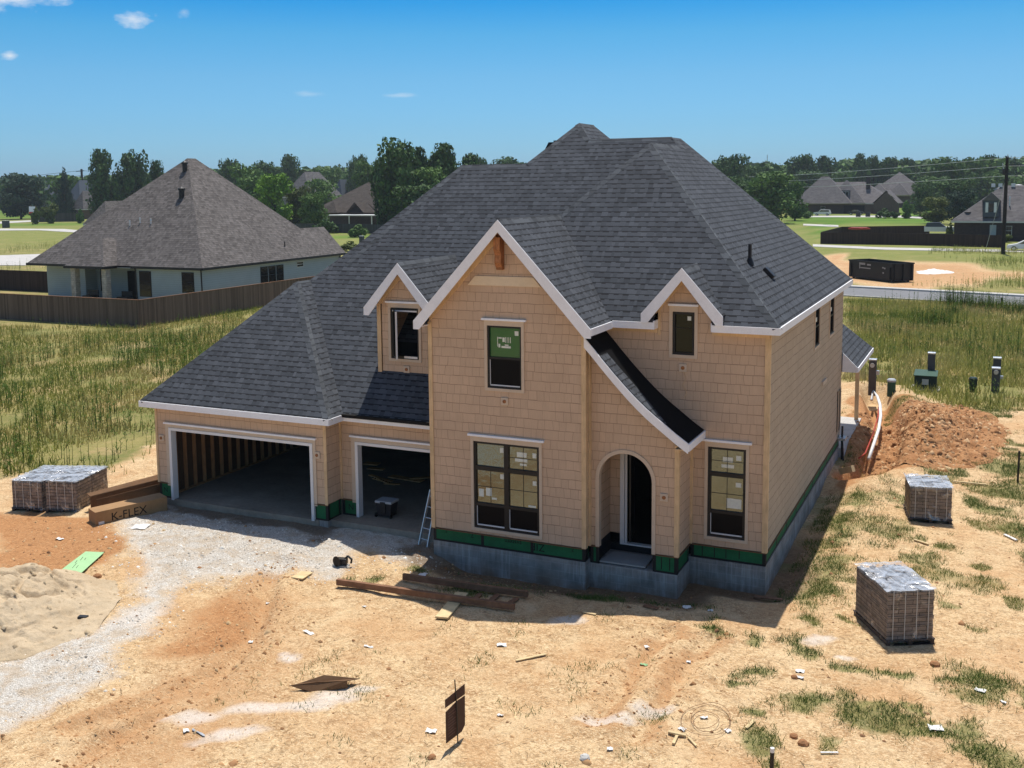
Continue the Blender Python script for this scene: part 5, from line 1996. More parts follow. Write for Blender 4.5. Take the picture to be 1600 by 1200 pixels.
# stones and clods
def stones(name, x, y, r, mat, cols, z=None):
    n = len(x)
    z = gh(x, y) if z is None else z
    base = np.array([(1, 0, 0), (-0.5, 0.87, 0), (-0.5, -0.87, 0), (0.1, 0.05, 0.9), (0.55, 0.5, 0.45), (-0.6, 0.1, 0.5), (0.2, -0.6, 0.5)])
    faces = np.array([(0, 1, 4), (1, 5, 4), (1, 2, 5), (2, 6, 5), (2, 0, 6), (0, 4, 6), (4, 5, 3), (5, 6, 3), (6, 4, 3)])
    a = RNG.uniform(0, 2 * np.pi, n)
    ca, sa = np.cos(a), np.sin(a)
    B = base[None] * (1 + RNG.uniform(-0.25, 0.25, (n, 7, 3)))
    Bx = B[:, :, 0] * ca[:, None] - B[:, :, 1] * sa[:, None]
    By = B[:, :, 0] * sa[:, None] + B[:, :, 1] * ca[:, None]
    sc = r[:, None]
    Vv = np.stack([x[:, None] + Bx * sc, y[:, None] + By * sc * RNG.uniform(0.6, 1.0, (n, 1)), z[:, None] - 0.25 * sc + B[:, :, 2] * sc * 0.9], -1).reshape(-1, 3)
    Ff = (faces[None] + (np.arange(n) * 7)[:, None, None]).reshape(-1, 3)
    tone = np.repeat(np.array(cols)[RNG.integers(0, len(cols), n)] * RNG.uniform(0.75, 1.2, (n, 1)), 7, axis=0)
    tag(np_mesh(name, Vv, Ff, M['stone'], {'tone': tone}), kind='stuff')


sm = NT('loose_stone', 0.95, 0.15)
sm.col(sm.attr('tone'))
M['stone'] = sm.m
x, y = scatter(60000, -30, -9, 14, 24.1, lambda x, y: masks(x, y)[0] * house_clear(x, y) * 0.7)
stones('gravel', x, y, RNG.gamma(2.0, 0.0075, len(x)) + 0.005, 'rubble', [(0.70, 0.65, 0.57), (0.58, 0.52, 0.44), (0.44, 0.39, 0.32), (0.80, 0.76, 0.68)])
near_rut = lambda x, y: np.maximum.reduce([sstep(0.7, 0.2, line_dist(x, y, r)) for r in RUTS])
x, y = scatter(60000, -26, 2, 11.5, 24, lambda x, y: near_rut(x, y) * 0.35 + masks(x, y)[1] * 0.06)
stones('clods', x, y, RNG.gamma(2.0, 0.010, len(x)) + 0.006, 'clod', [(0.42, 0.22, 0.10), (0.50, 0.29, 0.14), (0.30, 0.155, 0.07), (0.58, 0.40, 0.22)])
x, y = scatter(9000, -26, 7, 12, 46, lambda x, y: house_clear(x, y) * np.clip(masks(x, y)[1] * 0.8 + 0.22, 0, 1))
stones('clods', x, y, RNG.gamma(2.0, 0.014, len(x)) + 0.008, 'clod', [(0.36, 0.19, 0.09), (0.46, 0.27, 0.13), (0.26, 0.14, 0.07), (0.55, 0.38, 0.20)])

# tall weed stalks: thin stems with short upright leaves


def weeds(name, x, y, h, tone):
    n = len(x)
    Vs, Ts = [], []
    pos = np.stack([x, y, gh(x, y) - 0.03], -1)
    b = RNG.uniform(0, 2 * np.pi, n)
    lean = RNG.uniform(0.0, 0.13, n)
    tip = pos + np.stack([np.cos(b) * lean * h, np.sin(b) * lean * h, h], -1)
    for q in range(2):
        a = RNG.uniform(0, np.pi, n)
        s = np.stack([np.cos(a), np.sin(a), np.zeros(n)], -1) * 0.014
        Vs.append(np.stack([pos - s, pos + s, tip], 1))
        Ts.append(tone)
    for q in range(7):
        t = RNG.uniform(0.18, 0.98, n)[:, None]
        c = pos * (1 - t) + tip * t
        a = RNG.uniform(0, 2 * np.pi, n)
        L = RNG.uniform(0.07, 0.17, n) * (1.15 - 0.5 * t[:, 0])
        up = RNG.uniform(0.4, 1.2, n)
        e = c + np.stack([np.cos(a) * L, np.sin(a) * L, up * L], -1)
        s = np.stack([-np.sin(a), np.cos(a), np.zeros(n)], -1) * 0.019
        mid = (c + e) / 2
        Vs.append(np.stack([c, mid + s, e], 1))
        Ts.append(tone * 1.15)
        Vs.append(np.stack([c, e, mid - s], 1))
        Ts.append(tone * 1.05)
    Vv = np.concatenate(Vs).reshape(-1, 3)
    T = np.repeat(np.concatenate(Ts), 3, axis=0)
    return tag(np_mesh(name, Vv, np.arange(len(Vv)).reshape(-1, 3), M['blade'], {'tone': T}), kind='stuff')


WGREEN = [(0.110, 0.155, 0.032), (0.078, 0.135, 0.022), (0.055, 0.100, 0.018), (0.092, 0.170, 0.026)]
clump = lambda x, y, s: sstep(0.42, 0.60, vnoise(x, y, 2.2, s, 4))
band = gp([(-300, 590), (0, 560), (120, 535), (300, 520), (430, 520), (300, 660), (220, 690), (150, 735), (-50, 770), (-300, 800)])
x, y = scatter(26000, -60, -21, 24, 62, lambda x, y: masks(x, y)[4] * clump(x, y, 201) * (0.12 + 0.88 * sstep(-1.5, 2.0, poly_dist(*warp(x, y), band))) * house_clear(x, y) * 0.52)
k = poly_dist(x, y, [tuple(G(218, 511)[:2]), tuple(G(-400, 508)[:2]), (-140, 120), (-52, 120)]) < -1.0
x, y = x[k], y[k]
weeds('weeds', x, y, RNG.uniform(0.5, 1.25, len(x)), tones(x, y, WGREEN, 203, 4.0))
x, y = scatter(26000, -14, 16, 46, 89, lambda x, y: masks(x, y)[4] * clump(x, y, 205) * house_clear(x, y) * (0.10 + 0.42 * sstep(0.40, 0.62, vnoise(x, y, 9.0, 251, 3))))
weeds('weeds', x, y, RNG.uniform(0.5, 1.25, len(x)), tones(x, y, WGREEN, 207, 4.0))
x, y = scatter(16000, -8, 24, 103, 160, lambda x, y: sstep(0.40, 0.6, vnoise(x, y, 7, 209, 3)) * (1 - sstep(-3, 3, poly_dist(x, y, LOT))) * 0.8)
weeds('weeds', x, y, RNG.uniform(0.3, 0.95, len(x)), tones(x, y, [DRY, YG, MIDG, MIDG], 211, 9.0))
x, y = scatter(9000, -150, -66, 70, 170, lambda x, y: sstep(0.42, 0.6, vnoise(x, y, 7, 213, 3)) * (in_poly(x, y, gp([(-60, 365), (130, 366), (125, 395), (-60, 400)])) | in_poly(x, y, gp([(-60, 418), (72, 412), (72, 428), (-60, 428)]))))
weeds('weeds', x, y, RNG.uniform(0.6, 1.5, len(x)), tones(x, y, [YG, MIDG, MIDG, DKG], 215, 9.0))
x, y = scatter(900, -4.5, 6, 28, 46, lambda x, y: sstep(1.0, 3.0, x) * clump(x, y, 217))
weeds('weeds', x, y, RNG.uniform(0.3, 0.9, len(x)), tones(x, y, WGREEN, 219, 3.0))


# ---------------------------------------------------------------- heaps
def heap(name, label, cat, c, rx, ry, hgt, ang, mat, seed, rough, res=150, ridge=None, gully=0.0, clods=0, ccols=()):
    u = np.linspace(-1, 1, res)
    U, W = np.meshgrid(u, u)
    ca, sa = math.cos(ang), math.sin(ang)
    X = c[0] + U * rx * ca - W * ry * sa
    Y = c[1] + U * rx * sa + W * ry * ca
    r = np.sqrt(U ** 2 + W ** 2) + (vnoise(X, Y, rx * 0.5, seed, 3) - 0.5) * 0.35
    prof = np.clip(1 - r, 0, 1) ** 1.15
    if ridge:
        prof = np.maximum(prof, ridge(U, W))
    Z = gh(X, Y) + hgt * prof * (0.75 + 0.5 * vnoise(X, Y, rx * 0.35, seed + 5, 3))
    Z += prof ** 0.3 * rough * ((vnoise(X, Y, 0.45, seed + 9, 3) - 0.5) + 0.55 * (vnoise(X, Y, 0.14, seed + 13, 2) - 0.5))
    if gully:
        q = np.abs(vnoise(X, Y, rx * 0.42, seed + 21, 3) - 0.5)
        Z -= gully * np.clip(prof * 2.5, 0, 1) * sstep(0.07, 0.0, q)
        q = np.abs(vnoise(X, Y, rx * 0.16, seed + 27, 2) - 0.5)
        Z -= gully * 0.3 * np.clip(prof * 2.5, 0, 1) * sstep(0.08, 0.0, q)
    Z = np.where(r > 1.0, gh(X, Y) - 0.06, Z)
    if clods:
        w_ = (np.clip(prof, 0, 1) ** 0.5).ravel()
        k = RNG.choice(X.size, clods, p=w_ / w_.sum())
        stones('clods', X.ravel()[k] + RNG.normal(0, 0.02, clods), Y.ravel()[k] + RNG.normal(0, 0.02, clods), RNG.gamma(2.0, 0.022, clods) + 0.012, 'clod', ccols, Z.ravel()[k])
    idx = np.arange(res * res).reshape(res, res)
    Ff = np.stack([idx[:-1, :-1], idx[:-1, 1:], idx[1:, 1:], idx[1:, :-1]], -1).reshape(-1, 4)
    off = np.array([c[0], c[1], GZ])
    o = np_mesh(name, np.stack([X.ravel(), Y.ravel(), Z.ravel()], -1) - off, Ff, mat, smooth=True)
    o.location = off
    return tag(o, label, cat)


def soil(name, c1, c2, c3, sc=3.0):
    m = NT(name, 0.95, 0.12)
    P = m.pos()
    n1 = m.noise(P, sc, 6, 0.65, 0.5)
    n2 = m.noise(P, sc * 6, 4, 0.7)
    n3 = m.noise(P, 50, 3, 0.7)
    c = m.mix(m.ramp(n1, 0.36, 0.62), (*c1, 1), (*c2, 1))
    c = m.mix(m.math('MULTIPLY', m.ramp(n2, 0.52, 0.66), 0.6), c, (*c3, 1))
    c = m.mix(1.0, c, m.ramp(n3, 0.3, 0.7, 0.85, 1.1), 'MULTIPLY')
    m.col(c)
    m.bump(m.math('ADD', n2, m.math('MULTIPLY', n3, 0.4)), 0.8, 0.05)
    return m.m


c = G(20, 985)
heap('sand_pile', 'pale tan sand heap with eroded gullies at the left edge of the gravel', 'sand pile', (c.x - 1.4, c.y + 0.3), 2.9, 2.9, 1.0, 0.5, soil('builders_sand', (0.50, 0.385, 0.25), (0.60, 0.475, 0.32), (0.40, 0.29, 0.18), 1.4), 301, 0.14, gully=0.17, clods=260, ccols=[(0.50, 0.40, 0.27), (0.40, 0.31, 0.20)])
c = G(1436, 690)
heap('dirt_pile', 'orange clay spoil heap beside the trench at the back corner of the house', 'dirt pile', (c.x + 0.25, c.y + 1.4), 2.8, 5.8, 0.66, -0.06, soil('spoil_clay', (0.35, 0.165, 0.07), (0.48, 0.255, 0.12), (0.22, 0.105, 0.045), 2.2), 311, 0.42, gully=0.12, clods=3400, ccols=[(0.46, 0.26, 0.13), (0.36, 0.19, 0.09), (0.28, 0.14, 0.065), (0.55, 0.36, 0.2)])
# ---------------------------------------------------------------- things about the building lot
def lumber(name, label, cat, p0, p1, w, h, mat, lift=0.02, group=None, z0=None, z1=None, roll=0.0):
    """board on the ground between the pixels p0 and p1"""
    a, b = GH(*p0), GH(*p1)
    a.z += h / 2 + lift if z0 is None else z0
    b.z += h / 2 + lift if z1 is None else z1
    m_ = MB()
    up = Vector((math.sin(roll), 0, math.cos(roll)))
    m_.bar(a, b, w, h, up)
    o = m_.build(name, M[mat], bevel=0.004)
    return tag(o, label, cat, group)


lumber('plank', 'long reddish plank lying across the sunlit edge of the house shadow', 'plank', (527, 917), (804, 957), 0.10, 0.14, 'plank_dark', 0.06)
lumber('plank', 'long dark plank lying in shade in front of the tower foundation', 'plank', (630, 908), (825, 936), 0.09, 0.14, 'plank_dark', 0.05)
lumber('plank', 'short pale wide board sticking out into the sun from under the long reddish plank', 'plank', (690, 969), (722, 930), 0.30, 0.045, 'plank_pale', 0.03)
for (q0, q1, wd_, lb) in (((738, 943), (750, 931), 0.12, 'short brown cross board under the long planks, nearest to the wide pale board'), ((763, 945), (778, 932), 0.13, 'short brown cross board in the middle of those under the long planks'), ((790, 949), (808, 938), 0.12, 'short brown cross board at the right end of the long planks')):
    lumber('plank', lb, 'plank', q0, q1, wd_, 0.045, 'plank_dark', 0.02, 'cross boards under the long planks')
lumber('plank', 'small yellow board lying on the gravel edge left of the green tufts', 'board', (464, 906), (480, 896), 0.32, 0.03, 'plank_pale')
lumber('plank', 'thin pale lath lying alone on the tan soil right of the white scrap', 'lath', (806, 1034), (853, 1024), 0.07, 0.02, 'plank_pale')
lumber('plank', 'dark board lying in shade off the front right corner of the house', 'board', (1178, 935), (1222, 939), 0.10, 0.035, 'plank_dark')
lumber('plank', 'thin pale stick pointing right from behind the small block pallet', 'lath', (1490, 755), (1541, 760), 0.07, 0.03, 'plank_pale', 0.05)
lumber('plank', 'pale short board at the end of the side wall shadow by the trench', 'board', (1313, 741), (1333, 737), 0.16, 0.20, 'plank_pale', 0.0)
lumber('plank', 'short tan lath lying on straw above the large block pallet', 'lath', (1428, 845), (1451, 852), 0.08, 0.03, 'plank_pale')
lumber('plank', 'small grey lath on a green patch near the right edge', 'lath', (1569, 837), (1588, 846), 0.08, 0.03, 'litter')
lumber('plank', 'pale lath lying at the jog of the house shadow before the entry', 'lath', (911, 958), (931, 962), 0.07, 0.02, 'plank_pale')
lumber('plank', 'brown offcut lying in shade below the entry', 'board', (1006, 948), (1028, 953), 0.12, 0.03, 'plank_dark')
lumber('plank', 'thin white lath near the bottom edge right of the dark stake', 'lath', (1282, 1178), (1310, 1178), 0.035, 0.015, 'litter')
lumber('plank', 'yellow stick of the small wood heap below the wire coil', 'lath', (1044, 1146), (1072, 1152), 0.07, 0.03, 'plank_pale', group='sticks below the wire coil')
lumber('plank', 'upright leaning yellow stick of the small wood heap below the wire coil', 'lath', (1052, 1165), (1058, 1152), 0.05, 0.03, 'plank_pale', group='sticks below the wire coil')
lumber('plank', 'crooked yellow stick lying inside the wire coil end', 'lath', (1075, 1154), (1088, 1168), 0.035, 0.02, 'plank_pale', group='sticks below the wire coil')
lumber('plank', 'short pale stick beside the green tuft right of the wire coil', 'lath', (1166, 1140), (1178, 1128), 0.06, 0.02, 'plank_pale')

# cardboard boxes beside the garage
a, b = G(150, 826, GZ + 0.02), G(262, 802, GZ + 0.02)
d = (b - a).normalized()
n_ = Vector((-d.y, d.x, 0))
BX = thing('cardboard_box', 'long tan cardboard box with black lettering lying at the gravel edge by the garage', 'box', a)
m_ = MB()
zb = gz(a.x, a.y) + 0.0
m_.prism([a + Vector((0, 0, -0.02)), b + Vector((0, 0, 0.05)), b + Vector((0, 0, 0.50)), a + Vector((0, 0, 0.46))], n_ * 0.55)
m_.build('carton', M['card'], BX, bevel=0.01)
side = Matrix(((d.x, 0, -n_.x, 0), (d.y, 0, -n_.y, 0), (0.02, 1, 0, 0), (0, 0, 0, 1)))
mt = Matrix.Translation(a + d * 0.95 - n_ * 0.004 + Vector((0, 0, 0.24))) @ side
text_mesh('lettering', 'K-FLEX', 0.33, M['ink'], BX, mt)
m_ = MB()
m_.prism([a + d * 0.08 + Vector((0, 0, 0.05)), a + d * 0.24 + Vector((0, 0, 0.05)), a + d * 0.24 + Vector((0, 0, 0.17)), a + d * 0.08 + Vector((0, 0, 0.17))], n_ * -0.004)
m_.build('shipping_label', M['litter'], BX)
a2, b2 = G(152, 808, GZ + 0.02), G(270, 781, GZ + 0.02)
d2 = (b2 - a2).normalized()
n2 = Vector((-d2.y, d2.x, 0))
BX2 = thing('cardboard_box', 'long open dark brown cardboard box behind the lettered tan one', 'box', a2)
m_ = MB()
for (off, th) in ((0.0, 0.012), (0.42, 0.012)):
    m_.prism([a2 + n2 * off, b2 + n2 * off, b2 + n2 * off + Vector((0, 0, 0.60)), a2 + n2 * off + Vector((0, 0, 0.52))], n2 * th)
m_.prism([a2 + Vector((0, 0, 0.0)), b2, b2 + n2 * 0.42, a2 + n2 * 0.42], (0, 0, 0.012))
m_.prism([b2, b2 + n2 * 0.42, b2 + n2 * 0.42 + Vector((0, 0, 0.60)), b2 + Vector((0, 0, 0.60))], d2 * 0.012)
m_.build('carton', M['card_dark'], BX2)
m_ = MB()
m_.prism([a2 + n2 * 0.43 + Vector((0, 0, 0.52)), b2 + n2 * 0.43 + Vector((0, 0, 0.60)), b2 + n2 * 0.62 + Vector((0, 0, 0.70)), a2 + n2 * 0.66 + Vector((0, 0, 0.56))], (0, 0, 0.012))
m_.build('flap', M['card_dark'], BX2)

# pale green board on the ground
q = [GH(*p) for p in ((91, 899), (127, 899), (163, 866), (134, 865))]
m_ = MB()
zz = max(p.z for p in q) + 0.02
m_.prism([Vector((p.x, p.y, zz + 0.02)) for p in q], (0, 0, 0.016))
gb = tag(m_.build('wallboard_sheet', M['greenboard']), 'pale green board lying flat on the soil left of the gravel', 'board')
m_ = MB()
ctr = sum(q, Vector()) / 4
e1 = (q[2] - q[1]).normalized()
e2 = Vector((-e1.y, e1.x, 0))
for (u0, v0, L) in ((-0.45, 0.08, 0.35), (-0.45, -0.02, 0.22), (-0.1, 0.15, 0.2), (0.1, 0.1, 0.25), (0.12, 0.0, 0.16)):
    c0 = Vector((ctr.x, ctr.y, zz + 0.038)) + e1 * u0 + e2 * v0
    m_.bar(c0, c0 + e1 * L + e2 * 0.03, 0.012, 0.002)
m_.build('scribble', M['ink'], gb)


# pallets of pavers in stretch film
def pallet(label, near, ang, L, W, Hs, stacks, loc=None, cat='pallet'):
    """near = ground pixel of the nearest corner; ang = direction of the long side L"""
    base = GH(*near) if loc is None else loc
    base.z = min(base.z, gz(base.x, base.y)) - 0.03
    T = thing('paver_pallet', label, cat, base)
    ex = Vector((math.cos(ang), math.sin(ang), 0))
    ey = Vector((-math.sin(ang), math.cos(ang), 0))
    ey = -ey
    z = Vector((0, 0, 1))

    def at(u, v, h):
        return base + ex * u + ey * v + z * h
    m_ = MB()
    for k in range(3):
        v = -0.02 + (W + 0.04) * (k + 0.0) / 2
        m_.obox(at(L / 2, min(max(v, 0.03), W - 0.03), 0.065), ex * (L / 2 + 0.03), ey * 0.04, z * 0.045)
    for k in range(7):
        u = -0.02 + (L + 0.04) * k / 6
        m_.obox(at(min(max(u, 0.03), L - 0.03), W / 2, 0.121), ex * 0.055, ey * (W / 2 + 0.03), z * 0.011)
        if k in (0, 3, 6):
            m_.obox(at(min(max(u, 0.03), L - 0.03), W / 2, 0.010), ex * 0.055, ey * (W / 2 + 0.03), z * 0.010)
    m_.build('pallet', M['pallet_wood'], T)
    sl = L / stacks
    rr = random.Random(int(near[0] * 7 + near[1]))
    for s in range(stacks):
        m_ = MB()
        u0, u1 = s * sl + 0.012, (s + 1) * sl - 0.012
        hh = Hs + rr.uniform(-0.03, 0.03)
        rows = int(hh / 0.095)
        for r in range(rows):
            z0 = 0.135 + r * hh / rows
            j = rr.uniform(-0.008, 0.008)
            m_.obox(at((u0 + u1) / 2 + j, W / 2 + rr.uniform(-0.006, 0.006), z0 + hh / rows / 2), ex * ((u1 - u0) / 2), ey * (W / 2 - 0.008), z * (hh / rows / 2 - 0.003))
        m_.build('paver_stack', M['brick_side'], T)
        m_ = MB()
        nu, nv = 4, 7
        for i in range(nu):
            for k in range(nv):
                if rr.random() < 0.10:
                    continue
                ua, ub = u0 + (u1 - u0) * i / nu + 0.006, u0 + (u1 - u0) * (i + 1) / nu - 0.006
                va, vb = W * k / nv + 0.006, W * (k + 1) / nv - 0.006
                m_.obox(at((ua + ub) / 2, (va + vb) / 2, 0.135 + hh + 0.022 + rr.uniform(-0.008, 0.006)), ex * ((ub - ua) / 2), ey * ((vb - va) / 2), z * 0.02)
        m_.build('top_course', M['brick_top'], T)
        for k in range(4 if stacks < 3 else 3):
            v = W * (k + 0.5) / (4 if stacks < 3 else 3)
            st = MB()
            zt_ = 0.135 + hh + 0.055
            st.obox(at(u0 - 0.016, v, (zt_ + 0.13) / 2), ex * 0.003, ey * 0.007, z * ((zt_ - 0.13) / 2))
            st.obox(at((u0 + u1) / 2, v, zt_), ex * ((u1 - u0) / 2 + 0.016), ey * 0.007, z * 0.003)
            st.obox(at(u1 + 0.016, v, (zt_ + 0.13) / 2), ex * 0.003, ey * 0.007, z * ((zt_ - 0.13) / 2))
            st.build('strap', M['strap'], T)
    # loose film round the load: a crumpled shell open below
    N, K = 56, 9
    loop = []
    per = 2 * (L + W)
    for i in range(N):
        t = per * i / N
        if t < L: u, v = t, 0.0
        elif t < L + W: u, v = L, t - L
        elif t < 2 * L + W: u, v = L - (t - L - W), W
        else: u, v = 0.0, W - (t - 2 * L - W)
        du_, dv_ = u - L / 2, v - W / 2
        loop.append((u, v, du_ / (L / 2), dv_ / (W / 2)))
    m_ = MB()
    top = 0.135 + Hs + 0.075
    ring = []
    for k in range(K):
        zz_ = 0.10 + (top - 0.10) * k / (K - 1)
        r_ = []
        for (u, v, du_, dv_) in loop:
            o_ = 0.022 + rr.uniform(0, 0.028) + (0.03 if k == 0 else 0)
            r_.append(at(u + du_ * o_, v + dv_ * o_, zz_ + rr.uniform(-0.015, 0.015)))
        ring.append(r_)
    for k in range(K - 1):
        for i in range(N):
            j = (i + 1) % N
            m_.poly([ring[k][i], ring[k][j], ring[k + 1][j], ring[k + 1][i]])
    for i in range(N):
        j = (i + 1) % N
        ui, vi, _, _ = loop[i]
        uj, vj, _, _ = loop[j]
        m_.poly([ring[K - 1][i], ring[K - 1][j], at(uj * 0.5 + L / 4, vj * 0.5 + W / 4, top + 0.012), at(ui * 0.5 + L / 4, vi * 0.5 + W / 4, top + 0.012)], 1)
    m_.poly([at(u * 0.5 + L / 4, v * 0.5 + W / 4, top + 0.012) for (u, v, _, _) in loop], 1)
    m_.build('stretch_film', [M['film'], M['film_top']], T)
    return T


pallet('large film wrapped pallet of pavers in two stacks, right of the house front', (1385, 1008), math.atan2(1.35, -0.78), 1.56, 1.0, 0.98, 2).rotation_euler = (0, 0, 0)
pallet('small strapped pallet of pavers with a pale top standing below the dirt pile', (1421, 814), math.radians(101), 1.25, 1.10, 0.84, 1)
pallet('wrapped pallet of pavers left of the garage, nearest to the house of the two', (122, 800), math.atan2(1.67, -0.45), 1.66, 1.06, 0.80, 2) if False else None


def mirrored(label, near, ang, L, W, Hs, stacks, shift):
    """as pallet, with the width running to the left of the long side"""
    p = GH(*near)
    ey = Vector((-math.sin(ang), math.cos(ang), 0))
    p = p + ey * (W + shift)
    return pallet(label, near, ang, L, W, Hs, stacks, p)


mirrored('pallet of pavers left of the garage with its torn film side facing the house', (121, 800), math.radians(105), 1.70, 1.0, 0.80, 2, 0.0)
mirrored('leftmost pallet of pavers, standing tight against the torn film one', (121, 800), math.radians(105), 1.70, 0.98, 0.76, 2, 1.12)

# realtor style sign seen from behind
p = GH(715.5, 1161)
SG = thing('yard_sign', 'dark brown yard sign on a thin rod seen from behind in the foreground', 'sign', p)
td = G(713, 1070, GZ)
zt_ = 0.98
dirx = Vector((math.sin(math.radians(25)), math.cos(math.radians(25)), 0))
dirx = Vector((0.11, 0.994, 0)).normalized()
m_ = MB()
m_.tube([p + Vector((0, 0, -0.2)), p + Vector((-0.01, 0, 0.55)), p + Vector((-0.03, -0.02, 1.13))], 0.011, 8)
m_.build('rod', M['gutter'], SG)
thn = Vector((dirx.y, -dirx.x, 0)) * 0.008
c0 = p + Vector((-0.02, 0, 0)) - thn * 2
m_ = MB()
m_.prism([c0 - dirx * 0.30 + Vector((0, 0, 0.13)), c0 + dirx * 0.17 + Vector((0, 0, 0.12)), c0 + dirx * 0.27 + Vector((0, 0, 0.20)), c0 + dirx * 0.28 + Vector((0, 0, 0.72)), c0 + dirx * 0.02 + Vector((0, 0, 0.73)), c0 - dirx * 0.30 + Vector((0, 0, 0.68))], thn)
pn = m_.build('panel', M['sign_back'], SG)
m_ = MB()
for k in range(9):
    zz = 0.62 - k * 0.05
    w_ = (0.2, 0.24, 0.1, 0.22, 0.18, 0.24, 0.12, 0.2, 0.16)[k]
    m_.bar(c0 + thn * 1.2 - dirx * 0.24 + Vector((0, 0, zz)), c0 + thn * 1.2 + dirx * (w_ - 0.2) + Vector((0, 0, zz)), 0.003, 0.018)
m_.build('faded_print', M['sign_print'], pn)
m_ = MB()
m_.prism([c0 - dirx * 0.31 + Vector((0, 0, 0.76)), c0 + dirx * 0.28 + Vector((0, 0, 0.745)), c0 + dirx * 0.28 + Vector((0, 0, 0.93)), c0 - dirx * 0.31 + Vector((0, 0, 0.90))], thn)
m_.build('rider', M['sign_back'], SG)


# white scraps and other litter, each its own small crumpled sheet
def scrap(px, py, L, W, ang, label, mat='litter', name='scrap', cat='litter', lift=0.015, group='white scraps on the lot'):
    p = GH(px, py)
    m_ = MB()
    ca, sa = math.cos(ang), math.sin(ang)
    rr = random.Random(int(px * 13 + py))
    n = 4
    grid = []
    for i in range(n + 1):
        row = []
        for j in range(3):
            u, v = (i / n - 0.5) * L * rr.uniform(0.9, 1.1), (j / 2 - 0.5) * W * rr.uniform(0.75, 1.2)
            row.append(Vector((p.x + u * ca - v * sa, p.y + u * sa + v * ca, p.z + lift + rr.uniform(0, 0.03))))
        grid.append(row)
    for i in range(n):
        for j in range(2):
            q = [grid[i][j], grid[i + 1][j], grid[i + 1][j + 1], grid[i][j + 1]]
            m_.poly(q)
            m_.poly([v - Vector((0, 0, 0.01)) for v in q][::-1])
    o = m_.build(name, M[mat])
    return tag(o, label, cat, group)


for (px, py, L, W, an, lb) in ((482, 990, 0.30, 0.10, -0.3, 'white torn strip lying centrally on the tan soil left of the planks'), (392, 1005, 0.10, 0.09, 0.3, 'small white scrap in the red rut on the left'), (784, 1009, 0.20, 0.12, 0.4, 'square white scrap left of the thin pale lath'),
                              (674, 1144, 0.18, 0.13, 0.2, 'bent white scrap just left of the yard sign'), (576, 1012, 0.22, 0.05, 0.0, 'thin dull white strip below the square yellow boards'), (569, 949, 0.12, 0.05, 0.0, 'faint white scrap below the long reddish plank'),
                              (782, 1119, 0.12, 0.05, 0.1, 'white scrap right of the yard sign'), (1010, 1012, 0.12, 0.08, -0.8, 'curled white scrap below the house shadow'), (1066, 1141, 0.13, 0.09, -0.4, 'white chip on top of the stick heap'),
                              (1137, 1143, 0.12, 0.09, -0.7, 'white chip right of the wire coil'), (953, 1172, 0.10, 0.08, 0.2, 'white scrap near the bottom edge left of the stick heap'), (1250, 1050, 0.16, 0.12, 0.2, 'upper white rubble chip by the grass clump'), (1250, 1060, 0.14, 0.08, 0.0, 'lower white rubble chip by the grass clump'),
                              (1462, 1139, 0.26, 0.20, 0.3, 'yellowish square scrap in the lower right grass'), (1531, 1080, 0.20, 0.12, -0.3, 'pale stone like scrap in the round grass clump'), (1567, 1098, 0.14, 0.05, -0.9, 'thin white scrap at the edge of the round grass clump'),
                              (28, 748, 0.0, 0.0, 0, ''), (213, 769, 0.22, 0.10, 0.0, 'white and green scrap left of the garage corner'), (93, 843, 0.24, 0.12, -0.1, 'pale blue white scrap on red soil left of the boxes'), (219, 824, 0.45, 0.35, 0.3, 'pale crumpled bag on the gravel in front of the lettered box'),
                              (418, 944, 0.07, 0.06, 0.0, 'tiny white scrap above the red rut'), (291, 1143, 0.10, 0.12, 0.8, 'small white scrap on pale soil at the bottom left'), (310, 1146, 0.36, 0.035, -0.25, 'grey blue strip beside the small white scrap at the bottom left'), (1076, 1036, 0.09, 0.06, 0.0, 'tiny white scrap on straw below the entry'), (1006, 1040, 0.15, 0.05, 0.0, 'small green scrap on straw below the entry'),
                              (661, 899, 0.20, 0.16, 0.1, 'white crumpled wrapper in grass at the left corner of the tower shadow'), (882, 915, 0.22, 0.16, 0.2, 'white lump of paper at the foot of the foundation by the entry'), (1074, 950, 0.2, 0.15, 0.6, 'white scrap in shade right of the brown offcut'), (1396, 858, 0.0, 0.0, 0, ''),
                              (785, 895, 0.5, 0.16, -0.2, 'dull pale sheet lying against the tower foundation'), (1100, 1123, 0.14, 0.05, 0.5, 'bluish scrap caught in the wire coil'), (1110, 955, 0.12, 0.08, 0, 'pale stone scrap at the shadow edge below the right window')):
    if L > 0:
        scrap(px, py, L, W, an, lb, 'greenboard' if 'green scrap on' in lb else ('cooler_lid' if 'grey blue' in lb else 'litter'))

# bent cardboard in the foreground
a, b = GH(452, 1079), GH(541, 1077)
CB = MB()
mid = (a + b) / 2
CB.prism([a + Vector((0, 0, 0.10)), mid + Vector((0, 0, 0.16)), b + Vector((0, 0, 0.17)), b + Vector((0, 0, 0.02)), mid + Vector((0, -0.10, 0.0)), a + (b - a) * 0.2 + Vector((0, 0, 0.02))], Vector((0.02, 0.015, 0)))
CB.prism([a + Vector((0, 0, 0.10)), mid + Vector((0, 0, 0.16)), b + Vector((0, 0, 0.17)), b + Vector((0.1, 0.3, 0.10)), mid + Vector((0, 0.22, 0.20)), a + (b - a) * 0.15 + Vector((0, 0.05, 0.12))], Vector((0, 0, -0.015)))
tag(CB.build('cardboard_sheet', M['card_dark']), 'bent dark brown cardboard piece standing on the soil above the white powder patch', 'cardboard')

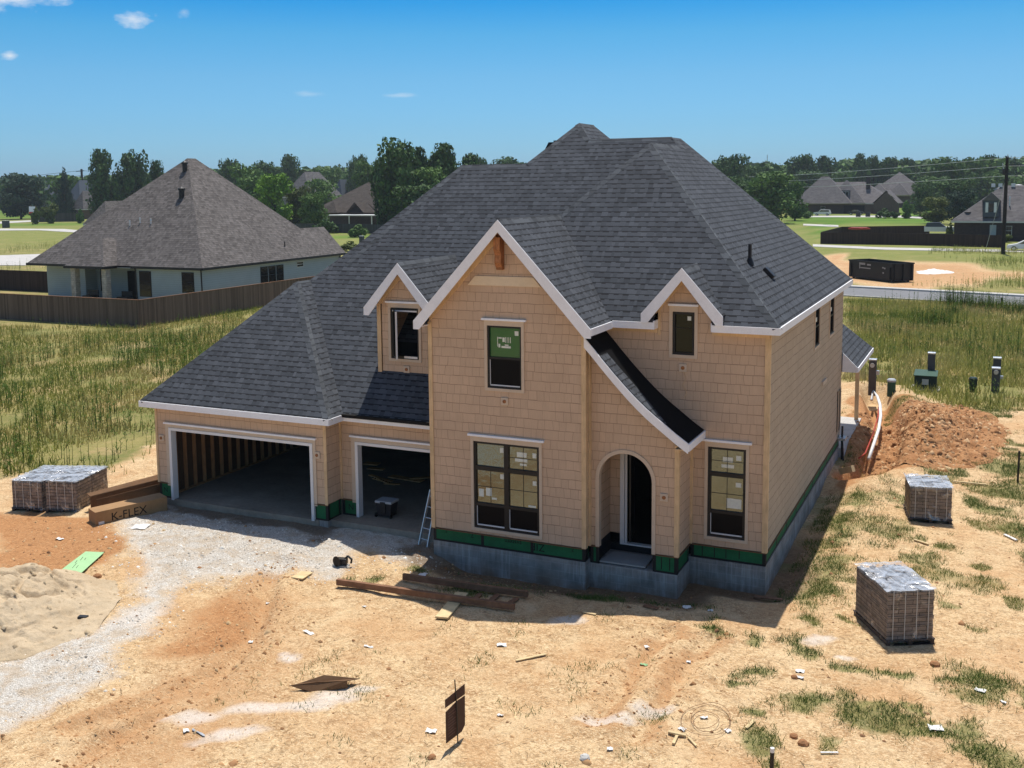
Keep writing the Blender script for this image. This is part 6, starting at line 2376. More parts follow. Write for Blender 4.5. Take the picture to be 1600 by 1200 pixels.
# coil of wire
c = GH(1105, 1128)
pts = []
for k in range(90):
    t = k * 0.21
    r = 0.42 + 0.10 * math.sin(t * 0.37) - 0.0016 * k
    x, y = c.x + r * math.cos(t) * 0.9, c.y + r * math.sin(t) * 1.3
    pts.append((x, y, gz(x, y) + 0.03 + 0.05 * (0.5 + 0.5 * math.sin(t * 1.7))))
m_ = MB()
m_.tube(pts, 0.0045, 5)
tag(m_.build('wire_coil', M['plank_dark']), 'loose coil of brown wire lying on straw near the bottom', 'wire')

# stakes
for (px, py, pt, lb) in ((1205, 1212, 1171, 'dark stake with a pale tip at the bottom edge'), (1590, 754, 709, 'black upright stake in weeds near the right edge')):
    p = GH(px, py)
    d = (G(px, py) - Vector((0, 0, CAM_H))).length
    hgt = (py - pt) / CAM_F * d
    S = thing('stake', lb, 'stake', p)
    m_ = MB()
    m_.tube([p + Vector((0, 0, -0.15)), p + Vector((0.01, 0, hgt * 0.85))], 0.035, 6)
    m_.build('shaft', M['pipe_black'], S)
    m_ = MB()
    m_.tube([p + Vector((0.01, 0, hgt * 0.85)), p + Vector((0.01, 0, hgt))], 0.036, 6)
    m_.build('tip', M['pvc'] if px < 1300 else M['pipe_black'], S)

# small power tool on the gravel edge
p = GH(533, 884)
TL = thing('circular_saw', 'small dark saw left on the soil between gravel and planks', 'saw', p)
m_ = MB()
m_.obox(p + Vector((0.03, 0, 0.13)), (0.14, 0.03, 0), (-0.02, 0.08, 0), (0, 0, 0.08))
m_.build('motor', M['gutter'], TL, bevel=0.03)
m_ = MB()
m_.tube([p + Vector((-0.06, -0.12, 0.14)), p + Vector((-0.055, -0.10, 0.14))], 0.13, 18)
m_.build('blade_guard', M['bark'], TL)
m_ = MB()
m_.tube([p + Vector((0.10, 0, 0.18)), p + Vector((0.2, 0.02, 0.27)), p + Vector((0.30, 0.03, 0.2)), p + Vector((0.28, 0.03, 0.1))], 0.03, 8)
m_.build('handle', M['pipe_black'], TL)
m_ = MB()
m_.obox(p + Vector((0, 0, 0.02)), (0.2, 0, 0), (0, 0.1, 0), (0, 0, 0.012))
m_.build('base_plate', M['steel'], TL)

# black brick sized block on the sand edge and brown clod
p = GH(130, 969)
m_ = MB()
m_.obox(p + Vector((0, 0, 0.05)), (0.10, 0.03, 0), (-0.02, 0.06, 0), (0, 0, 0.05))
tag(m_.build('block', M['pipe_black'], bevel=0.01), 'small black block at the foot of the sand pile', 'block')
for (px, py, r, lb) in ((152, 902, 0.11, 'dark red clod lying next to the pale green board'), (675, 1184, 0.07, 'brown stone in the foreground below the yard sign'), (1254, 1163, 0.10, 'larger brown stone of the group at the bottom'), (1240, 1152, 0.08, 'smaller brown stone of the group at the bottom'), (1461, 1040, 0.11, 'flat dark stone on straw right of the large pallet'), (1241, 1059, 0.07, 'brown round stone beside the white rubble chips'), (914, 1185, 0.09, 'grey stone at the bottom edge left of the wire coil')):
    p = GH(px, py)
    rr = random.Random(int(px))
    m_ = MB()
    ring = []
    for k, (zz, s) in enumerate(((-0.3, 0.7), (0.1, 1.0), (0.5, 0.85), (0.8, 0.4))):
        ring.append([p + Vector((math.cos(t * math.pi / 4) * r * s * rr.uniform(0.8, 1.2), math.sin(t * math.pi / 4) * r * s * rr.uniform(0.8, 1.2), r * zz)) for t in range(8)])
    for k in range(3):
        for t in range(8):
            m_.poly([ring[k][t], ring[k][(t + 1) % 8], ring[k + 1][(t + 1) % 8], ring[k + 1][t]])
    m_.poly(ring[3])
    tag(m_.build('stone', M['rubble'] if 'grey' in lb else M['clod']), lb, 'stone')

# panel over the entry threshold
q = [G(936, 877, 0.06), G(1008, 887, 0.06), G(1021, 871, 0.06), G(960, 862, 0.06)]
m_ = MB()
m_.prism([Vector((p.x, p.y, 0.045)) for p in q], (0, 0, 0.04))
tag(m_.build('step_board', M['drywall'], bevel=0.004), 'pale grey board laid flat on the entry floor under the arch', 'board')

# cooler in the single garage bay
p = G(605, 806, 0.0)
CO = thing('cooler', 'dark wheeled cooler with a pale grey lid on the floor of the single garage bay', 'cooler', p)
m_ = MB()
w2, d2_, h2 = 0.25, 0.20, 0.40
bt, tp_ = 0.86, 1.0
m_.v = [(p.x + sx * w2 * s, p.y + sy * d2_ * s, z) for z, s in ((0.03, bt), (h2, tp_)) for sx, sy in ((-1, -1), (1, -1), (1, 1), (-1, 1))]
m_.f = [(0, 3, 2, 1), (4, 5, 6, 7), (0, 1, 5, 4), (1, 2, 6, 5), (2, 3, 7, 6), (3, 0, 4, 7)]
m_.mi = [0] * 6
m_.build('body', M['cooler'], CO, bevel=0.02)
m_ = MB()
m_.box(p.x - 0.27, p.y - 0.22, 0.405, p.x + 0.27, p.y + 0.22, 0.475)
m_.build('lid', M['cooler_lid'], CO, bevel=0.02)
m_ = MB()
m_.box(p.x - 0.08, p.y - 0.232, 0.12, p.x + 0.08, p.y - 0.205, 0.40)
m_.box(p.x - 0.08, p.y - 0.245, 0.40, p.x + 0.08, p.y - 0.225, 0.46)
m_.build('handle', M['pipe_black'], CO, bevel=0.008)
for sx in (-1, 1):
    m_ = MB()
    m_.tube([(p.x + sx * 0.22, p.y - 0.19, 0.06), (p.x + sx * 0.26, p.y - 0.19, 0.06)], 0.06, 14)
    m_.build('wheel', M['tyre'], CO)

# scrap lumber on the garage floor
k = 0
for (px, py, px2, py2, w_, lb) in ((578, 742, 612, 752, 0.12, 'short board leaning on the lumber heap, leftmost in the single garage bay'), (583, 748, 618, 758, 0.09, 'thin board crossing the left part of the garage lumber heap'), (600, 757, 625, 758, 0.10, 'short offcut in front of the garage lumber heap'), (610, 746, 660, 754, 0.28, 'wide pale sheet offcut lying in the garage lumber heap'), (570, 726, 592, 728, 0.3, 'wide offcut at the back left of the single garage bay'), (575, 735, 600, 737, 0.2, 'board behind the garage lumber heap'), (640, 752, 672, 750, 0.14, 'board at the right end of the garage lumber heap'), (590, 752, 606, 760, 0.08, 'thin offcut crossing in front of the garage lumber heap')):
    a, b = G(px, py, 0.03), G(px2, py2, 0.03)
    m_ = MB()
    m_.bar(a + Vector((0, 0, 0.015 * k)), b + Vector((0, 0, 0.015 * k)), w_, 0.03)
    tag(m_.build('scrap_board', M['plank']), lb, 'board', 'scrap boards on the garage floor')
    k += 1

# aluminium ladder leaning beside the tower
a = GH(655, 851)
t_ = GY(673, 765, a.y + 0.45)
LD = thing('ladder', 'thin aluminium ladder leaning against the left edge of the tower', 'ladder', a)
side_ = Vector((0.30, -0.08, 0))
for s in (0, 1):
    m_ = MB()
    m_.bar(a + side_ * s, t_ + side_ * s * 0.8, 0.03, 0.07)
    m_.build('rail', M['alu'], LD)
for k in range(5):
    f = (k + 0.6) / 5.2
    m_ = MB()
    m_.tube([a.lerp(t_, f), a.lerp(t_, f) + side_ * (1 - 0.2 * f)], 0.014, 6)
    m_.build('rung', M['alu'], LD)

# conduit and cable in the trench
pts = [GH(*q) for q in ((1362, 622), (1364, 634), (1370, 650), (1374, 668), (1375, 686), (1372, 704), (1365, 718), (1357, 730))]
for i, p in enumerate(pts):
    p.z = GZ + (0.05, 0.12, 0.22, 0.28, 0.28, 0.22, 0.12, -0.1)[i]
m_ = MB()
m_.tube(pts, 0.06, 8)
tag(m_.build('conduit', M['pvc'], smooth=True), 'white plastic conduit curving out of the clay trench', 'pipe')
pts = [GH(*q) for q in ((1372, 664), (1371, 680), (1364, 694), (1352, 708), (1342, 720))]
for p in pts:
    p.z = GZ + 0.10
m_ = MB()
m_.tube(pts, 0.028, 6)
tag(m_.build('cable', M['redwire'], smooth=True), 'red cable drooping beside the white conduit in the trench', 'cable')


# utility boxes in the weeds
def pedestal(name, label, cat, px, pyb, pyt, wpx, mat, topmat=None, meter=False, boxy=False, group=None):
    p = G(px, pyb)
    d = math.hypot(p.x, p.y)
    hgt = (pyb - pyt) / CAM_F * d * 1.02
    w_ = wpx / CAM_F * d / 2
    T = thing(name, label, cat, p, group)
    m_ = MB()
    if boxy:
        m_.box(p.x - w_, p.y - w_, p.z - 0.1, p.x + w_, p.y + w_, p.z + hgt - 0.07)
        m_.build('cabinet', M[mat], T, bevel=0.02)
        m_ = MB()
        m_.box(p.x - w_ - 0.015, p.y - w_ - 0.015, p.z + hgt - 0.07, p.x + w_ + 0.015, p.y + w_ + 0.015, p.z + hgt)
        m_.build('cap', M[topmat or mat], T, bevel=0.015)
    else:
        m_.lathe(p + Vector((0, 0, -0.1)), [(w_, 0), (w_, hgt + 0.02), (w_ * 0.96, hgt + 0.06)], 16)
        m_.build('body', M[mat], T)
        m_ = MB()
        m_.lathe(p + Vector((0, 0, hgt - 0.1)), [(w_ * 1.08, 0), (w_ * 1.08, 0.08), (w_ * 0.8, 0.13)], 16)
        m_.build('cap', M[topmat or mat], T)
    if meter:
        m_ = MB()
        c = p + Vector((0, -w_, hgt * 0.83))
        m_.tube([c, c + Vector((0, -0.12, 0))], 0.10, 16)
        m_.build('meter', M['steel'], T)
        m_ = MB()
        m_.box(p.x + w_, p.y - 0.1, p.z + hgt * 0.55, p.x + w_ + 0.13, p.y + 0.1, p.z + hgt * 0.66)
        m_.build('side_box', M['steel'], T)
    return T


pedestal('meter_pedestal', 'tall brown grey meter pedestal at the head of the trench', 'utility box', 1362.5, 614, 563, 10.5, 'util_brown', 'steel', True, True)
pedestal('service_pedestal', 'dark grey pedestal standing right behind the green transformer', 'utility box', 1454, 605, 554, 10, 'util_grey', 'alu', False, True)
pedestal('service_pedestal', 'dark grey pedestal in tall weeds at far right, nearer of the two in line', 'utility box', 1555, 612, 577, 11, 'util_grey', 'alu', True, True)
pedestal('service_pedestal', 'dark grey pedestal just behind the other one at far right', 'utility box', 1557, 592, 561, 10.5, 'util_grey', 'alu', False, True)
pedestal('utility_bollard', 'round green utility bollard between meter pedestal and transformer', 'utility box', 1392.5, 616, 594, 12, 'util_green', 'cooler_lid')
pedestal('utility_bollard', 'dark green round utility bollard in the weeds right of the transformer', 'utility box', 1520, 612, 592, 11, 'util_dkgreen', 'util_dkgreen')
p = G(1446, 609)
TR = thing('transformer', 'green pad mounted transformer with a pale top in the weeds', 'transformer', p)
m_ = MB()
m_.box(p.x - 0.62, p.y - 0.5, p.z - 0.1, p.x + 0.62, p.y + 0.6, p.z + 0.10)
m_.build('pad', M['concrete'], TR)
m_ = MB()
m_.prism([(p.x - 0.47, p.y - 0.38, p.z + 0.1), (p.x - 0.47, p.y + 0.45, p.z + 0.1), (p.x - 0.47, p.y + 0.45, p.z + 0.80), (p.x - 0.47, p.y - 0.30, p.z + 0.68)], (0.94, 0, 0))
m_.build('cabinet', M['util_dkgreen'], TR, bevel=0.02)
m_ = MB()
m_.prism([(p.x - 0.50, p.y - 0.40, p.z + 0.685), (p.x - 0.50, p.y + 0.48, p.z + 0.825), (p.x - 0.50, p.y + 0.48, p.z + 0.86), (p.x - 0.50, p.y - 0.40, p.z + 0.72)], (1.0, 0, 0))
m_.build('lid', M['util_green'], TR)
m_ = MB()
m_.box(p.x - 0.14, p.y - 0.395, p.z + 0.3, p.x + 0.14, p.y - 0.385, p.z + 0.56)
m_.build('notice_plate', M['cooler_lid'], TR)
pedestal('marker_post', 'small dark marker post at the near kerb of the street', 'post', 1565, 477, 466, 3.5, 'pipe_black', None, False, True)
pedestal('service_pedestal', 'small grey pedestal on the grass beyond the roof of the neighbouring house', 'utility box', 565.5, 386, 369, 6, 'util_grey', 'cooler_lid', False, True)
pedestal('service_pedestal', 'grey box standing by the far path at the left edge', 'utility box', 9.5, 356, 346, 7, 'util_grey', 'cooler_lid', False, True)

# dumpster beyond the street
N0 = G(1394, 442)
dl = Vector((-5.6, 5.6, 0)).normalized()
dw = Vector((dl.y, -dl.x, 0))
DL, DW, DH = 6.4, 2.5, 1.65
DU = thing('dumpster', 'black open roll off dumpster with faded white print standing on bare soil beyond the street', 'dumpster', N0)


def dq(u, v, h):
    return N0 + dl * u + dw * v + Vector((0, 0, h))


m_ = MB()
for (u0, u1, v0, v1) in ((0, DL, 0, 0.06), (0, DL, DW - 0.06, DW), (0, 0.06, 0.06, DW - 0.06), (DL - 0.06, DL, 0.06, DW - 0.06)):
    m_.obox(dq((u0 + u1) / 2, (v0 + v1) / 2, DH / 2 + 0.12), dl * ((u1 - u0) / 2), dw * ((v1 - v0) / 2), Vector((0, 0, DH / 2)))
m_.obox(dq(DL / 2, DW / 2, 0.2), dl * (DL / 2 - 0.06), dw * (DW / 2 - 0.06), Vector((0, 0, 0.03)))
body = m_.build('body', M['dump'], DU)
m_ = MB()
for (u0, u1, v0, v1) in ((-0.05, DL + 0.05, -0.06, 0.02), (-0.05, DL + 0.05, DW - 0.02, DW + 0.06), (-0.05, 0.03, 0.02, DW - 0.02), (DL - 0.03, DL + 0.05, 0.02, DW - 0.02)):
    m_.obox(dq((u0 + u1) / 2, (v0 + v1) / 2, DH + 0.14), dl * ((u1 - u0) / 2), dw * ((v1 - v0) / 2), Vector((0, 0, 0.06)))
m_.build('rim', M['dump'], DU)
for k in range(3):
    m_ = MB()
    m_.obox(dq(-0.07, 0.25 + k * (DW - 0.5) / 2, DH / 2 + 0.1), dl * 0.06, dw * 0.06, Vector((0, 0, DH / 2 - 0.05)))
    m_.build('rib', M['dump'], DU)
for k in range(2):
    m_ = MB()
    m_.obox(dq(0.35 + k * (DL - 0.7), -0.06, DH / 2), dl * 0.09, dw * 0.06, Vector((0, 0, DH / 2 - 0.2)))
    m_.build('rib', M['dump'], DU)
m_ = MB()
for (u, h, L, t) in ((4.4, 1.55, 0.9, 0.20), (3.4, 1.5, 0.55, 0.16), (3.9, 1.15, 1.5, 0.10), (4.75, 1.3, 0.12, 0.5)):
    m_.obox(dq(u, -0.004, h), dl * (L / 2), dw * 0.003, Vector((0, 0, t / 2)))
for (u, h) in ((1.1, 1.3), (1.35, 1.35), (1.3, 0.85)):
    m_.obox(dq(u, -0.004, h), dl * 0.10, dw * 0.003, Vector((0, 0, 0.07)))
m_.build('faded_print', M['dump_print'], body)
for k in range(4):
    m_ = MB()
    u = 0.4 if k < 2 else DL - 0.4
    v = 0.3 if k % 2 == 0 else DW - 0.3
    m_.tube([dq(u, v - 0.08, 0.1), dq(u, v + 0.08, 0.1)], 0.12, 12)
    m_.build('roller', M['pipe_black'], DU)
# white plastic heap beside it
c = G(1461, 425)
for (c_, rx, ry, hh, lb) in (((c.x, c.y), 1.9, 2.0, 0.32, 'bright white crumpled tarp on bare soil right of the dumpster'), ((G(1450, 427).x, G(1450, 427).y), 1.2, 1.3, 0.3, 'smaller white sheet lying left against the crumpled tarp')):
    heap('tarp', lb, 'tarp', c_, rx, ry, hh, 0.2, M['tarp'], 401 + int(rx * 10), 0.25, res=26)
# weed clumps by the near kerb
for i, (px, py, n, hh, lb) in enumerate(((1493, 478, 46, 2.0, 'dark bushy weed clump at the kerb, tallest of the row'), (1541, 482, 34, 1.5, 'olive weed clump at the kerb right of the tallest one'), (1491, 492, 12, 1.0, 'low weed clump just below the tallest one'), (1590, 488, 40, 1.2, 'low dark weed clump at the right edge by the kerb'), (1460, 506, 30, 1.4, 'dark weed clump in the field left below the kerb row'))):
    c = G(px, py)
    r = RNG.normal(0, 0.55, (n * 4, 2))
    x, y = c.x + r[:, 0] * 1.3, c.y + r[:, 1]
    x = c.x + (x - c.x) * (0.35 if n < 20 else 1.0)
    y = c.y + (y - c.y) * (0.35 if n < 20 else 1.0)
    o = weeds('weed_clump', x, y, RNG.uniform(0.5, 1.0, len(x)) * hh, tones(x, y, WGREEN, 230 + i, 2.0) * 0.8)
    del o['kind']
    tag(o, lb, 'weeds', 'weed clumps at the kerb')
# ---------------------------------------------------------------- neighbourhood
def PD(px, dist, z=GZ):
    """ground point in the direction of pixel column px (on the horizon) at a distance"""
    dv = _r2 * ((px - 800) / CAM_F) + _d2 * ((292 - CAM_CY) / CAM_F) + _f
    t = dist / math.hypot(dv.x, dv.y)
    return Vector((dv.x * t, dv.y * t, z))


def ZP(py, dist):
    return CAM_H + (292 - py) / CAM_F * dist * 1.02


# fence round the neighbouring house
def fence(name, label, pts, z1, mat, post_every=2.4, z0=GZ - 0.1, group=None):
    T = thing(name, label, 'fence', (pts[0][0], pts[0][1], GZ), group)
    m_ = MB()
    for i in range(len(pts) - 1):
        a, b = Vector((*pts[i][:2], 0)), Vector((*pts[i + 1][:2], 0))
        d = (b - a).normalized()
        n = Vector((d.y, -d.x, 0)) * 0.02
        m_.prism([a + n + Vector((0, 0, z0)), b + n + Vector((0, 0, z0)), b + n + Vector((0, 0, z1)), a + n + Vector((0, 0, z1))], -n * 2)
    m_.build('board_panel', M[mat], T)
    c_ = MB()
    for i in range(len(pts) - 1):
        a, b = Vector((*pts[i][:2], z1 + 0.02)), Vector((*pts[i + 1][:2], z1 + 0.02))
        c_.bar(a, b, 0.12, 0.035)
    c_.build('cap_rail', M['plank_dark'] if mat == 'fence' else M[mat], T)
    k = 0
    for i in range(len(pts) - 1):
        a, b = Vector((*pts[i][:2], 0)), Vector((*pts[i + 1][:2], 0))
        d = (b - a).normalized()
        n = Vector((-d.y, d.x, 0)) * 0.07
        L = (b - a).length
        for q in range(int(L / post_every)):
            if k > 60:
                break
            p = a + d * (q * post_every) + n
            m_ = MB()
            m_.box(p.x - 0.05, p.y - 0.05, z0, p.x + 0.05, p.y + 0.05, z1 - 0.05)
            m_.build('post', M[mat], T)
            k += 1
    return T


fence('wood_fence', 'brown stained board fence round the neighbouring house with its corner towards the lot', [(-80.0, 54.8), (-53.5, 54.8), (-53.0, 90.0)], 1.60, 'fence')
p1, p2 = G(-40, 470), G(73, 461)
fence('wood_fence', 'dark brown inner board fence left of the neighbouring house', [(-100.0, 71.5), (-76.5, 71.2)], 1.60, 'fence_dark')

NB = thing('neighbour_house', 'neighbouring house with tall brown grey hip roof and pale lap siding behind the brown fence', 'house', (-66.5, 75.0, GZ))
ze = 2.9
w = MB()
w.prism([(-57.9, 66.3, GZ), (-64.9, 66.3, GZ), (-64.9, 68.9, GZ), (-72.0, 68.9, GZ), (-72.0, 67.6, GZ), (-76.6, 67.6, GZ), (-76.6, 86.0, GZ), (-57.9, 86.0, GZ)][::-1], (0, 0, ze - 0.15 - GZ))
NW = w.build('wall', M['nb_wall'], NB)
ap = (-66.55, 74.95, 11.95)
ap2 = (-66.55, 75.95, 11.95)
cl, cr = G(90, 416, 2.9), G(172, 416, 2.9)
yb = (cl.y + cr.y) / 2
xl, xr = cl.x, cr.x
xm, hw_ = (xl + xr) / 2, (xr - xl) / 2
zb = 2.9 + hw_
r = [
    [(-57.5, 65.9, ze), ap, (-77.0, 65.9 + 0.0, ze)],
    [(-57.5, 65.9, ze), (-57.5, 86.4, ze), (-60.0, 86.4, 5.4), (-60.0, 82.5, 5.4), ap2, ap],
    [ap2, (-60.0, 82.5, 5.4), (-60.0, 86.4, 5.4), (-62.5, 86.4, 2.9), (-77.0, 86.4, 2.9)],
    [(-77.0, 65.9, ze), ap, ap2, (-77.0, 86.4, ze)],
    [(-57.5, 86.4, ze), (-62.5, 86.4, ze), (-60.0, 86.4, 5.4)],
    [(xl, yb, ze + 0.01), (xr, yb, ze + 0.01), (xm, yb + hw_, zb)],
    [(xr, yb, ze + 0.01), (xr, 65.9 + 0.05, ze + 0.01), (xm, 65.9 + hw_ + 0.05, zb), (xm, yb + hw_, zb)],
    [(xl, yb, ze + 0.01), (xm, yb + hw_, zb), (xm, 65.9 + hw_ + 0.05, zb), (xl, 65.9 + 0.05, ze + 0.01)],
]
NR = part('roof', r, 'shingle_brown', NB)
for args in ((-57.53, 65.87, 2.70, -57.42, 86.4, 2.9), (-65.0, 65.80, 2.70, -57.5, 65.90, 2.9), (-77.05, 65.80, 2.70, xl, 65.90, 2.9), (xl - 0.03, yb - 0.1, 2.70, xr + 0.05, yb, 2.9), (xr, yb, 2.70, xr + 0.1, 65.8, 2.9)):
    m_ = MB()
    m_.box(*args)
    m_.build('gutter', M['gutter'], NR)
m_ = MB()
m_.box(-77.0, 65.9, 2.70, -57.5, 86.4, 2.74)
m_.box(xl, yb, 2.70, xr, 65.9, 2.74)
m_.build('soffit', M['nb_trim'], NR)


def cap2(p, q, n1, n2):
    return cap(p, q, n1, n2, NR, 0.25)


for cpo in (cap((-57.5, 65.9, ze), ap, (0, -1, 1), (1, 0, 1), NR, 0.22), cap(ap2, (-60.0, 82.5, 5.4), (1, 0, 1), (0, 1, 1), NR, 0.22), cap((xm, yb + hw_, zb), (xr, yb, ze), (0, -1, 1), (1, 0, 1), NR, 0.2)):
    cpo.data.materials.clear()
    cpo.data.materials.append(M['shingle_brown'])


def far_window(parent, x0, x1, z0, z1, Y, trim='black_frame', axis='y', X=None, split=True):
    m2 = MB()
    if axis == 'y':
        m2.box(x0 - 0.06, Y - 0.03, z0 - 0.06, x1 + 0.06, Y - 0.001, z1 + 0.06)
    else:
        m2.box(X + 0.001, x0 - 0.06, z0 - 0.06, X + 0.03, x1 + 0.06, z1 + 0.06)
    o = m2.build('window', M[trim], parent)
    zm = (z0 + z1) / 2
    for (a, b) in ((z0, zm - 0.025), (zm + 0.025, z1)):
        g = MB()
        if axis == 'y':
            g.box(x0, Y - 0.036, a, x1, Y - 0.031, b)
        else:
            g.box(X + 0.031, x0, a, X + 0.036, x1, b)
        g.build('pane', M['glass_far'], o)
    return o


for (px0, px1, pz0, pz1) in ((220, 235, 425, 462), (286, 302, 427, 456)):
    a, b = GY(px0, pz1, 66.3), GY(px1, pz0, 66.3)
    far_window(NB, a.x, b.x, a.z, b.z, 66.3)
a, b = GY(113, 455, 68.9), GY(128, 418, 68.9)
far_window(NB, -72.0 + 0.5, -72.0 + 1.5, 0.4, 2.5, 68.9)
for k in range(3):
    far_window(NB, 73.75 + k * 1.12, 74.65 + k * 1.12, 0.95, 2.35, 0, axis='x', X=-57.9)
far_window(NB, 79.0, 79.9, 2.05, 2.45, 0, axis='x', X=-57.9, trim='nb_trim')
m_ = MB()
m_.box(-68.4, 68.87, GZ, -67.3, 68.899, 2.2)
m_.build('patio_door', M['dark'], NB)
m_ = MB()
m_.box(-66.6, 68.80, 1.2, -65.5, 68.899, 2.0)
m_.build('television', M['black_frame'], NB)
for x in (xl + 0.6, xr - 0.35):
    m_ = MB()
    m_.box(x - 0.25, yb + 0.3, GZ, x + 0.25, yb + 0.8, 2.7)
    m_.build('porch_column', M['nb_stone'], NB)
for (x, y) in ((-57.86, 66.2), (-64.8, 66.2), (-57.8, 85.9)):
    m_ = MB()
    m_.tube([(x, y, GZ), (x, y - 0.05, 2.5), (x + 0.2, y - 0.3, 2.75)], 0.06, 6)
    m_.build('downspout', M['gutter'], NB)
for (px, py, hh, rr_) in ((289, 266, 0.75, 0.22), (284, 307, 0.75, 0.24)):
    p = RPL(px, py, (0, -1, 1), (-60, 65.9, ze))
    m_ = MB()
    m_.lathe(p + Vector((0, 0, -0.2)), [(rr_, 0), (rr_, hh)], 12)
    m_.lathe(p + Vector((0, 0, hh - 0.2)), [(rr_ * 1.3, 0), (rr_ * 1.3, 0.15), (0.03, 0.3)], 12)
    m_.build('roof_vent', M['gutter'], NR)
for (px, py) in ((219, 348), (236, 349), (203, 352)):
    p = RPL(px, py, (0, -1, 1), (-60, 65.9, ze))
    m_ = MB()
    m_.tube([p + Vector((0, 0, -0.1)), p + Vector((0, 0, 0.45))], 0.06, 8)
    m_.build('vent_pipe', M['pvc'], NR)
p = RPL(445, 385, (1, 0, 1), (-57.5, 70, ze))
m_ = MB()
m_.tube([p + Vector((0, 0, -0.1)), p + Vector((0, 0, 0.45))], 0.05, 8)
m_.build('vent_pipe', M['pipe_black'], NR)
for cx in (-70.5, -66.6):
    p = Vector((cx, 66.6, GZ))
    T = thing('patio_chair', 'dark patio seat on the neighbour porch ' + ('beside the left column' if cx < -68 else 'by the television'), 'chair', p)
    m_ = MB()
    m_.box(cx - 0.6, 66.3, GZ + 0.35, cx + 0.6, 66.9, GZ + 0.5)
    m_.build('seat', M['gutter'], T)
    m_ = MB()
    m_.box(cx - 0.6, 66.9, GZ + 0.35, cx + 0.6, 67.0, GZ + 0.95)
    m_.build('backrest', M['gutter'], T)
    for sx in (-0.5, 0.5):
        m_ = MB()
        m_.box(cx + sx - 0.04, 66.35, GZ, cx + sx + 0.04, 66.85, GZ + 0.35)
        m_.build('leg', M['gutter'], T)


# other houses of the neighbourhood
def hip(m_, x0, x1, y0, y1, z0, s, zmax=None):
    h = min(x1 - x0, y1 - y0) / 2 * s
    if x1 - x0 >= y1 - y0:
        a, b = (x0 + h / s, (y0 + y1) / 2, z0 + h), (x1 - h / s, (y0 + y1) / 2, z0 + h)
        m_.poly([(x0, y0, z0), (x1, y0, z0), b, a])
        m_.poly([(x1, y1, z0), (x0, y1, z0), a, b])
        m_.poly([(x1, y0, z0), (x1, y1, z0), b])
        m_.poly([(x0, y1, z0), (x0, y0, z0), a])
    else:
        a, b = ((x0 + x1) / 2, y0 + h / s, z0 + h), ((x0 + x1) / 2, y1 - h / s, z0 + h)
        m_.poly([(x0, y0, z0), (x1, y0, z0), a])
        m_.poly([(x1, y0, z0), (x1, y1, z0), b, a])
        m_.poly([(x1, y1, z0), (x0, y1, z0), b])
        m_.poly([(x0, y1, z0), (x0, y0, z0), a, b])


def gab(m_, x0, x1, y0, y1, z0, s):
    """gable with its front at y0"""
    xm_, zr = (x0 + x1) / 2, z0 + (x1 - x0) / 2 * s
    m_.poly([(x0, y0, z0), (xm_, y0, zr), (xm_, y1, zr), (x0, y1, z0)])
    m_.poly([(x1, y0, z0), (x1, y1, z0), (xm_, y1, zr), (xm_, y0, zr)])


# brown roofed house left of centre
o_ = G(482, 332, 2.9)
BH = thing('brown_house', 'low house with worn dark brown hip roof and white patio cover among trees', 'house', (o_.x + 12, o_.y + 8, GZ))
x0, y0 = o_.x, o_.y
w = MB()
w.box(x0 + 0.5, y0 + 0.5, GZ, x0 + 33, y0 + 22, 2.8)
w.build('wall', M['far_brick'], BH)
m_ = MB()
hip(m_, x0, x0 + 36, y0, y0 + 23, 2.9, 0.68)
hip(m_, x0 + 5.0, x0 + 10.5, y0 - 2.5, y0 + 8, 2.92, 1.05)
gab(m_, x0 + 12.0, x0 + 17.2, y0 - 0.6, y0 + 6, 2.95, 1.0)
R_ = m_.build('roof', M['shingle_old'], BH)
m_ = MB()
m_.box(x0 + 9, y0 - 5.5, 2.2, x0 + 23, y0 - 0.1, 2.45)
m_.build('patio_cover', M['white_vinyl'], BH)
for k in range(3):
    m_ = MB()
    m_.box(x0 + 9.3 + k * 6.6, y0 - 5.4, GZ, x0 + 9.5 + k * 6.6, y0 - 5.2, 2.2)
    m_.build('patio_post', M['white_vinyl'], BH)
for k in range(6):
    m_ = MB()
    c = Vector((x0 + 13 + k * 2.2, y0 + 10.6, 10.35))
    m_.box(c.x - 0.3, c.y - 0.3, c.z, c.x + 0.3, c.y + 0.3, c.z + 0.4)
    m_.build('roof_vent', M['rubble'], R_)
fence('wood_fence', 'weathered grey fence in front of the brown roofed house', [tuple(G(462, 363)[:2]), tuple(G(535, 364)[:2]), tuple(G(620, 366)[:2])], 1.6, 'fence_grey', 3.0)


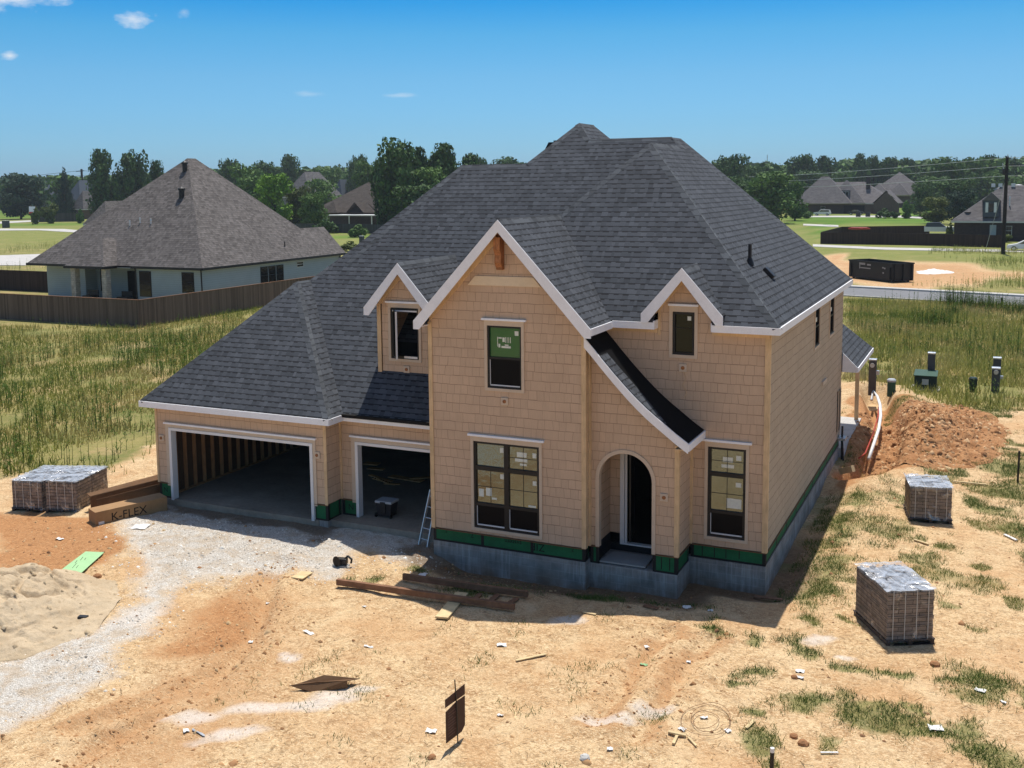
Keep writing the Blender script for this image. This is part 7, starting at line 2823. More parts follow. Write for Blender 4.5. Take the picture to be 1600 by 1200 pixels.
def far_house(name, label, px0, px1, dist, ztop, zeave, depth, wall, roofm, gables=(), windows=(), extra_hip=(), group=None, chim=None):
    a, b = PD(px0, dist), PD(px1, dist)
    T = thing(name, label, 'house', ((a.x + b.x) / 2, min(a.y, b.y) + depth / 2, GZ), group)
    x0, x1, y0 = a.x, b.x, min(a.y, b.y)
    w = MB()
    w.box(x0 + 0.5, y0 + 0.5, GZ, x1 - 0.5, y0 + depth - 0.5, zeave)
    for (g0, g1, gd, gs) in gables:
        gx0, gx1 = x0 + (x1 - x0) * g0, x0 + (x1 - x0) * g1
        w.box(gx0 + 0.4, y0 - gd + 0.4, GZ, gx1 - 0.4, y0 + 0.5, zeave)
        xm_ = (gx0 + gx1) / 2
        w.poly([(gx0 + 0.4, y0 - gd + 0.4, zeave), (gx1 - 0.4, y0 - gd + 0.4, zeave), (xm_, y0 - gd + 0.4, zeave + (xm_ - gx0 - 0.4) * gs)])
    W_ = w.build('wall', M[wall], T)
    m_ = MB()
    s = (ztop - zeave) / (min(x1 - x0, depth) / 2)
    hip(m_, x0, x1, y0, y0 + depth, zeave, s)
    for (g0, g1, gd, gs) in gables:
        gab(m_, x0 + (x1 - x0) * g0, x0 + (x1 - x0) * g1, y0 - gd, y0 + depth * 0.5, zeave + 0.03, gs)
    for (g0, g1, gd, gs) in extra_hip:
        hip(m_, x0 + (x1 - x0) * g0, x0 + (x1 - x0) * g1, y0 - gd, y0 + depth * 0.6, zeave + 0.05, gs)
    R_ = m_.build('roof', M[roofm], T)
    m_ = MB()
    m_.box(x0, y0, zeave - 0.25, x1, y0 + depth, zeave - 0.01)
    m_.build('eave_board', M['nb_trim'] if roofm != 'far_blue' else M[wall], R_)
    for (u, z0, wd_, hh) in windows:
        xx = x0 + (x1 - x0) * u
        far_window(T, xx - wd_ / 2, xx + wd_ / 2, z0, z0 + hh, y0 + 0.5, trim='white_vinyl')
    if chim:
        u, v, zt2 = chim
        m_ = MB()
        m_.box(x0 + (x1 - x0) * u - 0.6, y0 + depth * v - 0.6, zeave, x0 + (x1 - x0) * u + 0.6, y0 + depth * v + 0.6, zt2)
        m_.build('chimney', M['far_brick_dark'], R_)
    return T, x0, x1, y0


far_house('far_house', 'grey roofed house showing just behind the left slope of the neighbouring roof', 126, 200, 206, 7.2, 3.1, 12, 'far_wall', 'shingle_brown', windows=((0.15, 0.8, 1.2, 1.4),))
far_house('far_house', 'bluish roofed house far off between the two left dark trees', 46, 96, 470, 13.0, 6.0, 16, 'far_wall', 'far_blue', gables=((0.5, 0.8, 2, 0.9),), windows=((0.2, 1, 1.6, 2), (0.9, 1, 1.6, 2)))
far_house('far_house', 'pale gabled two storey house beside the left utility pole', 98, 152, 430, 13.0, 5.6, 16, 'far_wall', 'far_blue', gables=((0.1, 0.5, 2.0, 1.0),), windows=((0.3, 2.5, 1.4, 2), (0.8, 1, 1.6, 2)))
far_house('far_house', 'brick house low behind the left utility pole', 108, 150, 380, 9.0, 3.0, 14, 'far_brick', 'shingle_grey', windows=((0.25, 0.5, 1.4, 1.6),))
far_house('far_house', 'grey roofed house in the trees above the lime green tree', 438, 506, 400, 15.3, 6.0, 22, 'far_wall', 'shingle_grey', gables=((0.55, 0.85, 3.0, 0.9),), windows=((0.3, 2.5, 1.5, 2),))
far_house('far_house', 'sliver of a pale house between the trees right of the lime green tree', 512, 545, 420, 12.5, 4.0, 14, 'far_wall', 'far_blue')
# big house right
BR, x0, x1, y0 = far_house('large_house', 'large house with many warm grey hips and a dark garage opening beyond the right lawn', 1240, 1400, 350, 9.6, 2.9, 20, 'far_brick', 'shingle_grey', gables=((0.80, 1.06, 4.0, 1.0),), extra_hip=((0.0, 0.60, 4.0, 1.05), (0.30, 0.72, 0.5, 1.15)), windows=((0.30, 0.6, 1.2, 1.4), (0.66, 0.6, 1.2, 1.4)), chim=(0.72, 0.35, 11.6))
m_ = MB()
a, b = PD(1319, 348), PD(1352, 348)
m_.box(a.x, y0 + 0.2, GZ, b.x, y0 + 0.49, 2.3)
m_.build('garage_opening', M['dark'], BR)  # flat dark panel standing in for the shaded garage inside
a, b = PD(1311, 350), PD(1329, 350)
m_ = MB()
m_.box(a.x, y0 + 1.5, 4.0, b.x, y0 + 7.0, 7.0)
dmr = m_.build('dormer', M['shingle_grey'], BR)
m_ = MB()
m_.box(a.x + 0.2, y0 + 1.46, 4.9, b.x - 0.4, y0 + 1.499, 6.7)
m_.build('window', M['nb_trim'], dmr)
for k in range(3):
    m_ = MB()
    xx = a.x + 0.35 + k * (b.x - a.x - 0.7) / 3
    m_.box(xx, y0 + 1.43, 5.0, xx + (b.x - a.x) / 3 - 0.35, y0 + 1.459, 6.6)
    m_.build('pane', M['glass_far'], dmr)
far_house('far_house', 'second warm grey house with several peaks behind the large one on the right', 1352, 1452, 430, 13.4, 4.4, 25, 'far_brick', 'shingle_grey', extra_hip=((0.0, 0.42, 3.0, 0.95), (0.35, 0.72, 1.5, 1.1)), windows=((0.75, 0.8, 1.6, 1.6),))
far_house('far_house', 'long flat pale building far behind the right utility pole', 1545, 1640, 420, 8.2, 6.4, 20, 'far_wall', 'white_vinyl')
far_house('far_house', 'roof showing between dark trees left of the large house', 1218, 1246, 420, 11.0, 4.0, 14, 'far_wall', 'shingle_grey')
# dark brick house at right edge
DH_, x0, x1, y0 = far_house('dark_brick_house', 'dark brick house with grey hip roof and shuttered dormer at the right edge', 1488, 1700, 186, 8.6, 2.9, 15, 'far_brick_dark', 'shingle_grey')
a, b = GY(1536, 337, y0 + 0.5), GY(1561, 317, y0 + 0.5)
m_ = MB()
m_.box(a.x, y0 + 0.3, 3.6, b.x, y0 + 6, 6.2)
dm = m_.build('dormer', M['far_blue'], DH_)
m_ = MB()
m_.prism([(a.x - 0.25, y0 + 0.1, 6.2), (b.x + 0.25, y0 + 0.1, 6.2), ((a.x + b.x) / 2, y0 + 0.1, 7.5)], (0, 7, 0))
m_.build('dormer_roof', M['shingle_grey'], dm)
xm_ = (a.x + b.x) / 2
m_ = MB()
m_.box(xm_ - 0.35, y0 + 0.27, 4.4, xm_ + 0.35, y0 + 0.299, 5.8)
m_.build('pane', M['glass_far'], dm)
for sx in (-0.62, 0.62):
    m_ = MB()
    m_.box(xm_ + sx - 0.2, y0 + 0.26, 4.3, xm_ + sx + 0.2, y0 + 0.299, 5.9)
    m_.build('shutter', M['white_vinyl'], dm)
a, b = GY(1546, 367, y0 + 0.5), GY(1557, 348, y0 + 0.5)
m_ = MB()
m_.box(a.x, y0 + 0.44, GZ, b.x, y0 + 0.499, 2.3)
m_.build('door', M['nb_wall'], DH_)
a, b = GY(1572, 361, y0 + 0.5), GY(1581, 350, y0 + 0.5)
far_window(DH_, a.x, b.x, 0.7, 2.1, y0 + 0.5, trim='nb_trim')
for px in (1552, 1563, 1583):
    c = PD(px, 194)
    m_ = MB()
    m_.box(c.x - 0.3, y0 + 7.0, 8.3, c.x + 0.3, y0 + 7.6, 8.9)
    m_.build('roof_vent', M['white_vinyl'], DH_)
p = GY(1577, 328, y0 + 3.2)
m_ = MB()
m_.tube([(p.x, p.y, 5.0), (p.x, p.y, 6.9)], 0.1, 8)
m_.build('vent_pipe', M['white_vinyl'], DH_)
# shed, trailer, dish
p = G(1511, 371)
SH = thing('garden_shed', 'small brown garden shed with gabled roof in the fenced yard on the right', 'shed', p)
m_ = MB()
m_.box(p.x - 1.6, p.y - 1.3, GZ, p.x + 1.6, p.y + 1.3, 1.75)
m_.poly([(p.x - 1.6, p.y - 1.3, 1.75), (p.x + 1.6, p.y - 1.3, 1.75), (p.x, p.y - 1.3, 2.35)])
m_.build('wall', M['fence'], SH)
m_ = MB()
gab(m_, p.x - 1.8, p.x + 1.8, p.y - 1.5, p.y + 1.5, 1.72, 0.38)
m_.build('roof', M['shingle_grey'], SH)
m_ = MB()
m_.box(p.x - 0.7, p.y - 1.33, GZ, p.x + 0.7, p.y - 1.301, 1.5)
m_.build('door', M['fence_dark'], SH)
p = GY(1512, 333, 187.5)
SD = thing('satellite_dish', 'dark satellite dish on the roof edge above the garden shed', 'satellite dish', (p.x, p.y, p.z - 0.7))
m_ = MB()
m_.tube([(p.x, p.y, p.z - 1.0), (p.x, p.y, p.z)], 0.06, 6)
m_.build('mast', M['gutter'], SD)
m_ = MB()
m_.lathe((p.x, p.y, p.z - 0.02), [(0.1, 0.0), (0.4, 0.08), (0.55, 0.2)], 14)
m_.build('dish', M['gutter'], SD)
p = G(1473, 372)
BT = thing('boat_trailer', 'covered boat on a trailer with a white bow in the fenced yard', 'boat', p)
m_ = MB()
m_.prism([(p.x - 3.0, p.y, 0.8), (p.x + 1.6, p.y, 0.8), (p.x + 3.0, p.y, 1.6), (p.x - 3.0, p.y, 1.6)], (0, 1.8, 0))
m_.build('hull', M['white_vinyl'], BT)
m_ = MB()
m_.prism([(p.x - 2.9, p.y + 0.1, 1.6), (p.x + 0.4, p.y + 0.1, 1.6), (p.x - 0.6, p.y + 0.1, 2.35), (p.x - 2.6, p.y + 0.1, 2.3)], (0, 1.6, 0))
m_.build('cover', M['far_blue'], BT)
for sx in (-0.8, 0.2):
    m_ = MB()
    m_.tube([(p.x + sx, p.y - 0.1, 0.05), (p.x + sx, p.y + 0.15, 0.05)], 0.35, 14)
    m_.build('wheel', M['white_vinyl'], BT)
m_ = MB()
m_.box(p.x - 2.8, p.y + 0.3, 0.3, p.x + 3.2, p.y + 1.5, 0.42)
m_.build('trailer_frame', M['gutter'], BT)
for (px, lb) in ((1336, 'orange red kayak lying along the inner yard fence, left one'), (1348, 'orange red kayak lying along the inner yard fence, right one')):
    p = G(px, 372.5)
    m_ = MB()
    m_.tube([(p.x - 1.2, p.y, 1.35), (p.x - 0.6, p.y, 1.42), (p.x + 0.6, p.y, 1.42), (p.x + 1.2, p.y, 1.35)], [0.06, 0.2, 0.2, 0.06], 8)
    tag(m_.build('kayak', M['signred']), lb, 'kayak', 'kayaks on the yard fence')
fence('wood_fence', 'dark brown fence along the back street on the right, nearer line', [tuple(G(1283, 381)[:2]), tuple(G(1420, 383)[:2]), tuple(G(1566, 387)[:2])], 1.45, 'fence_dark', 3.0)
fence('wood_fence', 'dark brown inner fence stepping back from the nearer line on the right', [tuple(G(1283, 381)[:2]), tuple(G(1315, 371)[:2]), tuple(G(1452, 369)[:2])], 1.55, 'fence_dark', 3.0)
fence('wood_fence', 'short dark fence on the far lawn left of the grey roofed house', [tuple(G(61, 347)[:2]), tuple(G(132, 346)[:2])], 2.3, 'fence_grey', 4.0)


# vehicles
def car(name, label, px, dist_or_y, mat, suv=False, face=1):
    p = G(px, dist_or_y)
    T = thing(name, label, 'car', p)
    L, W_, H_ = (4.9, 1.9, 1.75) if suv else (4.6, 1.8, 1.42)
    prof = [(-0.5, 0.22), (-0.5, 0.52), (-0.47, 0.60), (-0.44, 0.98), (0.10, 1.0), (0.22, 0.62), (0.46, 0.55), (0.5, 0.42), (0.5, 0.22)] if suv else [(-0.5, 0.22), (-0.5, 0.55), (-0.46, 0.66), (-0.34, 0.70), (-0.20, 0.98), (0.05, 1.0), (0.24, 0.68), (0.46, 0.56), (0.5, 0.42), (0.5, 0.22)]
    m_ = MB()
    m_.prism([(p.x + face * a * L, p.y, p.z + b * H_) for a, b in prof], (0, W_, 0))
    bd = m_.build('body', M[mat], T, bevel=0.08)
    g = MB()
    gl_ = [(-0.43, 0.66), (-0.41, 0.92), (0.07, 0.94), (0.17, 0.66)] if suv else [(-0.30, 0.70), (-0.19, 0.93), (0.04, 0.95), (0.18, 0.70)]
    g.prism([(p.x + face * a * L, p.y - 0.01, p.z + b * H_) for a, b in gl_], (0, 0.012, 0))
    g.build('side_window', M['car_glass'], T)
    for a in (-0.31, 0.31):
        for y in (-0.02, W_ - 0.2):
            w_ = MB()
            w_.tube([(p.x + a * L, p.y + y, p.z + 0.33), (p.x + a * L, p.y + y + 0.22, p.z + 0.33)], 0.34, 16)
            wh = w_.build('wheel', M['tyre'], T)
            if y < 0:
                w_ = MB()
                w_.tube([(p.x + a * L, p.y - 0.035, p.z + 0.33), (p.x + a * L, p.y - 0.022, p.z + 0.33)], 0.2, 12)
                w_.build('rim', M['alu'], wh)
    for z_, a in ((0.5, 0.49), (0.55, -0.495)):
        h_ = MB()
        h_.box(p.x + face * a * L - 0.05, p.y + 0.15, p.z + z_ * H_ - 0.08, p.x + face * a * L + 0.06, p.y + 0.5, p.z + z_ * H_ + 0.06)
        h_.build('headlight' if a > 0 else 'tail_light', M['cooler_lid'] if a > 0 else M['signred'], T)
    return T


car('parked_suv', 'white sport utility car parked before the large house on the right', 1284, 337, 'car_white', True, -1)
car('parked_car', 'white sedan cut by the right edge below the utility pole', 1602, 392.5, 'car_white', False, -1)
car('parked_car', 'dark car standing inside the garage opening of the large house', 1337, 335.5, 'gutter', False, 1)
for (px, lb) in ((1341, 'black bin at the left of the pair before the large house'), (1356, 'black bin at the right of the pair before the large house')):
    p = G(px, 339)
    T = thing('wheeled_bin', lb, 'bin', p, 'bins before the large house')
    m_ = MB()
    m_.box(p.x - 0.6, p.y - 0.5, GZ, p.x + 0.6, p.y + 0.5, GZ + 1.2)
    m_.build('tub', M['gutter'], T)
    m_ = MB()
    m_.box(p.x - 0.65, p.y - 0.55, GZ + 1.2, p.x + 0.65, p.y + 0.55, GZ + 1.32)
    m_.build('lid', M['pipe_black'], T)

# utility poles and lines
PB = G(1567, 397)
pd = math.hypot(PB.x, PB.y)
PT = Vector((GY(1574, 244, PB.y).x, PB.y, GY(1574, 244, PB.y).z))
UP = thing('utility_pole', 'tall dark wooden utility pole at the right with lines running left', 'utility pole', PB)
m_ = MB()
m_.tube([PB + Vector((0, 0, -0.3)), PB.lerp(PT, 0.5), PT], [0.28, 0.24, 0.19], 10)
m_.build('shaft', M['pole'], UP)
for (f, dx) in ((0.985, 0.05), (0.90, -0.5), (0.86, -0.4)):
    m_ = MB()
    c = PB.lerp(PT, f)
    m_.tube([c, c + Vector((dx, -0.15, 0.15))], 0.05, 6)
    m_.tube([c + Vector((dx, -0.15, 0.05)), c + Vector((dx, -0.15, 0.4))], 0.07, 6)
    m_.build('insulator', M['steel'], UP)
m_ = MB()
m_.tube([PB.lerp(PT, 0.84) + Vector((-0.30, -0.1, -0.4)), PB.lerp(PT, 0.84) + Vector((-0.30, -0.1, 0.4))], 0.2, 10)
m_.build('cutout', M['gutter'], UP)
gw = MB()
gw.tube([PB + Vector((-2.2, 3.0, 0)), PB.lerp(PT, 0.8)], 0.03, 5)
gw.build('guy_wire', M['wire'], UP)
WR = []
for (f, y1, dist, lb) in ((0.985, 277.5, 560, 'topmost power line running left from the right utility pole'), (0.90, 284.0, 560, 'middle power line running left from the right utility pole'), (0.80, 292.0, 560, 'lowest power line running left from the right utility pole')):
    a = PB.lerp(PT, f)
    e = PD(1085, dist)
    e.z = CAM_H + (292 - y1) / CAM_F * dist
    pts = []
    for k in range(25):
        t = k / 24
        p = a.lerp(e, t)
        p.z -= 3.2 * 4 * t * (1 - t) * 0.5
        pts.append(p)
    m_ = MB()
    m_.tube(pts, [0.028 + 0.085 * k / 24 for k in range(25)], 5)
    e2 = a + Vector((60, -12, 1.0))
    m_.tube([a, a.lerp(e2, 0.5) - Vector((0, 0, 0.6)), e2], 0.025, 5)
    tag(m_.build('power_line', M['wire']), lb, 'power line')
for (px, pb, pt, lb, xa) in ((131, 331, 262, 'dark utility pole with a short cross arm on the far lawn at left', True), (76.5, 318, 270, 'distant thin utility pole between the far left houses', False)):
    B_ = G(px, pb)
    d = math.hypot(B_.x, B_.y)
    zt_ = ZP(pt, d)
    T = thing('utility_pole', lb, 'utility pole', B_)
    m_ = MB()
    m_.tube([(B_.x, B_.y, GZ - 0.3), (B_.x, B_.y, zt_)], [0.0011 * d, 0.0009 * d], 8)
    m_.build('shaft', M['pole'], T)
    if xa:
        m_ = MB()
        m_.bar((B_.x - 3.0, B_.y - 0.3, zt_ - 1.0), (B_.x + 1.2, B_.y + 0.3, zt_ - 0.8), 0.3, 0.3)
        m_.build('cross_arm', M['pole'], T)
        for k, dz in enumerate((0.0, 2.2)):
            e1_, e2_ = PD(-60, d * 1.2), PD(420, d * 1.25)
            m2 = MB()
            top = Vector((B_.x, B_.y, zt_ - 0.7 - dz))
            e1_.z = zt_ - dz - 2
            e2_.z = zt_ - dz - 3
            m2.tube([e1_, e1_.lerp(top, 0.5) - Vector((0, 0, 1.6)), top, top.lerp(e2_, 0.5) - Vector((0, 0, 1.6)), e2_], 0.07, 4)
            tag(m2.build('power_line', M['wire_dark']), ('upper' if k == 0 else 'lower') + ' dark line strung over the left utility pole', 'power line')
m_ = MB()
B_ = PD(1198, 900)
m_.tube([(B_.x, B_.y, GZ), (B_.x, B_.y, 33)], 0.28, 5)
tag(m_.build('radio_mast', M['wire']), 'thin distant radio mast rising above the treeline on the right', 'mast')
# sale sign at far left
B_ = G(53, 347)
d = math.hypot(B_.x, B_.y)
k_ = d / CAM_F
T = thing('lot_sign', 'white and red lot sign on two posts on the far grass at left', 'sign', B_)
for sx in (-5.0, 4.0):
    m_ = MB()
    m_.box(B_.x + sx * k_ - 0.16, B_.y, GZ, B_.x + sx * k_ + 0.16, B_.y + 0.2, GZ + 23 * k_)
    m_.build('post', M['plank_dark'], T)
m_ = MB()
m_.box(B_.x - 7.5 * k_, B_.y - 0.15, GZ + 13 * k_, B_.x + 4.5 * k_, B_.y - 0.02, GZ + 22 * k_)
m_.build('panel', M['signface'], T)
m_ = MB()
m_.box(B_.x - 7.5 * k_, B_.y - 0.2, GZ + 12.0 * k_, B_.x + 0.5 * k_, B_.y - 0.151, GZ + 14.6 * k_)
m_.build('red_band', M['signred'], T)


# ---------------------------------------------------------------- trees
def crown_mesh(name, seed, kind, n=2600, leaf=0.042):
    """leaf clumps through a crown of unit height and width, standing on z = 0"""
    g = np.random.default_rng(seed)
    lobes = []
    if kind == 'cone':
        for k in range(20):
            z = 0.06 + 0.88 * k / 19
            r = 0.50 * (1 - z) ** 0.75 + 0.03
            a = g.uniform(0, 6.28)
            lobes.append((math.cos(a) * r * 0.4, math.sin(a) * r * 0.4, z, r * 0.75, 0.10))
    elif kind == 'bush':
        for k in range(12):
            a, r = g.uniform(0, 6.28), g.uniform(0.05, 0.36)
            lobes.append((math.cos(a) * r, math.sin(a) * r, g.uniform(0.15, 0.72), g.uniform(0.14, 0.24), g.uniform(0.14, 0.24)))
    else:
        m0 = 46 if kind == 'broad' else 60
        for k in range(m0):
            z = g.uniform(0.08, 0.92)
            env = 0.5 * math.sin(math.pi * min(max((z - 0.02) / 1.03, 0.02), 0.98)) ** 0.6
            if kind == 'tall':
                env *= 0.92 if z < 0.6 else 0.8
            a = g.uniform(0, 6.28)
            r = env * g.uniform(0.15, 0.86)
            s = g.uniform(0.09, 0.19) if kind == 'broad' else g.uniform(0.055, 0.15)
            lobes.append((math.cos(a) * r, math.sin(a) * r, z, s * 1.05, s * (0.75 if kind == 'broad' else 1.25)))
    lobes = np.array(lobes)
    w = lobes[:, 3] ** 2
    pick = g.choice(len(lobes), n, p=w / w.sum())
    Lb = lobes[pick]
    v = g.normal(0, 1, (n, 3))
    v /= np.linalg.norm(v, axis=1)[:, None]
    rr = g.uniform(0.45, 1.22, n) ** 0.6
    P = np.stack([Lb[:, 0] + v[:, 0] * Lb[:, 3] * rr, Lb[:, 1] + v[:, 1] * Lb[:, 3] * rr, Lb[:, 2] + v[:, 2] * Lb[:, 4] * rr], -1)
    P[:, 2] = np.clip(P[:, 2], 0.02, 1.03)
    nrm = v + g.normal(0, 0.55, (n, 3))
    nrm /= np.linalg.norm(nrm, axis=1)[:, None]
    t = np.cross(nrm, g.normal(0, 1, (n, 3)))
    t /= np.linalg.norm(t, axis=1)[:, None]
    b = np.cross(nrm, t)
    s = (leaf * g.uniform(0.5, 1.35, n))[:, None]
    s2 = s * g.uniform(0.5, 0.9, (n, 1))
    Vv = np.stack([P - t * s, P - b * s2, P + t * s, P + b * s2], 1).reshape(-1, 3)
    me = bpy.data.meshes.new(name)
    me.vertices.add(len(Vv))
    me.vertices.foreach_set('co', Vv.astype(np.float32).ravel())
    me.loops.add(4 * n)
    me.loops.foreach_set('vertex_index', np.arange(4 * n, dtype=np.int32))
    me.polygons.add(n)
    me.polygons.foreach_set('loop_start', np.arange(0, 4 * n, 4, dtype=np.int32))
    me.polygons.foreach_set('loop_total', np.full(n, 4, dtype=np.int32))
    me.update(calc_edges=True)
    return me


def trunk_mesh(seed):
    g = random.Random(seed)
    m_ = MB()
    m_.tube([(0, 0, -0.03), (0.01, 0, 0.25), (0.0, 0.01, 0.55), (0.01, 0, 0.85)], [0.035, 0.026, 0.018, 0.005], 8)
    for k in range(6):
        z = 0.2 + 0.08 * k
        a = g.uniform(0, 6.28)
        L = g.uniform(0.2, 0.36)
        m_.tube([(0, 0, z), (math.cos(a) * L * 0.5, math.sin(a) * L * 0.5, z + 0.1), (math.cos(a) * L, math.sin(a) * L, z + 0.24)], [0.014, 0.009, 0.003], 6)
    me = bpy.data.meshes.new('trunk')
    me.from_pydata(m_.v, [], m_.f)
    me.materials.append(M['bark'])
    me.update()
    return me


CROWNS = {}
for kind in ('broad', 'tall', 'cone', 'bush'):
    CROWNS[kind] = [crown_mesh('crown', 500 + 13 * k + len(kind), kind, 1800 if kind == 'bush' else 5200, 0.055 if kind == 'bush' else 0.031) for k in range(3)]
TRUNKS = [trunk_mesh(k) for k in range(3)]
_cm = {}


def tree(name, label, px, pyt, wpx, dist, mat, kind='broad', group=None, cat='tree', seed=0, base=0.04):
    p = PD(px, dist)
    H_ = ZP(pyt, dist) - GZ
    W_ = wpx / CAM_F * dist * 1.08
    T = thing(name, label, cat, p, group)
    r = random.Random(int(px * 3 + pyt + seed))
    key = (kind, r.randrange(3), mat)
    if key not in _cm:
        me = CROWNS[kind][key[1]].copy()
        me.name = 'crown'
        me.materials.append(M[mat])
        _cm[key] = me
    T.rotation_euler = (0, 0, r.uniform(0, 6.28))
    T.scale = (1, 1, 1)
    cr_ = bpy.data.objects.new('crown', _cm[key])
    COL.objects.link(cr_)
    cr_.parent = T
    cr_.location = (0, 0, H_ * base)
    cr_.scale = (W_, W_, H_ * (1 - base))
    if kind != 'bush':
        tr_ = bpy.data.objects.new('trunk', TRUNKS[r.randrange(3)])
        COL.objects.link(tr_)
        tr_.parent = T
        tr_.scale = (H_ * 0.75, H_ * 0.75, H_ * 0.9)
    return T


TREES = [
    ('round_tree', 'wide dark round tree at the far left edge', 30, 267, 66, 395, 'leaf_blue', 'broad'),
    ('cedar_tree', 'narrow dark pointed tree left of the left utility pole', 100, 260, 27, 380, 'leaf_blue', 'cone'),
    ('tall_tree', 'tall dark tree right of the left utility pole, left of a pair', 161, 237, 58, 340, 'leaf_dark', 'tall'),
    ('tall_tree', 'tall dark tree of the pair right of the left utility pole, right one', 207, 239, 62, 340, 'leaf_dark', 'tall'),
    ('tall_tree', 'smaller dark tree half hidden by the left slope of the neighbouring roof', 246, 252, 36, 345, 'leaf_dark', 'tall'),
    ('tree', 'dark tree rising just right of the neighbouring roof peak', 357, 248, 34, 420, 'leaf_dark', 'broad'),
    ('tree', 'green tree behind the right slope of the neighbouring roof', 385, 254, 56, 330, 'leaf_mid', 'broad'),
    ('tree', 'dark rounded treetop above the lime green tree', 453, 244, 42, 460, 'leaf_dark', 'broad'),
    ('tree', 'mid green tree left behind the lime green tree', 418, 251, 50, 420, 'leaf_dark', 'broad'),
    ('lime_tree', 'bright lime green tree beyond the neighbouring roof', 428, 270, 66, 255, 'leaf_lime', 'broad'),
    ('olive_tree', 'pale olive loose tree right of the lime green one', 466, 288, 46, 262, 'leaf_olive', 'broad'),
    ('tree', 'dark bushy tree left of the brown roofed house', 489, 297, 46, 250, 'leaf_mid', 'broad'),
    ('tree', 'treetop above the roof left of the brown roofed house', 512, 261, 46, 430, 'leaf_mid', 'broad'),
    ('tree', 'pointed treetop behind the brown roofed house', 560, 242, 36, 420, 'leaf_dark', 'broad'),
    ('tree', 'wide green tree right behind the brown roofed house', 578, 252, 62, 330, 'leaf_mid', 'broad'),
    ('big_tree', 'tallest dark tree left of the new roof', 628, 223, 92, 222, 'leaf_dark', 'tall'),
    ('big_tree', 'dark tree with ragged top between the tallest one and the new roof', 690, 231, 84, 235, 'leaf_dark', 'tall'),
    ('big_tree', 'low dark tree at the foot of the tallest one', 655, 288, 90, 215, 'leaf_dark', 'broad'),
    ('tree', 'treetop over the left end of the new roof ridge', 740, 241, 44, 400, 'leaf_dark', 'broad'),
    ('tree', 'low treetop over the middle of the left new roof ridge', 792, 250, 66, 420, 'leaf_dark', 'broad'),
    ('tree', 'dark tree showing right over the right slope of the new roof', 1140, 247, 62, 360, 'leaf_dark', 'broad'),
    ('tree', 'small dark treetop right of the tree above the right roof slope', 1170, 264, 40, 420, 'leaf_dark', 'broad'),
    ('big_tree', 'large leafy green tree between the right roof slope and the large house', 1205, 276, 88, 262, 'leaf_mid', 'broad'),
    ('tree', 'light green tree touching the left end of the large house', 1243, 288, 40, 282, 'leaf_mid', 'broad'),
    ('tree', 'round dark treetop left behind the large house', 1250, 250, 52, 440, 'leaf_dark', 'broad'),
    ('tree', 'round dark treetop above the peak of the large house', 1288, 254, 40, 450, 'leaf_dark', 'broad'),
    ('tree', 'treetop above the chimney of the large house', 1344, 252, 36, 470, 'leaf_dark', 'tall'),
    ('tree', 'small ragged treetop right of the chimney', 1365, 254, 22, 470, 'leaf_dark', 'tall'),
    ('tree', 'flat topped tree above the second warm grey house', 1388, 256, 34, 470, 'leaf_dark', 'broad'),
    ('tree', 'treetop right above the second warm grey house', 1416, 259, 36, 470, 'leaf_dark', 'broad'),
    ('tree', 'dark dense tree right of the second warm grey house', 1478, 259, 72, 400, 'leaf_dark', 'broad'),
    ('tree', 'dark tree crown left of the right utility pole', 1512, 258, 60, 420, 'leaf_dark', 'broad'),
    ('tree', 'treetop directly left of the right pole head', 1540, 255, 36, 470, 'leaf_dark', 'broad'),
    ('tree', 'wide distant tree touching the right pole', 1566, 258, 40, 480, 'leaf_dark', 'broad'),
    ('tree', 'distant tree at the right edge', 1598, 266, 44, 480, 'leaf_blue', 'broad'),
    ('yard_tree', 'single small dark tree on the lawn right of the large house', 1439, 292, 32, 318, 'leaf_dark', 'broad'),
    ('yard_tree', 'low dark shrub like tree left of the single lawn tree', 1421, 315, 18, 300, 'leaf_mid', 'bush'),
    ('yard_tree', 'wide yellow green low tree left of the dark brick house', 1463, 312, 50, 262, 'leaf_olive', 'broad'),
    ('yard_tree', 'dark blue green tree touching the roof of the dark brick house', 1504, 302, 44, 255, 'leaf_blue', 'broad'),
]
for t in TREES:
    tree(*t[:2], *t[2:7], t[7])
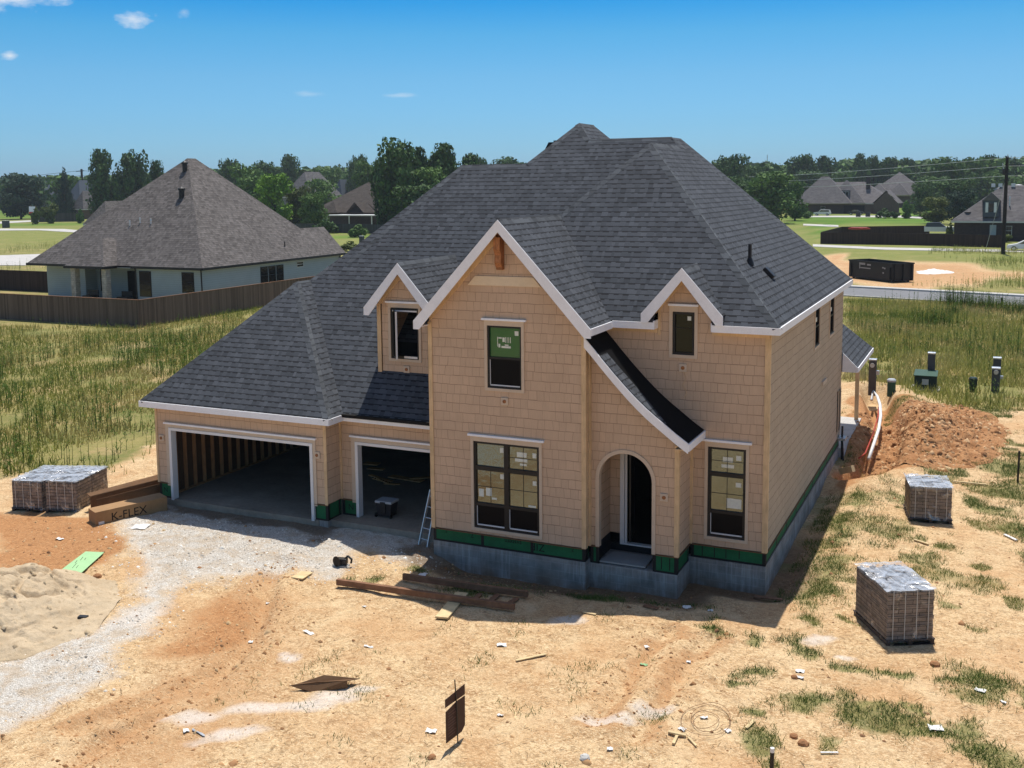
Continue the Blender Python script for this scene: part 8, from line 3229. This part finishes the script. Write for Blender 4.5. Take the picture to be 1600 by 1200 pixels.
for t in [('big_tree', 'dark tree at the left flank of the tallest one', 602, 250, 58, 228, 'leaf_dark', 'tall'), ('big_tree', 'dark tree just behind the tallest one on its right', 652, 236, 60, 232, 'leaf_dark', 'tall'), ('big_tree', 'dark tree filling in right at the slope of the new roof', 735, 248, 70, 240, 'leaf_dark', 'tall'), ('big_tree', 'dark low tree between the tallest one and the ragged one', 662, 262, 90, 226, 'leaf_mid', 'broad'), ('tree', 'low green tree mass behind the right slope of the neighbouring roof', 405, 272, 70, 300, 'leaf_mid', 'broad'), ('tree', 'low green tree left of the brown roof, above the pale olive one', 500, 280, 60, 320, 'leaf_mid', 'broad'), ('tree', 'dark low tree behind the right end of the brown roof', 600, 282, 60, 300, 'leaf_dark', 'broad'),
          ('tree', 'low dark tree left under the treetop above the right roof slope', 1150, 282, 60, 300, 'leaf_dark', 'broad'), ('tree', 'low tree mass left of the large leafy green tree', 1172, 290, 60, 280, 'leaf_dark', 'broad'), ('tree', 'dark tree mass above the large house roof at left', 1268, 272, 70, 420, 'leaf_dark', 'broad'),
          ('tree', 'dark tree mass between the two warm grey houses', 1335, 270, 70, 480, 'leaf_dark', 'broad'), ('tree', 'low dark tree behind the single lawn tree', 1462, 283, 64, 360, 'leaf_dark', 'broad'), ('tree', 'low dark tree right behind the wide yellow green one', 1492, 285, 60, 330, 'leaf_dark', 'broad'), ('tree', 'low dark tree left of the right pole behind the dark brick house', 1534, 280, 60, 420, 'leaf_mid', 'broad'), ('tree', 'low distant tree right of the right pole', 1588, 284, 56, 440, 'leaf_mid', 'broad')]:
    tree(*t[:2], *t[2:7], t[7])
BUSHES = [
    ('bright green hedge bush left of the white sport utility car, left half', 1248, 325, 22, 300, 'leaf_mid'), ('bright green hedge bush left of the white sport utility car, right half', 1260, 324, 22, 300, 'leaf_mid'),
    ('shrub before the gable of the large house', 1385, 326, 26, 300, 'leaf_dark'), ('small round shrub right of the large house gable', 1402, 331, 14, 300, 'leaf_dark'), ('small shrub beside the path right of the large house', 1418, 333, 16, 302, 'leaf_dark'),
    ('pale round shrub on the far lawn at left', 53, 313, 14, 330, 'leaf_olive'), ('yellow green shrub on the far lawn left of the pointed tree', 72, 306, 26, 335, 'leaf_olive'), ('grey green shrub right on the far lawn', 122, 314, 12, 330, 'leaf_mid'),
    ('low shrub along the grey fence, left', 455, 328, 30, 262, 'leaf_mid'), ('low shrub along the grey fence, middle', 505, 334, 40, 225, 'leaf_dark'), ('low green shrub before the white patio cover', 556, 343, 30, 205, 'leaf_mid'), ('weedy shrub by the small grey pedestal', 548, 370, 40, 160, 'leaf_olive'), ('weedy shrub behind the small grey pedestal', 580, 366, 30, 168, 'leaf_olive'),
    ('small shrub at the corner of the garden shed', 1487, 345, 12, 190, 'leaf_olive'), ('low shrubs below the window of the dark brick house', 1572, 363, 22, 183, 'leaf_olive'), ('low dark shrub below the house wall behind the right pole', 1540, 364, 20, 183, 'leaf_dark'),
]
for (lb, px, pt, wpx, dist, mat) in BUSHES:
    tree('shrub', lb, px, pt, wpx, dist, mat, 'bush', cat='shrub', base=0.0)

# the wooded skyline behind everything reads as one mass
g = np.random.default_rng(77)
Vs = []
for k in range(360):
    px = g.uniform(-120, 1720)
    dist = g.uniform(440, 850)
    p = PD(px, dist)
    H_ = ZP(g.uniform(259, 276), dist) - GZ
    if px < 300:
        H_ = ZP(g.uniform(270, 283), dist) - GZ
    W_ = H_ * g.uniform(0.8, 1.4)
    me = CROWNS['broad'][k % 3]
    n = len(me.vertices)
    co = np.zeros(n * 3, dtype=np.float32)
    me.vertices.foreach_get('co', co)
    co = co.reshape(-1, 4, 3)
    sel = g.choice(len(co), 620, replace=False)
    q = co[sel].copy()
    c = q.mean(1, keepdims=True)
    q = c + (q - c) * 2.4
    a = g.uniform(0, 6.28)
    x = q[..., 0] * math.cos(a) - q[..., 1] * math.sin(a)
    y = q[..., 0] * math.sin(a) + q[..., 1] * math.cos(a)
    Vs.append(np.stack([p.x + x * W_, p.y + y * W_, GZ + q[..., 2] * H_], -1).reshape(-1, 3))
V = np.concatenate(Vs)
FW = np_mesh('far_wood', V, np.arange(len(V)).reshape(-1, 4), M['leaf_mid'])
tag(FW, kind='stuff')

# ---------------------------------------------------------------- summer haze over the neighbourhood
hz = MB()
hz.box(-4300, -420, -3.0, 4300, 7100, 40.0)
hm = bpy.data.materials.new('summer_haze')
hm.use_nodes = True
hm.node_tree.nodes.remove(hm.node_tree.nodes['Principled BSDF'])
hv = hm.node_tree.nodes.new('ShaderNodeVolumePrincipled')
hv.inputs['Density'].default_value = 0.00015
hv.inputs['Color'].default_value = (0.80, 0.88, 0.97, 1)
hv.inputs['Anisotropy'].default_value = 0.2
hm.node_tree.links.new(hv.outputs[0], hm.node_tree.nodes['Material Output'].inputs['Volume'])
tag(hz.build('haze', hm), kind='stuff')
